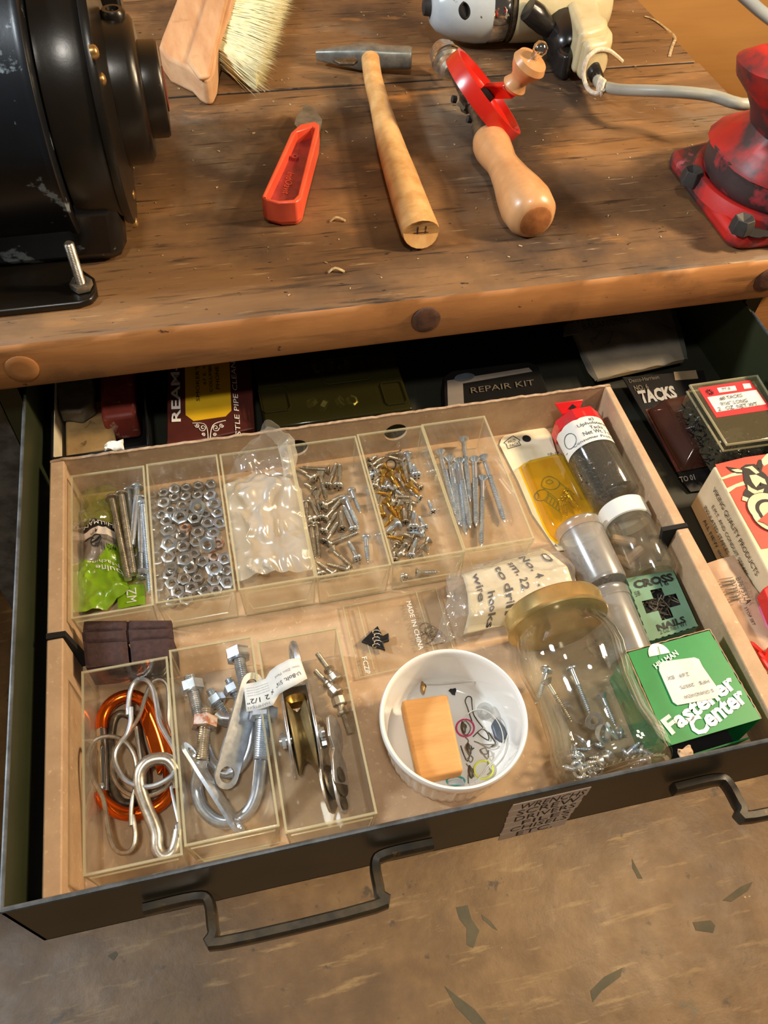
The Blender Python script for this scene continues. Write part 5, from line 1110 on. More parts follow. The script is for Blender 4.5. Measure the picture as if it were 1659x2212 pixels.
L3 = lambda u, v: bx_(u, v, .0002)
lettering('CROSS', xb, 'black', L3(.10, .20), L3(.92, .19), L3(.10, .07), bold=.045); lettering('16', xb, 'black', L3(.62, .245), L3(.78, .24), L3(.62, .17)); lettering('5/8', xb, 'black', L3(.06, .32), L3(.16, .31), L3(.06, .24))
lettering('NAILS', xb, 'black', L3(.24, .90), L3(.80, .89), L3(.24, .80), bold=.03); lettering('2 OZ NET WT', xb, 'black', L3(.26, .955), L3(.80, .945), L3(.26, .89))
sd = lambda u, v: lerp(lerp(tq[0], tq[3], u), lerp(lo[0], lo[3], u), v) + Vector((-.0008, 0, 0))
lettering('CROSS', xb, 'black', sd(.12, .75), sd(.92, .75), sd(.12, .2), bold=.04)
# green fastener box
gz = -.0850
gb = thing('fastener_box', P(1490, 1490, TF), 'bright green cardboard box with white lettering and an upside-down price sticker', 'box')
gq = [P(1353, 1408, gz), P(1533, 1359, gz), P(1645, 1552, gz), P(1442, 1612, gz)]
g3 = lambda u, v, z=.0002: lerp(lerp(gq[0], gq[1], u), lerp(gq[3], gq[2], u), v) + Vector((0, 0, z))
gl = [Vector((a.x, a.y, TF + .0004)) for a in gq]
obj('top_panel', MB().hexa([gq[3], gq[2], gq[1], gq[0]], [a + Vector((0, 0, -.0008)) for a in (gq[3], gq[2], gq[1], gq[0])]), 'greenbox', gb, sm=0)
for i in (0, 1, 3):
    a, b, c_, d_ = gq[i], gq[(i + 1) % 4], gl[(i + 1) % 4], gl[i]; n = (b - a).cross(d_ - a).normalized() * -.0008
    obj('side_panel', MB().hexa([a + n, b + n, c_ + n, d_ + n], [a, b, c_, d_]), 'greenbox', gb, sm=0)
obj('open_flap', MB().hexa([gl[3] + Vector((0, -.001, .0)), gl[2] + Vector((0, -.001, 0)), gl[2] + Vector((0, -.004, .020)), gl[3] + Vector((0, -.004, .020))], [gl[3], gl[2], gl[2] + Vector((0, -.003, .020)), gl[3] + Vector((0, -.003, .020))]), 'greenbox', gb)
obj('box_floor', MB().hexa([a + Vector((0, 0, .0012)) for a in gl[::-1]], [a + Vector((0, 0, .0002)) for a in gl[::-1]]), 'void', gb)
mb = MB()
for (a, b) in ((gq[0], gq[1]), (gq[1], gq[2]), (gq[0], gq[3])):
    pts = [lerp(a, b, k / 24) + Vector((.0005 * fr(lerp(a, b, k / 24), 400, 2), .0005 * fr(lerp(a, b, k / 24), 400, 3), -.0004)) for k in range(25)]; mb.tube(pts, .0006, 5, smooth=1)
obj('worn_edge', mb, 'kraft_edge', gb)
def rot_g(s_, cx, cy, wd, ht, ang, mat='white', bold=.04, z=.0003, shear=0):
    W_ = (gq[1] - gq[0]).length; Hh = (gq[3] - gq[0]).length; U = (gq[1] - gq[0]).normalized(); V = (gq[0] - gq[3]).normalized()
    d = U * math.cos(ang) + V * math.sin(ang); e = -U * math.sin(ang) + V * math.cos(ang); c_ = g3(cx, cy, z); O = c_ - d * wd / 2 - e * ht / 2
    lettering(s_, gb, mat, O, O + d * wd, O + e * ht, bold=bold, shear=shear)
rot_g('Fastener', .49, .70, .060, .0115, .30); rot_g('Center', .62, .82, .046, .0125, .30)
mb = MB(); W_ = (gq[1] - gq[0])
cc_ = g3(.33, .14, .0004); ang = [PI * k / 12 for k in range(13)]
mb.hexa([cc_ + Vector((.0075 * math.cos(a), .0085 * math.sin(a) + .001, .0002)) for a in ang], [cc_ + Vector((.0075 * math.cos(a), .0085 * math.sin(a) + .001, 0)) for a in ang])
obj('round_mark', mb, 'white', gb); rot_g('HILLMAN', .37, .19, .020, .004, .28, 'white', .02, .0004); rot_g('/', .335, .10, .002, .008, .0, 'greenbox', .0, .0009)
sq_ = [(1424, 1436), (1430, 1429), (1500, 1420), (1510, 1424), (1518, 1440), (1553, 1490), (1556, 1498), (1545, 1508), (1464, 1523), (1454, 1516), (1424, 1448)]
obj('price_sticker', slab(sq_[::-1], gz + .0010, gz + .0003), 'paper_white', gb)
def stk(s_, x0, y0, x1, y1, hx, hy):        # upside-down text: baseline start, end, up vector, in px
    lettering(s_, gb, 'lead', P(x0, y0, gz + .0012), P(x1, y1, gz + .0012), P(x0 + hx, y0 + hy, gz + .0012))
stk('2.69   BX', 1486, 1452, 1440, 1462, 3, 8); stk('HF$   20075', 1529, 1467, 1467, 1481, 4, 8); stk('$ GRANDVIEW', 1539, 1487, 1475, 1502, 4, 8)

# ================================================================ OTHER THINGS IN THE DRAWER
DZ = ZB + T + .0002                        # drawer floor
def qz(pts, z): return [P(x, y, z) for x, y in pts]
def planetext(s_, parent, mat, pl, o, u, v, **k):   # pixel corners on plane pl = (a, b, c)
    lettering(s_, parent, mat, PP(*o, *pl), PP(*u, *pl), PP(*v, *pl), **k)
# black tray with stones
bt = thing('small_tray', (-.10, .50, DZ), 'small black metal tray with sharpening stones at the back left of the drawer', 'tray')
tx0, tx1, ty_, ty2, tzr = -.1405, -.0655, .4550, .60, -.0935
obj('tray_base', MB().box(tx0, tx1, ty_, ty2, DZ, DZ + .0012), 'tin', bt)
for (a, b, c_, d_) in ((tx0, tx1, ty_, ty_ + .0016), (tx0, tx1, ty2 - .0016, ty2), (tx0, tx0 + .0016, ty_, ty2), (tx1 - .0016, tx1, ty_, ty2)): obj('tray_wall', MB().box(a, b, c_, d_, DZ, tzr), 'tin', bt, bevel=.0003)
obj('paper_liner', MB().box(tx0 + .0019, tx0 + .0026, ty_ + .003, ty2 - .01, DZ + .002, tzr - .001), 'cardcream', bt)
def block(q, z1, z0, nm, mat, lab, cat, bev=.002, seed=0, lump=0):
    t = qz(q, z1); mb = MB(); mb.hexa(t[::-1], [Vector((a.x, a.y, z0)) for a in t][::-1]); o = obj(nm, mb, mat, bevel=bev); o.modifiers['bevel'].segments = 3
    if lump:
        s_ = o.modifiers.new('sub', 'SUBSURF'); s_.subdivision_type = 'SIMPLE'; s_.levels = s_.render_levels = 3
        tx_ = D.textures.new('lump', 'CLOUDS'); tx_.noise_scale = .012; d_ = o.modifiers.new('d', 'DISPLACE'); d_.texture = tx_; d_.strength = lump; d_.mid_level = .5
    return tag(o, lab, cat)
block([(140, 878), (235, 862), (252, 965), (142, 985)], -.113, DZ + .0015, 'wood_block', 'oldwood', 'stained pale wooden block lying in the small black tray', 'wood block')
block([(115, 800), (196, 790), (200, 870), (172, 888), (128, 888)], -.098, -.1125, 'wrapped_stone', 'stonewrap', 'grey paper-wrapped lump on the wooden block in the black tray', 'stone', lump=.004)
block([(213, 810), (290, 795), (293, 895), (218, 905)], -.100, DZ + .0015, 'polishing_bar', 'rubred', 'red polishing compound bar with worn end in the black tray', 'polishing bar', .004)
# brown and yellow pipe cleaner pack
rz = -.104
rp = thing('cleaner_pack', P(450, 880, DZ), 'maroon and yellow pipe cleaner card pack between black tray and clear organizer', 'package')
rq = [(362, 760), (360, 965), (550, 925), (540, 740)]; plR = (P(362, 820, rz), P(360, 960, rz), P(550, 920, rz))
t = [PP(x, y, *plR) for x, y in rq]; obj('pack_card', MB().hexa([t[0], t[1], t[2], t[3]], [Vector((a.x, a.y, DZ)) for a in t]), 'maroon', rp, bevel=.001)
up_ = Vector((0, 0, .0004)); yq = [(399, 760), (401, 897), (418, 910), (487, 900), (500, 887), (494, 745)]
t = [PP(x, y, *plR) + up_ for x, y in yq]; obj('yellow_panel', MB().hexa(t, [a - up_ * .8 for a in t]), 'yellowpk', rp, sm=0)
TR = lambda s_, o, u, v, mat='white', **k: planetext(s_, rp, mat, plR, o, u, v, lift=.0009, **k)
TR('REAM-N', (391, 912), (387, 760), (371, 913), bold=.02)
TR("SMOKER'S HAVEN", (432, 868), (428, 735), (424, 868), 'black'); TR('47 E. GAY ST.', (446, 834), (441, 745), (440, 834), 'black'); TR('COLUMBUS, OHIO', (461, 848), (455, 740), (453, 848), 'black'); TR('PHONE 614-228', (475, 842), (469, 740), (467, 842), 'black')
TR('BRISTLE PIPE CLEANERS', (523, 975), (506, 750), (512, 977), 'white', shear=.2)
mb = MB()
for sx in (-1, 1):
    for (cx_, cy_, r0, tw) in ((452 + sx * 14, 925, 8, 1), (452 + sx * 26, 920, 5, 1), (452 + sx * 12, 940, 4, -1)):
        mb.tube([PP(cx_ + sx * (r0 - r0 * k / 14) * math.cos(k * .75), cy_ + tw * (r0 - r0 * k / 14) * math.sin(k * .75), *plR) + up_ * 1.3 for k in range(13)], .00035, 5, smooth=2)
    mb.tube([PP(452 + sx * x, y, *plR) + up_ * 1.3 for x, y in ((2, 955), (4, 930), (12, 916), (36, 912 - sx * 3))], .00035, 5)
obj('scroll_ornament', mb, 'white', rp)
# dark clear organizer
oz = -.094; og = thing('organizer_case', P(720, 830, DZ), 'dark amber clear plastic organizer case of small parts under the bench edge', 'case')
t = [P(565, 905, oz), P(868, 862, oz), P(868, 862, oz), P(565, 905, oz)]; x0, x1 = .0270, .1500; y0, y1 = .4570, .600
obj('case_shell', MB().box(x0, x1, y0, y1, DZ, oz), 'smoke', og, bevel=.0015)
mb = MB()
for x in (x0 + .028, x0 + .075, x0 + .098): mb.box(x - .0005, x + .0005, y0 + .002, y1 - .002, DZ + .001, oz - .001)
for y in (y0 + .036, y0 + .07): mb.box(x0 + .002, x1 - .002, y - .0005, y + .0005, DZ + .001, oz - .001)
obj('divider', mb, 'smoke', og)
for (x, y, a, b) in ((593, 862, .0235, .030), (745, 800, .042, .030), (850, 850, .018, .026)):
    c_ = P(x, y, oz); mb = MB(); mb.tube([c_ + Vector((sx * a / 2, sy * b / 2, .0008)) for sx, sy in ((-.8, -1), (.8, -1), (1, -.8), (1, .8), (.8, 1), (-.8, 1), (-1, .8), (-1, -.8))], .0007, 5, closed=True, smooth=1); obj('lid_ridge', mb, 'smoke', og)
for i, (x, y) in enumerate(((686, 795), (716, 790), (742, 788), (672, 870), (700, 876), (735, 868), (760, 866))):
    o = ncache[('mid', False)].copy(); COL.objects.link(o); o.location = P(x, y, oz - .006); o.rotation_euler = (.5 + i, .4, i)
    tag(o, 'small nut inside the dark organizer case, %s row' % ('back' if i < 3 else 'front'), 'nut', 'nuts in the dark organizer, ' + ('back' if i < 3 else 'front'))
# repair kit tin
kz = -.112; kp = (P(955, 870, kz), P(1165, 785, kz), P(1200, 830, kz))
kt = thing('repair_kit', P(1080, 850, DZ), 'dark flat case lettered REPAIR KIT in the shade behind the cardboard tray', 'case')
kq = [(956, 815), (975, 800), (1140, 780), (1162, 788), (1188, 850), (1100, 880), (960, 893)]
t = qz(kq, kz); obj('kit_body', MB().hexa(t[::-1], [Vector((a.x, a.y, DZ)) for a in t][::-1]), 'blackcard', kt, bevel=.0015)
t = [P(x, y, kz + .0004) for x, y in ((966, 822), (1142, 794), (1150, 802), (1000, 828), (1003, 885), (968, 890))]; obj('pale_border', MB().hexa(t[::-1], [a - up_ for a in t][::-1]), 'greycard', kt, sm=0)
lettering('REPAIR KIT', kt, 'printdim', P(1018, 850, kz + .0007), P(1155, 832, kz + .0007), P(1016, 838, kz + .0007))
mb = MB(); mb.M = Matrix.Translation(P(1003, 815, kz + .0006)) @ Matrix.Rotation(.1, 4, 'Z'); mb.lathe([(.010, 0), (.010, .0003)], 20, rad=lambda a, h: 1 - .55 * abs(math.sin(a))); obj('oval_mark', mb, 'lead', kt)
# poly bag with balancing booklet
bz_ = DZ + .012; bb = thing('booklet_bag', P(1330, 740, DZ), 'clear plastic bag with a booklet lettered DYNAMIC BALANCING at the back of the drawer', 'bag')
t = [P(x, y, bz_) for x, y in ((1204, 640), (1292, 818), (1478, 776), (1440, 640))]; obj('booklet', MB().hexa(t, [a - Vector((0, 0, .004)) for a in t]), 'booklet', bb)
lettering('DYNAMIC DRIVE', bb, 'black', P(1225, 702, bz_ + .0006), P(1405, 672, bz_ + .0006), P(1218, 686, bz_ + .0006)); lettering('BALANCING', bb, 'black', P(1261, 713, bz_ + .0006), P(1360, 698, bz_ + .0006), P(1256, 699, bz_ + .0006))
bfn = rows_sheet([(0, (1200, 640), (1445, 625), bz_ + .003, .004), (.5, (1230, 720), (1470, 700), bz_ + .003, .006), (1, (1285, 826), (1485, 780), bz_ + .002, .004)], DZ, seed=71, amp=.0022, fq=45)
obj('bag_film', MB().sheet(34, 30, bfn), 'film', bb)
mb = MB(); c_ = P(1298, 725, bz_ + .0012); mb.tube([P(x, y, bz_ + .002) for x, y in ((1285, 735), (1300, 712), (1322, 716), (1315, 740), (1295, 750), (1275, 735), (1290, 730))], .0008, 6); obj('wire_ring', mb, 'darksteel', bb)
mb = MB(); mb.hexa([P(x, y, bz_ + .008) for x, y in ((1218, 702), (1216, 728), (1254, 720), (1240, 695))], [P(x, y, bz_ + .001) for x, y in ((1218, 702), (1216, 728), (1254, 720), (1240, 695))]); obj('metal_clip', mb, 'stonewrap', bb, bevel=.001)
# loose dark strap between tray and bag
# TACKS card
tkz = -.1160; plT = (P(1345, 815, tkz), P(1500, 800, tkz), P(1485, 1055, -.128))
tk = thing('tack_card', P(1430, 930, DZ), 'black hanging card lettered NO. 6 TACKS with dark blister, right of the cardboard tray', 'card')
t = [PP(x, y, *plT) for x, y in ((1345, 815), (1478, 1045), (1492, 1062), (1580, 1050), (1520, 800))]; obj('card', MB().hexa(t, [a - Vector((0, 0, .0012)) for a in t]), 'blackcard', tk)
planetext('TACKS', tk, 'printgrey', plT, (1386, 873), (1465, 861), (1375, 845), lift=.0006, bold=.05); planetext('NO. 6', tk, 'printdim', plT, (1372, 845), (1402, 841), (1367, 834), lift=.0006, bold=.02)
planetext('Desco-Harrison', tk, 'printdim', plT, (1360, 828), (1424, 819), (1357, 820), lift=.0006); planetext('TO 01', tk, 'printgrey', plT, (1470, 1043), (1502, 1037), (1466, 1031), lift=.0006, bold=.02)
t = [PP(x, y, *plT) + up_ for x, y in ((1394, 885), (1462, 1020), (1545, 1005), (1428, 878))]; obj('red_panel', MB().hexa(t, [a - up_ for a in t]), 'maroon', tk)
planetext('P/T', tk, 'black', plT, (1404, 893), (1424, 889), (1400, 885), lift=.0010)
t = [PP(x, y, *plT) + Vector((0, 0, .0005)) for x, y in ((1396, 888), (1470, 1022), (1545, 1008), (1470, 875))]; t2 = [PP(x, y, *plT) + Vector((0, 0, .013)) for x, y in ((1425, 884), (1488, 990), (1555, 978), (1480, 872))]
obj('blister', MB().hexa(t2, t), 'blister', tk, bevel=.0015)
t = [PP(x, y, *plT) + up_ for x, y in ((1455, 804), (1458, 822), (1508, 818), (1503, 800))]; obj('hang_slot', MB().hexa(t, [a - up_ for a in t]), 'booklet', tk)
# clear box of tacks
cbz = -.0800; plC = (P(1493, 832, cbz), P(1634, 812, cbz), P(1571, 958, cbz + .0))
cb = thing('tack_box', P(1570, 900, DZ), 'yellowed clear plastic box of tacks with a red and white label on its lid', 'box')
tt_ = [P(x, y, cbz) for x, y in ((1491, 832), (1571, 960), (1715, 940), (1636, 811))]; bb_ = [Vector((a.x, a.y, -.116)) for a in tt_]
obj('box_shell', MB().hexa(tt_, bb_), 'tackbox', cb, bevel=.001)
mb = MB(); k = 4; mb.tube([a + Vector((0, 0, -.0006)) for a in tt_], .0012, 6, closed=True, smooth=1); mb.tube([a + Vector((0, 0, -.0080)) for a in tt_], .0011, 6, closed=True, smooth=1); obj('lid_rim', mb, 'clear_edge', cb)
cen = sum(tt_, Vector()) / 4; mb = MB(); ins = [cen + (a - cen) * .93 for a in tt_]; random.seed(9)
for i in range(460):
    u, v = random.random(), random.random(); ed_ = random.choice((0, 1, 2)); 
    if ed_ == 0: u = .01
    elif ed_ == 1: v = .99
    c_ = lerp(lerp(ins[0], ins[3], u), lerp(ins[1], ins[2], u), v); c_.z = random.uniform(-.114, -.0925); mb.M = frame(c_, (random.uniform(-1, 1), random.uniform(-1, 1), random.uniform(-1, 1)), (.3, .1, 1)); mb.lathe([(.0024, 0), (.0013, .0008), (.0008, .0014), (.0002, .010)], 5)
mb.M = None; tag(obj('tack_fill', mb, 'tack', cb), None, kind='stuff')
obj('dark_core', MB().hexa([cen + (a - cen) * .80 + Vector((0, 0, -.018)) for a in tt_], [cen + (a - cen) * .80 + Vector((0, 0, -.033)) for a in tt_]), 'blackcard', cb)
zt = cbz + .0004; t = [P(x, y, zt) for x, y in ((1508, 838), (1548, 902), (1668, 884), (1620, 821))]; obj('red_label', MB().hexa(t, [a - up_ for a in t]), 'labelred', cb, sm=0)
zt = cbz + .0007; t = [P(x, y, zt) for x, y in ((1528, 858), (1548, 890), (1655, 873), (1634, 842))]; obj('white_label', MB().hexa(t, [a - up_ for a in t]), 'paper_white', cb, sm=0)
t = [P(x, y, zt) for x, y in ((1549, 838), (1554, 848), (1592, 843), (1588, 833))]; obj('white_label', MB().hexa(t, [a - up_ for a in t]), 'paper_white', cb, sm=0)
t = [P(x, y, zt) for x, y in ((1604, 829), (1608, 840), (1624, 838), (1620, 828))]; obj('white_label', MB().hexa(t, [a - up_ for a in t]), 'paper_white', cb, sm=0)
LT = lambda s_, o, u, v: lettering(s_, cb, 'lead', P(*o, zt + .0004), P(*u, zt + .0004), P(*v, zt + .0004), bold=.01)
LT('#8 TACKS', (1556, 866), (1605, 858), (1553, 858)); LT('9/16" LONG', (1558, 877), (1616, 869), (1555, 869)); LT('2   OZ. NET WT.', (1553, 888), (1640, 876), (1550, 880)); LT('TT 8', (1560, 845), (1578, 842), (1558, 839))
mb = MB(); c_ = P(1533, 847, zt)
for k in range(12): a = 2 * PI * k / 12; mb.tube([c_ + Vector((.0012 * math.cos(a), .0012 * math.sin(a), .0001)), c_ + Vector((.0036 * math.cos(a), .0036 * math.sin(a), .0001))], .0003, 4, smooth=1)
obj('sunburst_mark', mb, 'black', cb)
# viking carton
vz = -.0800; vk = thing('staple_box', P(1600, 1120, DZ), 'vermilion and cream carton with a horned-helmet warrior emblem, lettered VIKING', 'box')
vt = [P(1541, 1008, vz), P(1672, 1262, vz), P(1672, 1262, vz) + Vector((.075, .004, 0)), P(1541, 1008, vz) + Vector((.078, .004, 0))]
vb = [a + Vector((-.0005, 0, DZ - vz + .0005)) for a in vt]
vb[0].x = vt[0].x - .001
obj('carton', MB().hexa(vt, vb), 'vikingcream', vk, bevel=.0012)
ve = Vector((0, 0, .0004)); VT = lambda u, v, z=.0006: lerp(lerp(vt[0], vt[3], u), lerp(vt[1], vt[2], u), v) + Vector((0, 0, z))
def vpoly(pts, mat, nm, z=.0004): t = [P(x, y, vz + z) for x, y in pts]; n = sum((t[i].x * t[(i + 1) % len(t)].y - t[(i + 1) % len(t)].x * t[i].y) for i in range(len(t))); t = t if n > 0 else t[::-1]; return obj(nm, MB().hexa(t, [a - Vector((0, 0, .0003)) for a in t]), mat, vk, sm=0)
CV = crop(1480, 960, .1447)
vpoly([CV(450, 300), CV(900, 190), CV(1400, 120), CV(1500, 1500), CV(1140, 1560), CV(780, 930)], 'vikingred', 'red_panel')
vpoly([CV(530, 500), CV(700, 430), CV(860, 400), CV(850, 450), CV(690, 480), CV(540, 530)], 'vikingcream', 'ray_stripe', .0007)
vpoly([CV(610, 660), CV(760, 590), CV(870, 550), CV(910, 600), CV(760, 640), CV(640, 725)], 'vikingcream', 'ray_stripe', .0007)
vpoly([CV(1120, 250), CV(1220, 140), CV(1400, 110), CV(1400, 200), CV(1180, 320)], 'vikingcream', 'ray_stripe', .0007)
horn = [CV(610, 330), CV(740, 350), CV(860, 370), CV(880, 430), CV(780, 430), CV(690, 400)]; vpoly(horn, 'black', 'emblem_horn', .0010)
vpoly([CV(690, 375), CV(790, 365), CV(850, 385), CV(850, 415), CV(760, 410)], 'vikingcream', 'emblem_shading', .0013)
vpoly([CV(1070, 300), CV(1100, 225), CV(1140, 225), CV(1160, 330), CV(1140, 400), CV(1090, 380)], 'black', 'emblem_horn', .0010)
vpoly([CV(840, 340), CV(900, 300), CV(1040, 290), CV(1120, 380), CV(1200, 440), CV(1300, 560), CV(1300, 760), CV(1160, 740), CV(1020, 860), CV(1000, 960), CV(920, 830), CV(860, 780), CV(880, 700), CV(920, 640), CV(880, 560), CV(870, 450)], 'black', 'emblem_head', .0010)
vpoly([CV(880, 345), CV(1000, 320), CV(1110, 420), CV(1060, 440), CV(960, 360)], 'vikingcream', 'emblem_shading', .0013)
vpoly([CV(960, 460), CV(1060, 450), CV(1190, 520), CV(1220, 600), CV(1120, 570), CV(1060, 640), CV(1000, 560)], 'vikingcream', 'emblem_shading', .0013)
vpoly([CV(930, 600), CV(990, 650), CV(1080, 690), CV(1180, 660), CV(1160, 720), CV(1060, 750), CV(1000, 720), CV(940, 680)], 'vikingcream', 'emblem_shading', .0013)
vpoly([CV(860, 770), CV(1040, 830), CV(1010, 880), CV(850, 830)], 'vikingcream', 'emblem_shading', .0013)
vpoly([CV(1120, 560), CV(1170, 590), CV(1130, 610)], 'black', 'emblem_eye', .0015)
vc = P(*CV(1260, 1030), vz); 
for rr, mt, z in ((.0155, 'black', .0015), (.0150, 'vikingcream', .0017), (.0100, 'black', .0019), (.0075, 'vikingcream', .0021)):
    mb = MB(); mb.M = Matrix.Translation(vc + Vector((0, 0, z - .0003))); mb.lathe([(rr, 0), (rr, .0003)], 36, rad=lambda a, h: 1 + .22 * abs(math.sin(a))); obj('emblem_shield', mb, mt, vk, sm=0)
vpoly([CV(1090, 1140), CV(1237, 1010), CV(1300, 1000), CV(1300, 1240), CV(1180, 1170)], 'vikingred', 'emblem_shading', .0024)
sdA, sdB = vt[0], vt[1]; pls = (vt[0], vt[1], vb[0])
sidef = lambda x, y: PP(x, y, *pls)
def vt_(s_, o, u, v, mat='black'): lettering(s_, vk, mat, sidef(*CV(*o)), sidef(*CV(*u)), sidef(*CV(*v)), lift=-.0006)
# lettering reads from back to front along the side face, tops towards the lid
def vside(s_, a0, a1, h0, h1, mat='black', bold=.0):
    A, B = vt[1], vt[0]
    f_ = lambda a, h: Vector((vt[0].x - .0012 - .0005 * (1 - h), lerp(vt[0].y, vt[1].y, a), lerp(vb[0].z, vt[0].z, h))) + Vector((lerp(0, vt[1].x - vt[0].x, a), 0, 0))
    lettering(s_, vk, mat, f_(a0, h0), f_(a1, h0), f_(a0, h1), lift=0, bold=bold)
vside('VIKING QUALITY PRODUCTS', .12, .86, .72, .84); vside('E.M.T. AND CONDUIT STRAPS', .20, .80, .52, .60); vside('INSULATED STAPLES - CABLE STAPLES', .14, .92, .34, .42); vside('ALL NEW and DIFFERENT', .20, .86, .16, .24)
# poly pack with code
pz_ = -.100; pk = thing('poly_pack', P(1600, 1330, DZ), 'tan poly parts pack printed B767532A STOP SET beside the cardboard tray', 'package')
plP = (P(1540, 1222, pz_), P(1590, 1200, pz_), P(1659, 1430, pz_))
pkf = rows_sheet([(0, (1500, 1232), (1585, 1200), pz_ - .001, .003), (.35, (1560, 1320), (1640, 1285), pz_, .005), (.7, (1600, 1400), (1700, 1370), pz_, .006), (1, (1660, 1510), (1760, 1480), pz_ - .002, .004)], DZ, seed=77, amp=.0012, fq=40)
obj('pack_film', MB().sheet(24, 40, pkf), 'polybag', pk)
obj('pack_body', slab([(1515, 1240), (1590, 1215), (1740, 1480), (1660, 1500)][::-1], pz_ - .005, DZ), 'polybag', pk)
ps = lambda x0, y0, x1, y1: (lambda a, b: None)
def pkt(s_, o, u, v, mat='black', bold=.0): a, b, c_ = (P(*q, pz_ + .0075) for q in (o, u, v)); lettering(s_, pk, mat, a, b, c_, bold=bold)
pkt('B767532A', (1588, 1250), (1612, 1306), (1600, 1246), bold=.01); pkt('STOP SET', (1607, 1313), (1626, 1352), (1613, 1311)); pkt('KERN 8', (1578, 1285), (1592, 1300), (1584, 1282))
for k in range(9):
    y = 1246 + k * 5.5; t = [P(x, yy, pz_ + .0062) for x, yy in ((1554 + 3 * k, y + 5), (1554 + 3 * k, y + 5.8 + (k % 3)), (1584 + 2 * k, y + .8 + (k % 3)), (1584 + 2 * k, y))]
    obj('bar_line', MB().hexa(t, [a - up_ for a in t]), 'printdim', pk, sm=0)
for (nm, q, z, mt, lab) in (('plastic_case', [(1648, 1272), (1662, 1262), (1740, 1300), (1720, 1360), (1672, 1330)], -.080, 'redcapplastic', 'red plastic case corner at the right edge below the carton'),
                            ('foil_pack', [(1640, 1308), (1655, 1300), (1700, 1370), (1690, 1400), (1655, 1350)], -.092, 'pinkpk', 'pink and silver foil pack edge at the right of the tan poly pack')):
    t = qz(q, z); t = t if sum((t[i].x * t[(i + 1) % len(t)].y - t[(i + 1) % len(t)].x * t[i].y) for i in range(len(t))) > 0 else t[::-1]
    tag(obj(nm, MB().hexa(t, [Vector((a.x, a.y, z - .012)) for a in t]), mt, bevel=.001), lab, 'package')
for i, (x, y) in enumerate(((1650, 1415), (1658, 1428), (1664, 1440), (1652, 1432), (1668, 1455))):
    mb = MB(); mb.M = frame(P(x, y, -.094 + .001 * i), (random.uniform(-1, 1), 1, .3), (0, 0, 1)); mb.lathe([(.0030, 0), (.0034, .001), (.0020, .002), (.0018, .010), (.0012, .012)], 8)
    tag(obj('wire_connector', mb, 'red'), 'small red plastic plug in the pile at the right edge of the drawer', 'plug', 'red plugs at the right edge')

# ================================================================ ON THE BENCH
# --- black bench grinder / motor
GY, GZ = .628, .098
gr = thing('bench_motor', (-.15, GY, 0), 'large black cast electric bench motor with stepped hub, scratched drum and threaded foot bolt', 'motor')
def xl(prof, mat, nm, seg=72, rad=None, gy=GY, gz=GZ, cap=True):
    mb = MB(); mb.M = frame((0, gy, gz), (1, 0, 0), (0, 0, 1)); mb.lathe([(r, x) for r, x in prof], seg, rad=rad, cap=cap); return obj(nm, mb, mat, gr, sm=45)
xl([(.070, -.34), (.094, -.33), (.0955, -.20), (.0955, -.093), (.0970, -.091), (.0975, -.0875), (.0960, -.086), (.080, -.085)], 'grinder', 'drum')
xl([(.080, -.087), (.0865, -.084), (.0875, -.075), (.0880, -.058), (.0865, -.054), (.070, -.053)], 'grinder2', 'housing_band')
xl([(.080, -.0545), (.0895, -.0535), (.0905, -.0500), (.0895, -.0475), (.070, -.0462), (.058, -.0440), (.056, -.0440)], 'grinder2', 'end_flange')
xl([(.050, -.0450), (.0495, -.0320), (.0480, -.0265), (.0440, -.0240), (.030, -.0235)], 'grinder2', 'hub_boss')
xl([(.0325, -.0245), (.0325, -.0125), (.0310, -.0105), (.0240, -.0100), (.0180, -.0098)], 'grinder2', 'bearing_cap')
xl([(.0150, -.0105), (.0150, -.0090), (.0120, -.0086), (.004, -.0085)], 'redcap', 'hub_bushing')
obj('housing_foot', MB().hexa([(-.33, GY - .078, .060), (-.052, GY - .078, .060), (-.052, GY + .078, .060), (-.33, GY + .078, .060)], [(-.33, GY - .062, .0), (-.058, GY - .066, .0), (-.058, GY + .066, .0), (-.33, GY + .062, .0)]), 'grinder', gr, bevel=.012)
for i, (x, y) in enumerate(((203, 112), (219, 171), (284, 420), (290, 480))):
    c_ = PX(x, y, -.0475 if i < 3 else -.0490); mb = MB(); mb.M = frame(c_, (1, 0, .1), (0, 0, 1)); mb.lathe([(.0042, -.002), (.0042, .0006), (.0034, .0020), (.0018, .0028), (.0001, .003)], 14); obj('flange_screw', mb, 'brass_screw', gr)
# lug on the boss
mb = MB(); mb.M = frame((-.036, GY + .004, GZ + .046), (0, 0, 1), (1, 0, 0)); mb.lathe([(.0085, 0), (.0085, .006), (.0070, .008), (.0045, .008), (.0040, .006)], 18); obj('oil_cup', mb, 'grinder2', gr)
obj('rear_bracket', MB().hexa([(-.060, .722, .150), (-.034, .722, .150), (-.034, .752, .150), (-.060, .752, .150)], [(-.060, .700, .0), (-.030, .700, .0), (-.030, .760, .0), (-.060, .760, .0)]), 'grinder2', gr, bevel=.003)
bp = [P(-40, 668, 0), P(-40, 700, 0), P(0, 692, 0), P(195, 660, 0), P(218, 645, 0), P(214, 610, 0), P(190, 575, 0), P(200, 545, 0), P(-40, 560, 0)]
bp = [(-.34, .5120), (-.094, .5120), (-.086, .5150), (-.0815, .5230), (-.083, .540), (-.095, .556), (-.100, .585), (-.34, .60)]
obj('base_plate', MB().prism(bp, .0, .0058), 'grinder2', gr, bevel=.0018)
mb = MB(); bc = P(178, 622, .006); mb.M = Matrix.Translation((bc.x, bc.y, 0)); z = .004; prof = [(.0030, .002)]
while z < .0440: prof += [(.0031, z), (.0037, z + .00065)]; z += .0013
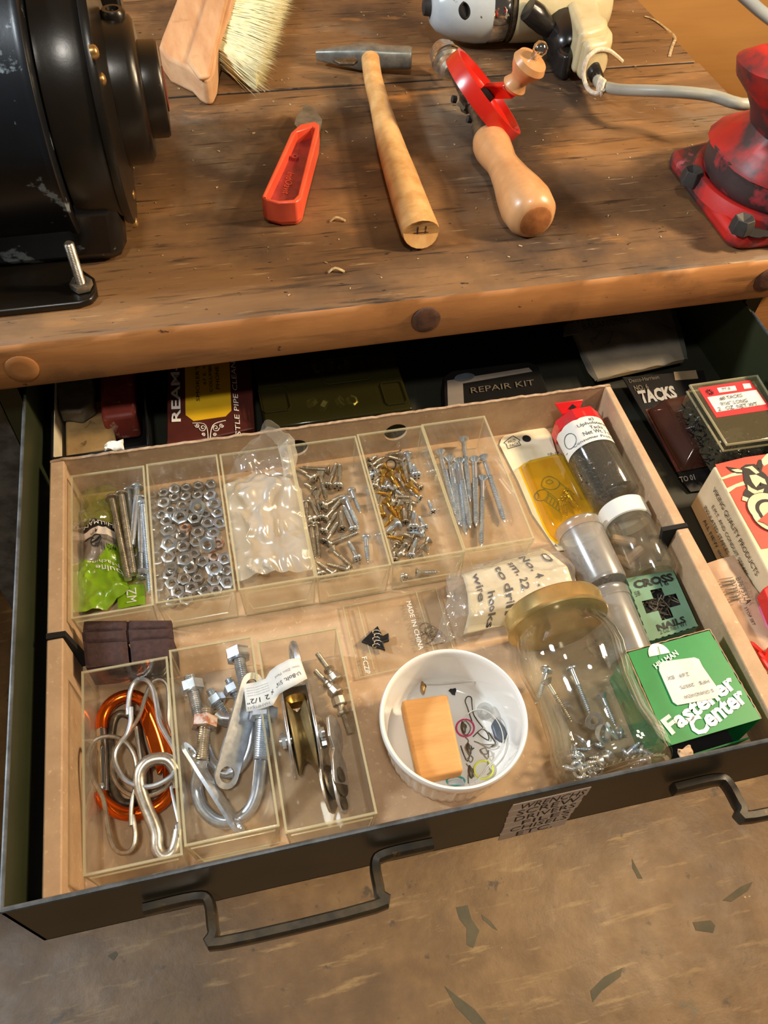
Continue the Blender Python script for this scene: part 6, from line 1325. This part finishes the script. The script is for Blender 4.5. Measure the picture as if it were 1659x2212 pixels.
prof.append((.0026, .0448)); mb.lathe(prof, 14); obj('threaded_stud', mb, 'steel', gr)
mb = MB(); m_ = nut_mesh(.0082, .0058); mb.M = Matrix.Translation((bc.x, bc.y, .0092)) @ Matrix.Rotation(.2, 4, 'Z'); mb.add(m_.v, m_.f); obj('stud_nut', mb, 'steel', gr, sm=30)
# --- bench brush
br = thing('bench_brush', P(460, 60, 0), 'wooden bench brush with beech block and cream bristles lying at the back left', 'brush')
bo = [(343, 98), (349, 78), (362, 45), (380, 0), (400, -60), (520, -60), (503, 10), (468, 110), (463, 150), (455, 168), (440, 171), (425, 163), (408, 145), (360, 122)]
t = [P(x, y, .026) for x, y in bo]; tb2 = [Vector((a.x, a.y, .0008)) for a in t]
rot = lambda q: q
n = sum((t[i].x * t[(i + 1) % len(t)].y - t[(i + 1) % len(t)].x * t[i].y) for i in range(len(t)))
if n < 0: t.reverse(); tb2.reverse()
o = obj('handle_block', MB().hexa(t, tb2), 'brushwood', br, bevel=.004); o.modifiers['bevel'].segments = 4
t = [P(x, y, .0295) for x, y in ((403, 128), (430, 165), (452, 160), (505, -60), (462, -60))]; n = sum((t[i].x * t[(i + 1) % len(t)].y - t[(i + 1) % len(t)].x * t[i].y) for i in range(len(t)))
t = t if n > 0 else t[::-1]; o = obj('raised_strip', MB().hexa(t, [Vector((a.x, a.y, .024)) for a in t]), 'brushwood', br, bevel=.0025)
random.seed(21); mb = MB(); A0 = P(466, 118, .014); A1 = P(525, -60, .014); B0 = P(563, 182, .008); B1 = P(640, -60, .008); rows = 44
for i in range(5200):
    u = random.random(); tuft = math.floor(u * rows) / rows + random.gauss(0, .006); rz_ = random.uniform(-.0105, .0120)
    a = lerp(A0, A1, tuft) + Vector((random.gauss(0, .0008), 0, rz_ * .75)); s_ = random.uniform(-.012, .012)
    b = lerp(B0, B1, tuft + random.gauss(0, .012)) + Vector((random.gauss(0, .004), s_ * .5, rz_ * 1.15)); b = a + (b - a) * random.uniform(.90, 1.04); b.z = max(.0015, b.z); a.z = max(.001, a.z)
    m1 = a.lerp(b, .55) + Vector((0, 0, .0012)); d = (b - a).normalized(); s1 = d.cross(Vector((0, 0, 1))).normalized() * .00055; s2 = Vector((0, 0, .0006))
    mb.add([a + s1, a - s1, a + s2, m1 + s1, m1 - s1, m1 + s2, b], [(0, 1, 4, 3), (1, 2, 5, 4), (2, 0, 3, 5), (3, 4, 6), (4, 5, 6), (5, 3, 6)])
tag(obj('bristles', mb, 'bristle', br, sm=0), None, kind='stuff')
core = [A0, lerp(A0, B0, .90), lerp(A1, B1, .90), A1]
obj('bristle_core', MB().hexa([q + Vector((0, 0, .0078 - .002 * (k in (1, 2)))) for k, q in enumerate(core)], [Vector((q.x, q.y, .0015)) for q in core]), 'bristle', br)
# --- hammer
hm = thing('hammer', P(850, 300, 0), 'small cross-peen hammer with pale wooden handle lying in the middle of the bench', 'hammer')
hz = .0140; A = P(683, 119, hz - .003); B = P(889, 125, hz + .002); d = (B - A); L = d.length; mb = MB(); mb.M = frame(A, d, (0, 0, 1))
def sq(prof, mb, k=4):                     # rounded-square loft: (h, half z, half y)
    vs = []; fs = []; seg = 16
    for h, a, b in prof:
        for i in range(seg):
            t_ = 2 * PI * (i + .5) / seg; c_, s_ = math.cos(t_), math.sin(t_); e = .55; vs.append((a * math.copysign(abs(c_) ** e, c_), b * math.copysign(abs(s_) ** e, s_), h))
    n_ = len(prof)
    for i in range(n_ - 1):
        for j in range(seg): j2 = (j + 1) % seg; fs.append((i * seg + j, i * seg + j2, (i + 1) * seg + j2, (i + 1) * seg + j))
    fs += [tuple(range(seg))[::-1], tuple(range((n_ - 1) * seg, n_ * seg))]; mb.add(vs, fs)
sq([(0, .0042, .0024), (.002, .0050, .0032), (L * .22, .0080, .0068), (L * .36, .0098, .0090), (L * .46, .0112, .0108), (L * .60, .0114, .0110), (L * .68, .0100, .0098), (L * .76, .0096, .0094), (L * .97, .0096, .0094), (L, .0086, .0084)], mb)
obj('head', mb, 'blade', hm, sm=35)
t = [P(x, y, hz + .0075) for x, y in ((718, 128), (768, 122), (773, 129), (765, 136), (735, 136))]; obj('peen_hollow', MB().hexa([a for a in t][::-1], [a - Vector((0, 0, .003)) for a in t][::-1]), 'darksteel', hm, bevel=.0008)
H = [((800, 128), .0090, .0085, .022), ((806, 170), .0090, .0090, .019), ((820, 225), .0094, .0095, .0165), ((843, 310), .0122, .0115, .0150), ((866, 380), .0140, .0125, .0146), ((888, 445), .0150, .0128, .0142), ((907, 496), .0154, .0130, .0140), ((909, 502), .0146, .0124, .0138)]
mb = MB(); pts = [P(*q[0], q[3]) for q in H]; vs = []; fs = []; seg = 20
pts2, rr2 = catmull(pts, [q[1] for q in H], 4, False); _, hh2 = catmull(pts, [q[2] for q in H], 4, False)
for i, p_ in enumerate(pts2):
    a_ = pts2[max(0, i - 1)]; b_ = pts2[min(len(pts2) - 1, i + 1)]; tt2 = (b_ - a_).normalized(); s_ = tt2.cross(Vector((0, 0, 1))).normalized(); n_ = s_.cross(tt2)
    for k in range(seg): q = 2 * PI * k / seg; vs.append(p_ + s_ * rr2[i] * math.cos(q) + n_ * hh2[i] * math.sin(q))
for i in range(len(pts2) - 1):
    for k in range(seg): k2 = (k + 1) % seg; fs.append((i * seg + k, i * seg + k2, (i + 1) * seg + k2, (i + 1) * seg + k))
fs += [tuple(range(seg)), tuple(range((len(pts2) - 1) * seg, len(pts2) * seg))[::-1]]
mb.add(vs, fs); o = obj('handle', mb, 'handlewood', hm)
e0 = pts[-1]; ed = (pts[-1] - pts[-2]).normalized(); sx_ = ed.cross(Vector((0, 0, 1))).normalized(); uz_ = sx_.cross(ed); mb = MB()
for (a_, b_) in ((-.0035, .0035), (-.0035, -.0025), (.0030, .0030), (.0030, -.0030), (0, .0002)):
    mb.M = frame(e0 + sx_ * a_ + uz_ * b_ + ed * .0003, ed, sx_); mb.box(-.0007, .0007, -.0026, .0026, 0, .0005) if a_ else mb.box(-.006, .006, -.0004, .0004, 0, .0005)
obj('end_slot', mb, 'plug', hm)
mb = MB(); mb.M = frame(P(801, 122, .0265), (0, 0, 1), (1, 0, 0)); mb.box(-.006, .006, -.0008, .0008, -.006, .0012)
# --- red knife
kn = thing('utility_knife', P(630, 370, 0), 'orange-red plastic trimming knife with hollow handle and grey angled blade', 'knife')
kzt = .0230
outer = [(649, 266), (688, 262), (693, 300), (690, 330), (655, 470), (640, 484), (600, 490), (575, 482), (566, 462), (564, 424), (600, 330), (628, 292)]
outer = [(648, 268), (680, 262), (690, 268), (688, 290), (651, 428), (640, 436), (602, 438), (574, 432), (565, 424), (600, 348), (628, 286)]
inner = [(636, 284), (676, 272), (680, 276), (646, 420), (636, 431), (604, 434), (574, 428), (572, 421), (606, 352)]
inner = [(640, 284), (674, 273), (679, 277), (643, 420), (634, 430), (604, 433), (577, 428), (575, 421), (609, 350)]
to = [P(x, y, kzt) for x, y in outer]; ti = [P(x, y, kzt) for x, y in inner]
cen = sum(to, Vector()) / len(to)
n = lambda t: sum((t[i].x * t[(i + 1) % len(t)].y - t[(i + 1) % len(t)].x * t[i].y) for i in range(len(t)))
if n(to) < 0: to.reverse()
if n(ti) < 0: ti.reverse()
pb_ = plate_hole(to, ti, kzt - .014, kzt)
for v in pb_.v: pass
mb = MB(); pb2 = plate_hole([Vector((a.x, a.y, .0045)) for a in to], [Vector((a.x, a.y, .0045)) for a in ti], .0045, kzt)
obj('handle_shell', pb2, 'redplastic', kn, bevel=.0011, sm=40)
# belly below the open cavity (rounded underside)
mb = MB(); mb.hexa([Vector((a.x, a.y, .0115)) for a in to], [Vector((cen.x + (a.x - cen.x) * .90, cen.y + (a.y - cen.y) * .97, .0006)) for a in to]); obj('handle_back', mb, 'redplastic', kn, bevel=.002)
obj('cavity_floor', MB().hexa([Vector((a.x, a.y, .0125)) for a in ti], [Vector((a.x, a.y, .0112)) for a in ti]), 'redplastic_in', kn)
mb = MB(); mb.M = Matrix.Translation(P(637, 345, .0122)); mb.lathe([(.0034, 0), (.0032, .0035), (.0014, .0035), (.0012, .001)], 16); obj('screw_boss', mb, 'redplastic_in', kn)
lettering('IndOavit', kn, 'redplastic', P(621, 372, .0128), P(610, 418, .0128), P(636, 376, .0128), lift=.0004)
t = [P(x, y, .0130) for x, y in ((636, 268), (640, 252), (660, 225), (676, 232), (696, 258), (692, 280), (680, 300), (655, 290))]; t = t if n(t) > 0 else t[::-1]
obj('blade', MB().hexa(t, [a - Vector((0, 0, .0011)) for a in t]), 'blade', kn)
# --- hand drill
hd_ = thing('hand_drill', P(1060, 290, 0), 'egg-beater hand drill with red gear wheel, beech handle and side crank knob', 'hand drill')
A = P(1051, 297, .0210); B = P(1157, 478, .0175); d = B - A; L = d.length; mb = MB(); mb.M = frame(A, d, (0, 0, 1))
mb.lathe([(.0110, -.0010), (.0135, .002), (.0160, .010), (.0165, .018), (.0150, .030), (.0135, .040), (.0140, .050), (.0165, L * .55), (.0200, L * .70), (.0218, L * .82), (.0205, L * .93), (.0165, L * .985), (.0130, L)], 40)
obj('main_handle', mb, 'knobwood', hd_)
mb = MB(); mb.M = frame(B, d, (0, 0, 1)); mb.lathe([(.0135, -.0005), (.0135, .0004), (.0120, .0012), (.0001, .0014)], 30); obj('handle_end', mb, 'endgrain', hd_)
C_ = P(972, 128, .0240); mb = MB(); sh = A - C_; mb.M = frame(C_, sh, (0, 0, 1)); Ls = sh.length
mb.lathe([(.0065, Ls * .10), (.0065, Ls * .55), (.0050, Ls * .56), (.0050, Ls * .86), (.0100, Ls * .88), (.0105, Ls * 1.01)], 24); obj('shaft', mb, 'darksteel', hd_)
mb = MB(); mb.M = frame(P(953, 106, .0240), sh, (0, 0, 1)); mb.lathe([(.0060, 0), (.0105, .0015), (.0140, .010), (.0150, .026), (.0150, .032), (.0120, .034), (.0110, .042), (.0070, .046)], 40, rad=lambda a, h: 1 - (.03 * (int(a / (2 * PI) * 40) % 2) if .006 < h < .031 else 0)); obj('chuck', mb, 'steel', hd_, sm=25)
mb = MB(); mb.M = frame(P(968, 131, .0250), sh, (0, 0, 1)); mb.lathe([(.0155, 0), (.0162, .0015), (.0155, .003)], 30); obj('chuck_ring', mb, 'chrome', hd_)
wc = P(1047, 208, .0400); wn = Vector((.62, -.05, .62)).normalized()
Mw = frame(wc, wn, (0, 1, 0)); mb = MB(); mb.M = Mw; WR = .0450
mb.lathe([(.0120, .0010), (WR - .010, -.0010), (WR - .0045, .0005), (WR - .003, .0060), (WR, .0060), (WR + .0006, -.002), (WR, -.0075), (WR - .004, -.0078), (WR - .0045, -.0035), (.0120, -.0035)], 72); obj('gear_wheel', mb, 'red', hd_)
mb = MB(); mb.M = Mw; mb.lathe([(.0070, .0005), (.0070, .0060), (.0055, .0070), (.0001, .0072)], 20); obj('wheel_hub', mb, 'oldbolt', hd_)
mb = MB(); mb.M = Mw
for k in range(56):
    a = 2 * PI * k / 56; r0 = WR - .013; mb.M = Mw @ Matrix.Rotation(a, 4, 'Z'); mb.box(r0 - .0045, r0 + .0045, -.0011, .0011, -.0075, -.0030)
mb.M = None; obj('gear_teeth', mb, 'darksteel', hd_, sm=0)
mb = MB(); gp = P(1008, 220, .0220); mb.M = frame(gp, sh, (0, 0, 1)); mb.lathe([(.0100, 0), (.0060, .012)], 14, rad=lambda a, h: 1 - .25 * (int(a / (2 * PI) * 14) % 2)); obj('pinion', mb, 'darksteel', hd_, sm=10)
for (x, y) in ((985, 215), (1018, 258)):
    mb = MB(); mb.M = frame(P(x, y, .016), (-1, 0, .2), (0, 0, 1)); mb.lathe([(.0035, 0), (.0035, .004), (.0001, .005)], 8); obj('pinion_screw', mb, 'oldbolt', hd_)
Kb = P(1106, 192, .058); ca = wc + wn * .008
mb = MB(); dd = (Kb - wn * .002 - ca).normalized(); s_ = wn.cross(dd).normalized(); ee = Kb
mb.hexa([ca + s_ * .0085 + wn * .001, ca - s_ * .0085 + wn * .001, ee - s_ * .0075 + wn * .002, ee + s_ * .0075 + wn * .002], [ca + s_ * .0085 - wn * .004, ca - s_ * .0085 - wn * .004, ee - s_ * .0075 - wn * .005, ee + s_ * .0075 - wn * .005]); obj('crank_arm', mb, 'red', hd_, bevel=.001)
Kr = ray(1154, 124).normalized(); Kt = CAM + Kr * ((Kb - CAM).dot(Kr) - .014)
kd = Kt - Kb; LK = kd.length
mb = MB(); mb.M = frame(Kb, kd, (0, 1, 0)); mb.lathe([(.0080, 0), (.0100, .002), (.0110, LK * .12), (.0080, LK * .30), (.0085, LK * .40), (.0130, LK * .60), (.0155, LK * .78), (.0135, LK * .93), (.0060, LK)], 36); obj('crank_knob', mb, 'knobwood', hd_)
mb = MB(); mb.M = frame(Kt, kd, (0, 1, 0)); mb.lathe([(.0034, -.001), (.0036, .003), (.0055, .0055), (.0062, .0085), (.0052, .0120), (.0025, .0140), (.0001, .0144)], 20); obj('knob_nut', mb, 'chrome', hd_)
# --- electric drill
ed_ = thing('electric_drill', P(1150, 40, 0), 'old cream and silver electric drill with black grip, cord end toward the bench front', 'power drill')
ez = .0370; EA = P(930, 12, ez); EB = P(1250, 8, ez); dx_ = Vector((1, -.06, 0)).normalized()
E0 = P(1030, 12, ez); mb = MB(); mb.M = frame(E0 - dx_ * .050, dx_, (0, 0, 1))
mb.lathe([(.010, .0), (.016, .001), (.022, .006), (.029, .020), (.0330, .036), (.0345, .048), (.0345, .060)], 44); obj('gear_case', mb, 'paleblue', ed_)
mb = MB(); mb.M = frame(E0 - dx_ * .050, dx_, (0, 0, 1)); mb.lathe([(.0345, .060), (.0352, .061), (.0352, .076), (.0345, .077)], 44); obj('nose_band', mb, 'chrome', ed_)
mb = MB(); mb.M = frame(E0 - dx_ * .050, dx_, (0, 0, 1)); mb.lathe([(.0340, .077), (.0330, .078), (.0330, .0795), (.0346, .0800), (.0346, .0825), (.0330, .083), (.0330, .0845), (.0345, .085)], 44); obj('groove_rings', mb, 'darksteel', ed_)
mb = MB(); mb.M = frame(E0 - dx_ * .050, dx_, (0, 0, 1)); mb.lathe([(.0345, .085), (.0352, .088), (.0352, .165), (.033, .180), (.025, .190), (.010, .194)], 44); obj('motor_body', mb, 'cream', ed_)
mb = MB(); mb.M = frame(E0 - dx_ * .050, dx_, (0, 0, 1)); mb.lathe([(.004, -.008), (.008, -.007), (.009, .001)], 16); obj('chuck', mb, 'oldbolt', ed_)
vn = P(1005, 22, .060); mb = MB(); mb.M = frame(vn, (.2, -.8, .7), (0, 0, 1)); mb.lathe([(.0075, -.004), (.0080, .0), (.0065, .001), (.0055, -.002), (.0001, -.0035)], 18, rad=lambda a, h: 1 - .3 * abs(math.sin(a))); obj('vent_hole', mb, 'void', ed_)
mb = MB(); mb.M = frame(P(945, 42, .012), (-1, 0, 0), (0, 0, 1)); mb.lathe([(.0045, 0), (.0045, .007), (.0001, .0075)], 10); obj('case_screw', mb, 'oldbolt', ed_)
# grip: black half and cream half, running toward the camera side
def rslab(px, z1, z0, nm, mat, bev=.005, seg=4):
    t = [P(x, y, z1) for x, y in px]; t = t if n(t) > 0 else t[::-1]; o = obj(nm, MB().hexa(t, [Vector((a.x, a.y, z0)) for a in t]), mat, ed_, bevel=bev); o.modifiers['bevel'].segments = seg; return o
rslab([(1186, 62), (1215, 40), (1248, 70), (1250, 96), (1240, 118), (1226, 122), (1208, 112)], .026, .001, 'grip_flare', 'blackplastic', .006)
mb = MB().tube([P(1178, -60, .030), P(1196, 0, .030), P(1212, 50, .027), P(1228, 92, .023), P(1236, 108, .020)], [.026, .024, .0225, .021, .017], 22, flat=.95); obj('black_grip', mb, 'blackplastic', ed_)
mb = MB().tube([P(1140, 20, .050), P(1158, 34, .044), P(1175, 52, .036), P(1190, 66, .030)], [.011, .012, .0105, .008], 16); obj('trigger', mb, 'blackplastic', ed_)
rslab([(1205, -60), (1285, -60), (1302, 30), (1316, 40), (1314, 56), (1280, 66), (1256, 68), (1240, 30)], .052, .010, 'cream_cover', 'cream', .006)
rslab([(1256, 56), (1312, 44), (1326, 66), (1326, 78), (1318, 88), (1272, 96), (1262, 84)], .045, .008, 'cover_end', 'cream', .006)
mb = MB().tube([P(1252, 88, .026), P(1262, 108, .025), P(1272, 130, .022), P(1284, 156, .018), (P(1291, 172, .014))], [.0110, .0095, .0085, .0072, .0065], 20); obj('strain_relief', mb, 'blackplastic', ed_)
mb = MB().tube([P(*a) for a in ((1290, 170, .0150), (1296, 182, .0160), (1308, 188, .0180), (1340, 194, .0250), (1400, 196, .0360), (1470, 199, .0430), (1540, 207, .0440), (1600, 225, .0440))] + [Vector((.535, .652, .036)), Vector((.556, .656, .018)), Vector((.566, .658, -.03)), Vector((.570, .660, -.20)), Vector((.572, .66, -.60)), Vector((.60, .66, -.845))], .0052, 14); obj('power_cord', mb, 'cord', ed_)
mb = MB().tube([P(*a) for a in ((1343, 132, .012), (1330, 120, .026), (1312, 108, .036), (1290, 108, .040), (1270, 124, .036), (1261, 148, .026), (1262, 172, .016), (1272, 194, .010), (1290, 202, .012), (1303, 193, .020))], .0022, 8)
tw = obj('cord_tie', mb, 'twine', ed_); tag(tw, 'loop of white twine tied round the cord')
mb = MB()
for k in range(4): c_ = P(1294 + 3 * k, 184 + 2.2 * k, .0160 + .0006 * k); dcr = Vector((.8, -.6, .1)).normalized(); mb.M = frame(c_, dcr, (0, 0, 1)); mb.tube([(.0066 * math.cos(a), .0066 * math.sin(a), .0004 * math.sin(a)) for a in [q * PI / 8 for q in range(16)]], .0016, 6, closed=True, smooth=1)
mb.M = None; obj('knot_wrap', mb, 'twine', tw)
# --- vise
vs_ = thing('bench_vise', (.52, .57, 0), 'worn red cast-iron swivel bench vise base with dark bolts at the right edge', 'vise')
vp = [(.4240, .5030), (.4560, .4900), (.66, .4900), (.66, .640), (.52, .655), (.4560, .6400), (.4265, .6180)]
vp = [(.4235, .5030), (.4300, .4950), (.5450, .4900), (.5520, .4980), (.5520, .6320), (.5440, .6400), (.4700, .6400), (.4285, .6300), (.4255, .6200)]
obj('base_plate', MB().prism(vp, .0, .0150), 'vise', vs_, bevel=.005)
VC = Vector((.4930, .5600, 0)); mb = MB(); mb.M = Matrix.Translation(VC); mb.lathe([(.074, .013), (.0725, .018), (.070, .024), (.067, .0245), (.062, .022)], 64); obj('base_ring', mb, 'vise', vs_)
mb = MB(); mb.M = Matrix.Translation(VC + Vector((.001, 0, 0))); mb.lathe([(.061, .021), (.0655, .026), (.0665, .034), (.0655, .048), (.060, .052), (.030, .060)], 64); obj('turntable', mb, 'vise_dark', vs_)
def vpillar(layers, nm, mat):
    vs2 = []; fs2 = []; seg = 24
    for (x, y, z, a, b) in layers:
        for k in range(seg): q = 2 * PI * k / seg; c_, s_ = math.cos(q), math.sin(q); vs2.append((x + a * math.copysign(abs(c_) ** .8, c_), y + b * math.copysign(abs(s_) ** .8, s_), z))
    for i in range(len(layers) - 1):
        for k in range(seg): k2 = (k + 1) % seg; fs2.append((i * seg + k, i * seg + k2, (i + 1) * seg + k2, (i + 1) * seg + k))
    fs2 += [tuple(range(seg))[::-1], tuple(range((len(layers) - 1) * seg, len(layers) * seg))]
    obj(nm, MB().add(vs2, fs2), mat, vs_, sm=60)
vpillar([(.494, .560, .046, .0655, .064), (.494, .559, .050, .064, .062), (.492, .556, .060, .054, .050), (.488, .552, .072, .042, .037), (.476, .549, .084, .037, .032), (.462, .547, .100, .035, .031), (.447, .546, .115, .036, .030), (.438, .546, .127, .032, .027), (.436, .546, .135, .020, .015)], 'vise_body', 'vise')
for (x, y) in ((1493, 388), (1601, 492)):
    c_ = P(x, y, .018); mb = MB(); mb.M = Matrix.Translation((c_.x, c_.y, .0148)); mb.lathe([(.0092, 0), (.0096, .0005), (.0096, .0072), (.0080, .0128), (.0001, .0088)], 6, a0=.3); obj('hex_bolt', mb, 'oldbolt', vs_, bevel=.0006, sm=25)
    mb = MB(); mb.M = Matrix.Translation((c_.x + .016, c_.y - .001, .0146)); mb.lathe([(.0095, .0001), (.0095, .0007)], 20, rad=lambda a, h: 1 + .5 * abs(math.cos(a))); obj('bolt_slot', mb, 'void', vs_)
# grey rod at the upper right
rd = thing('steel_rod', PY(1640, 20, 1.05), 'pale grey metal rod end crossing the plywood at the top right corner', 'rod')
obj('rod', MB().tube([PY(1560, -50, 1.02), PY(1640, 22, 1.02), PY(1740, 100, 1.02)], .0075, 16, smooth=1), 'paleblue', rd)
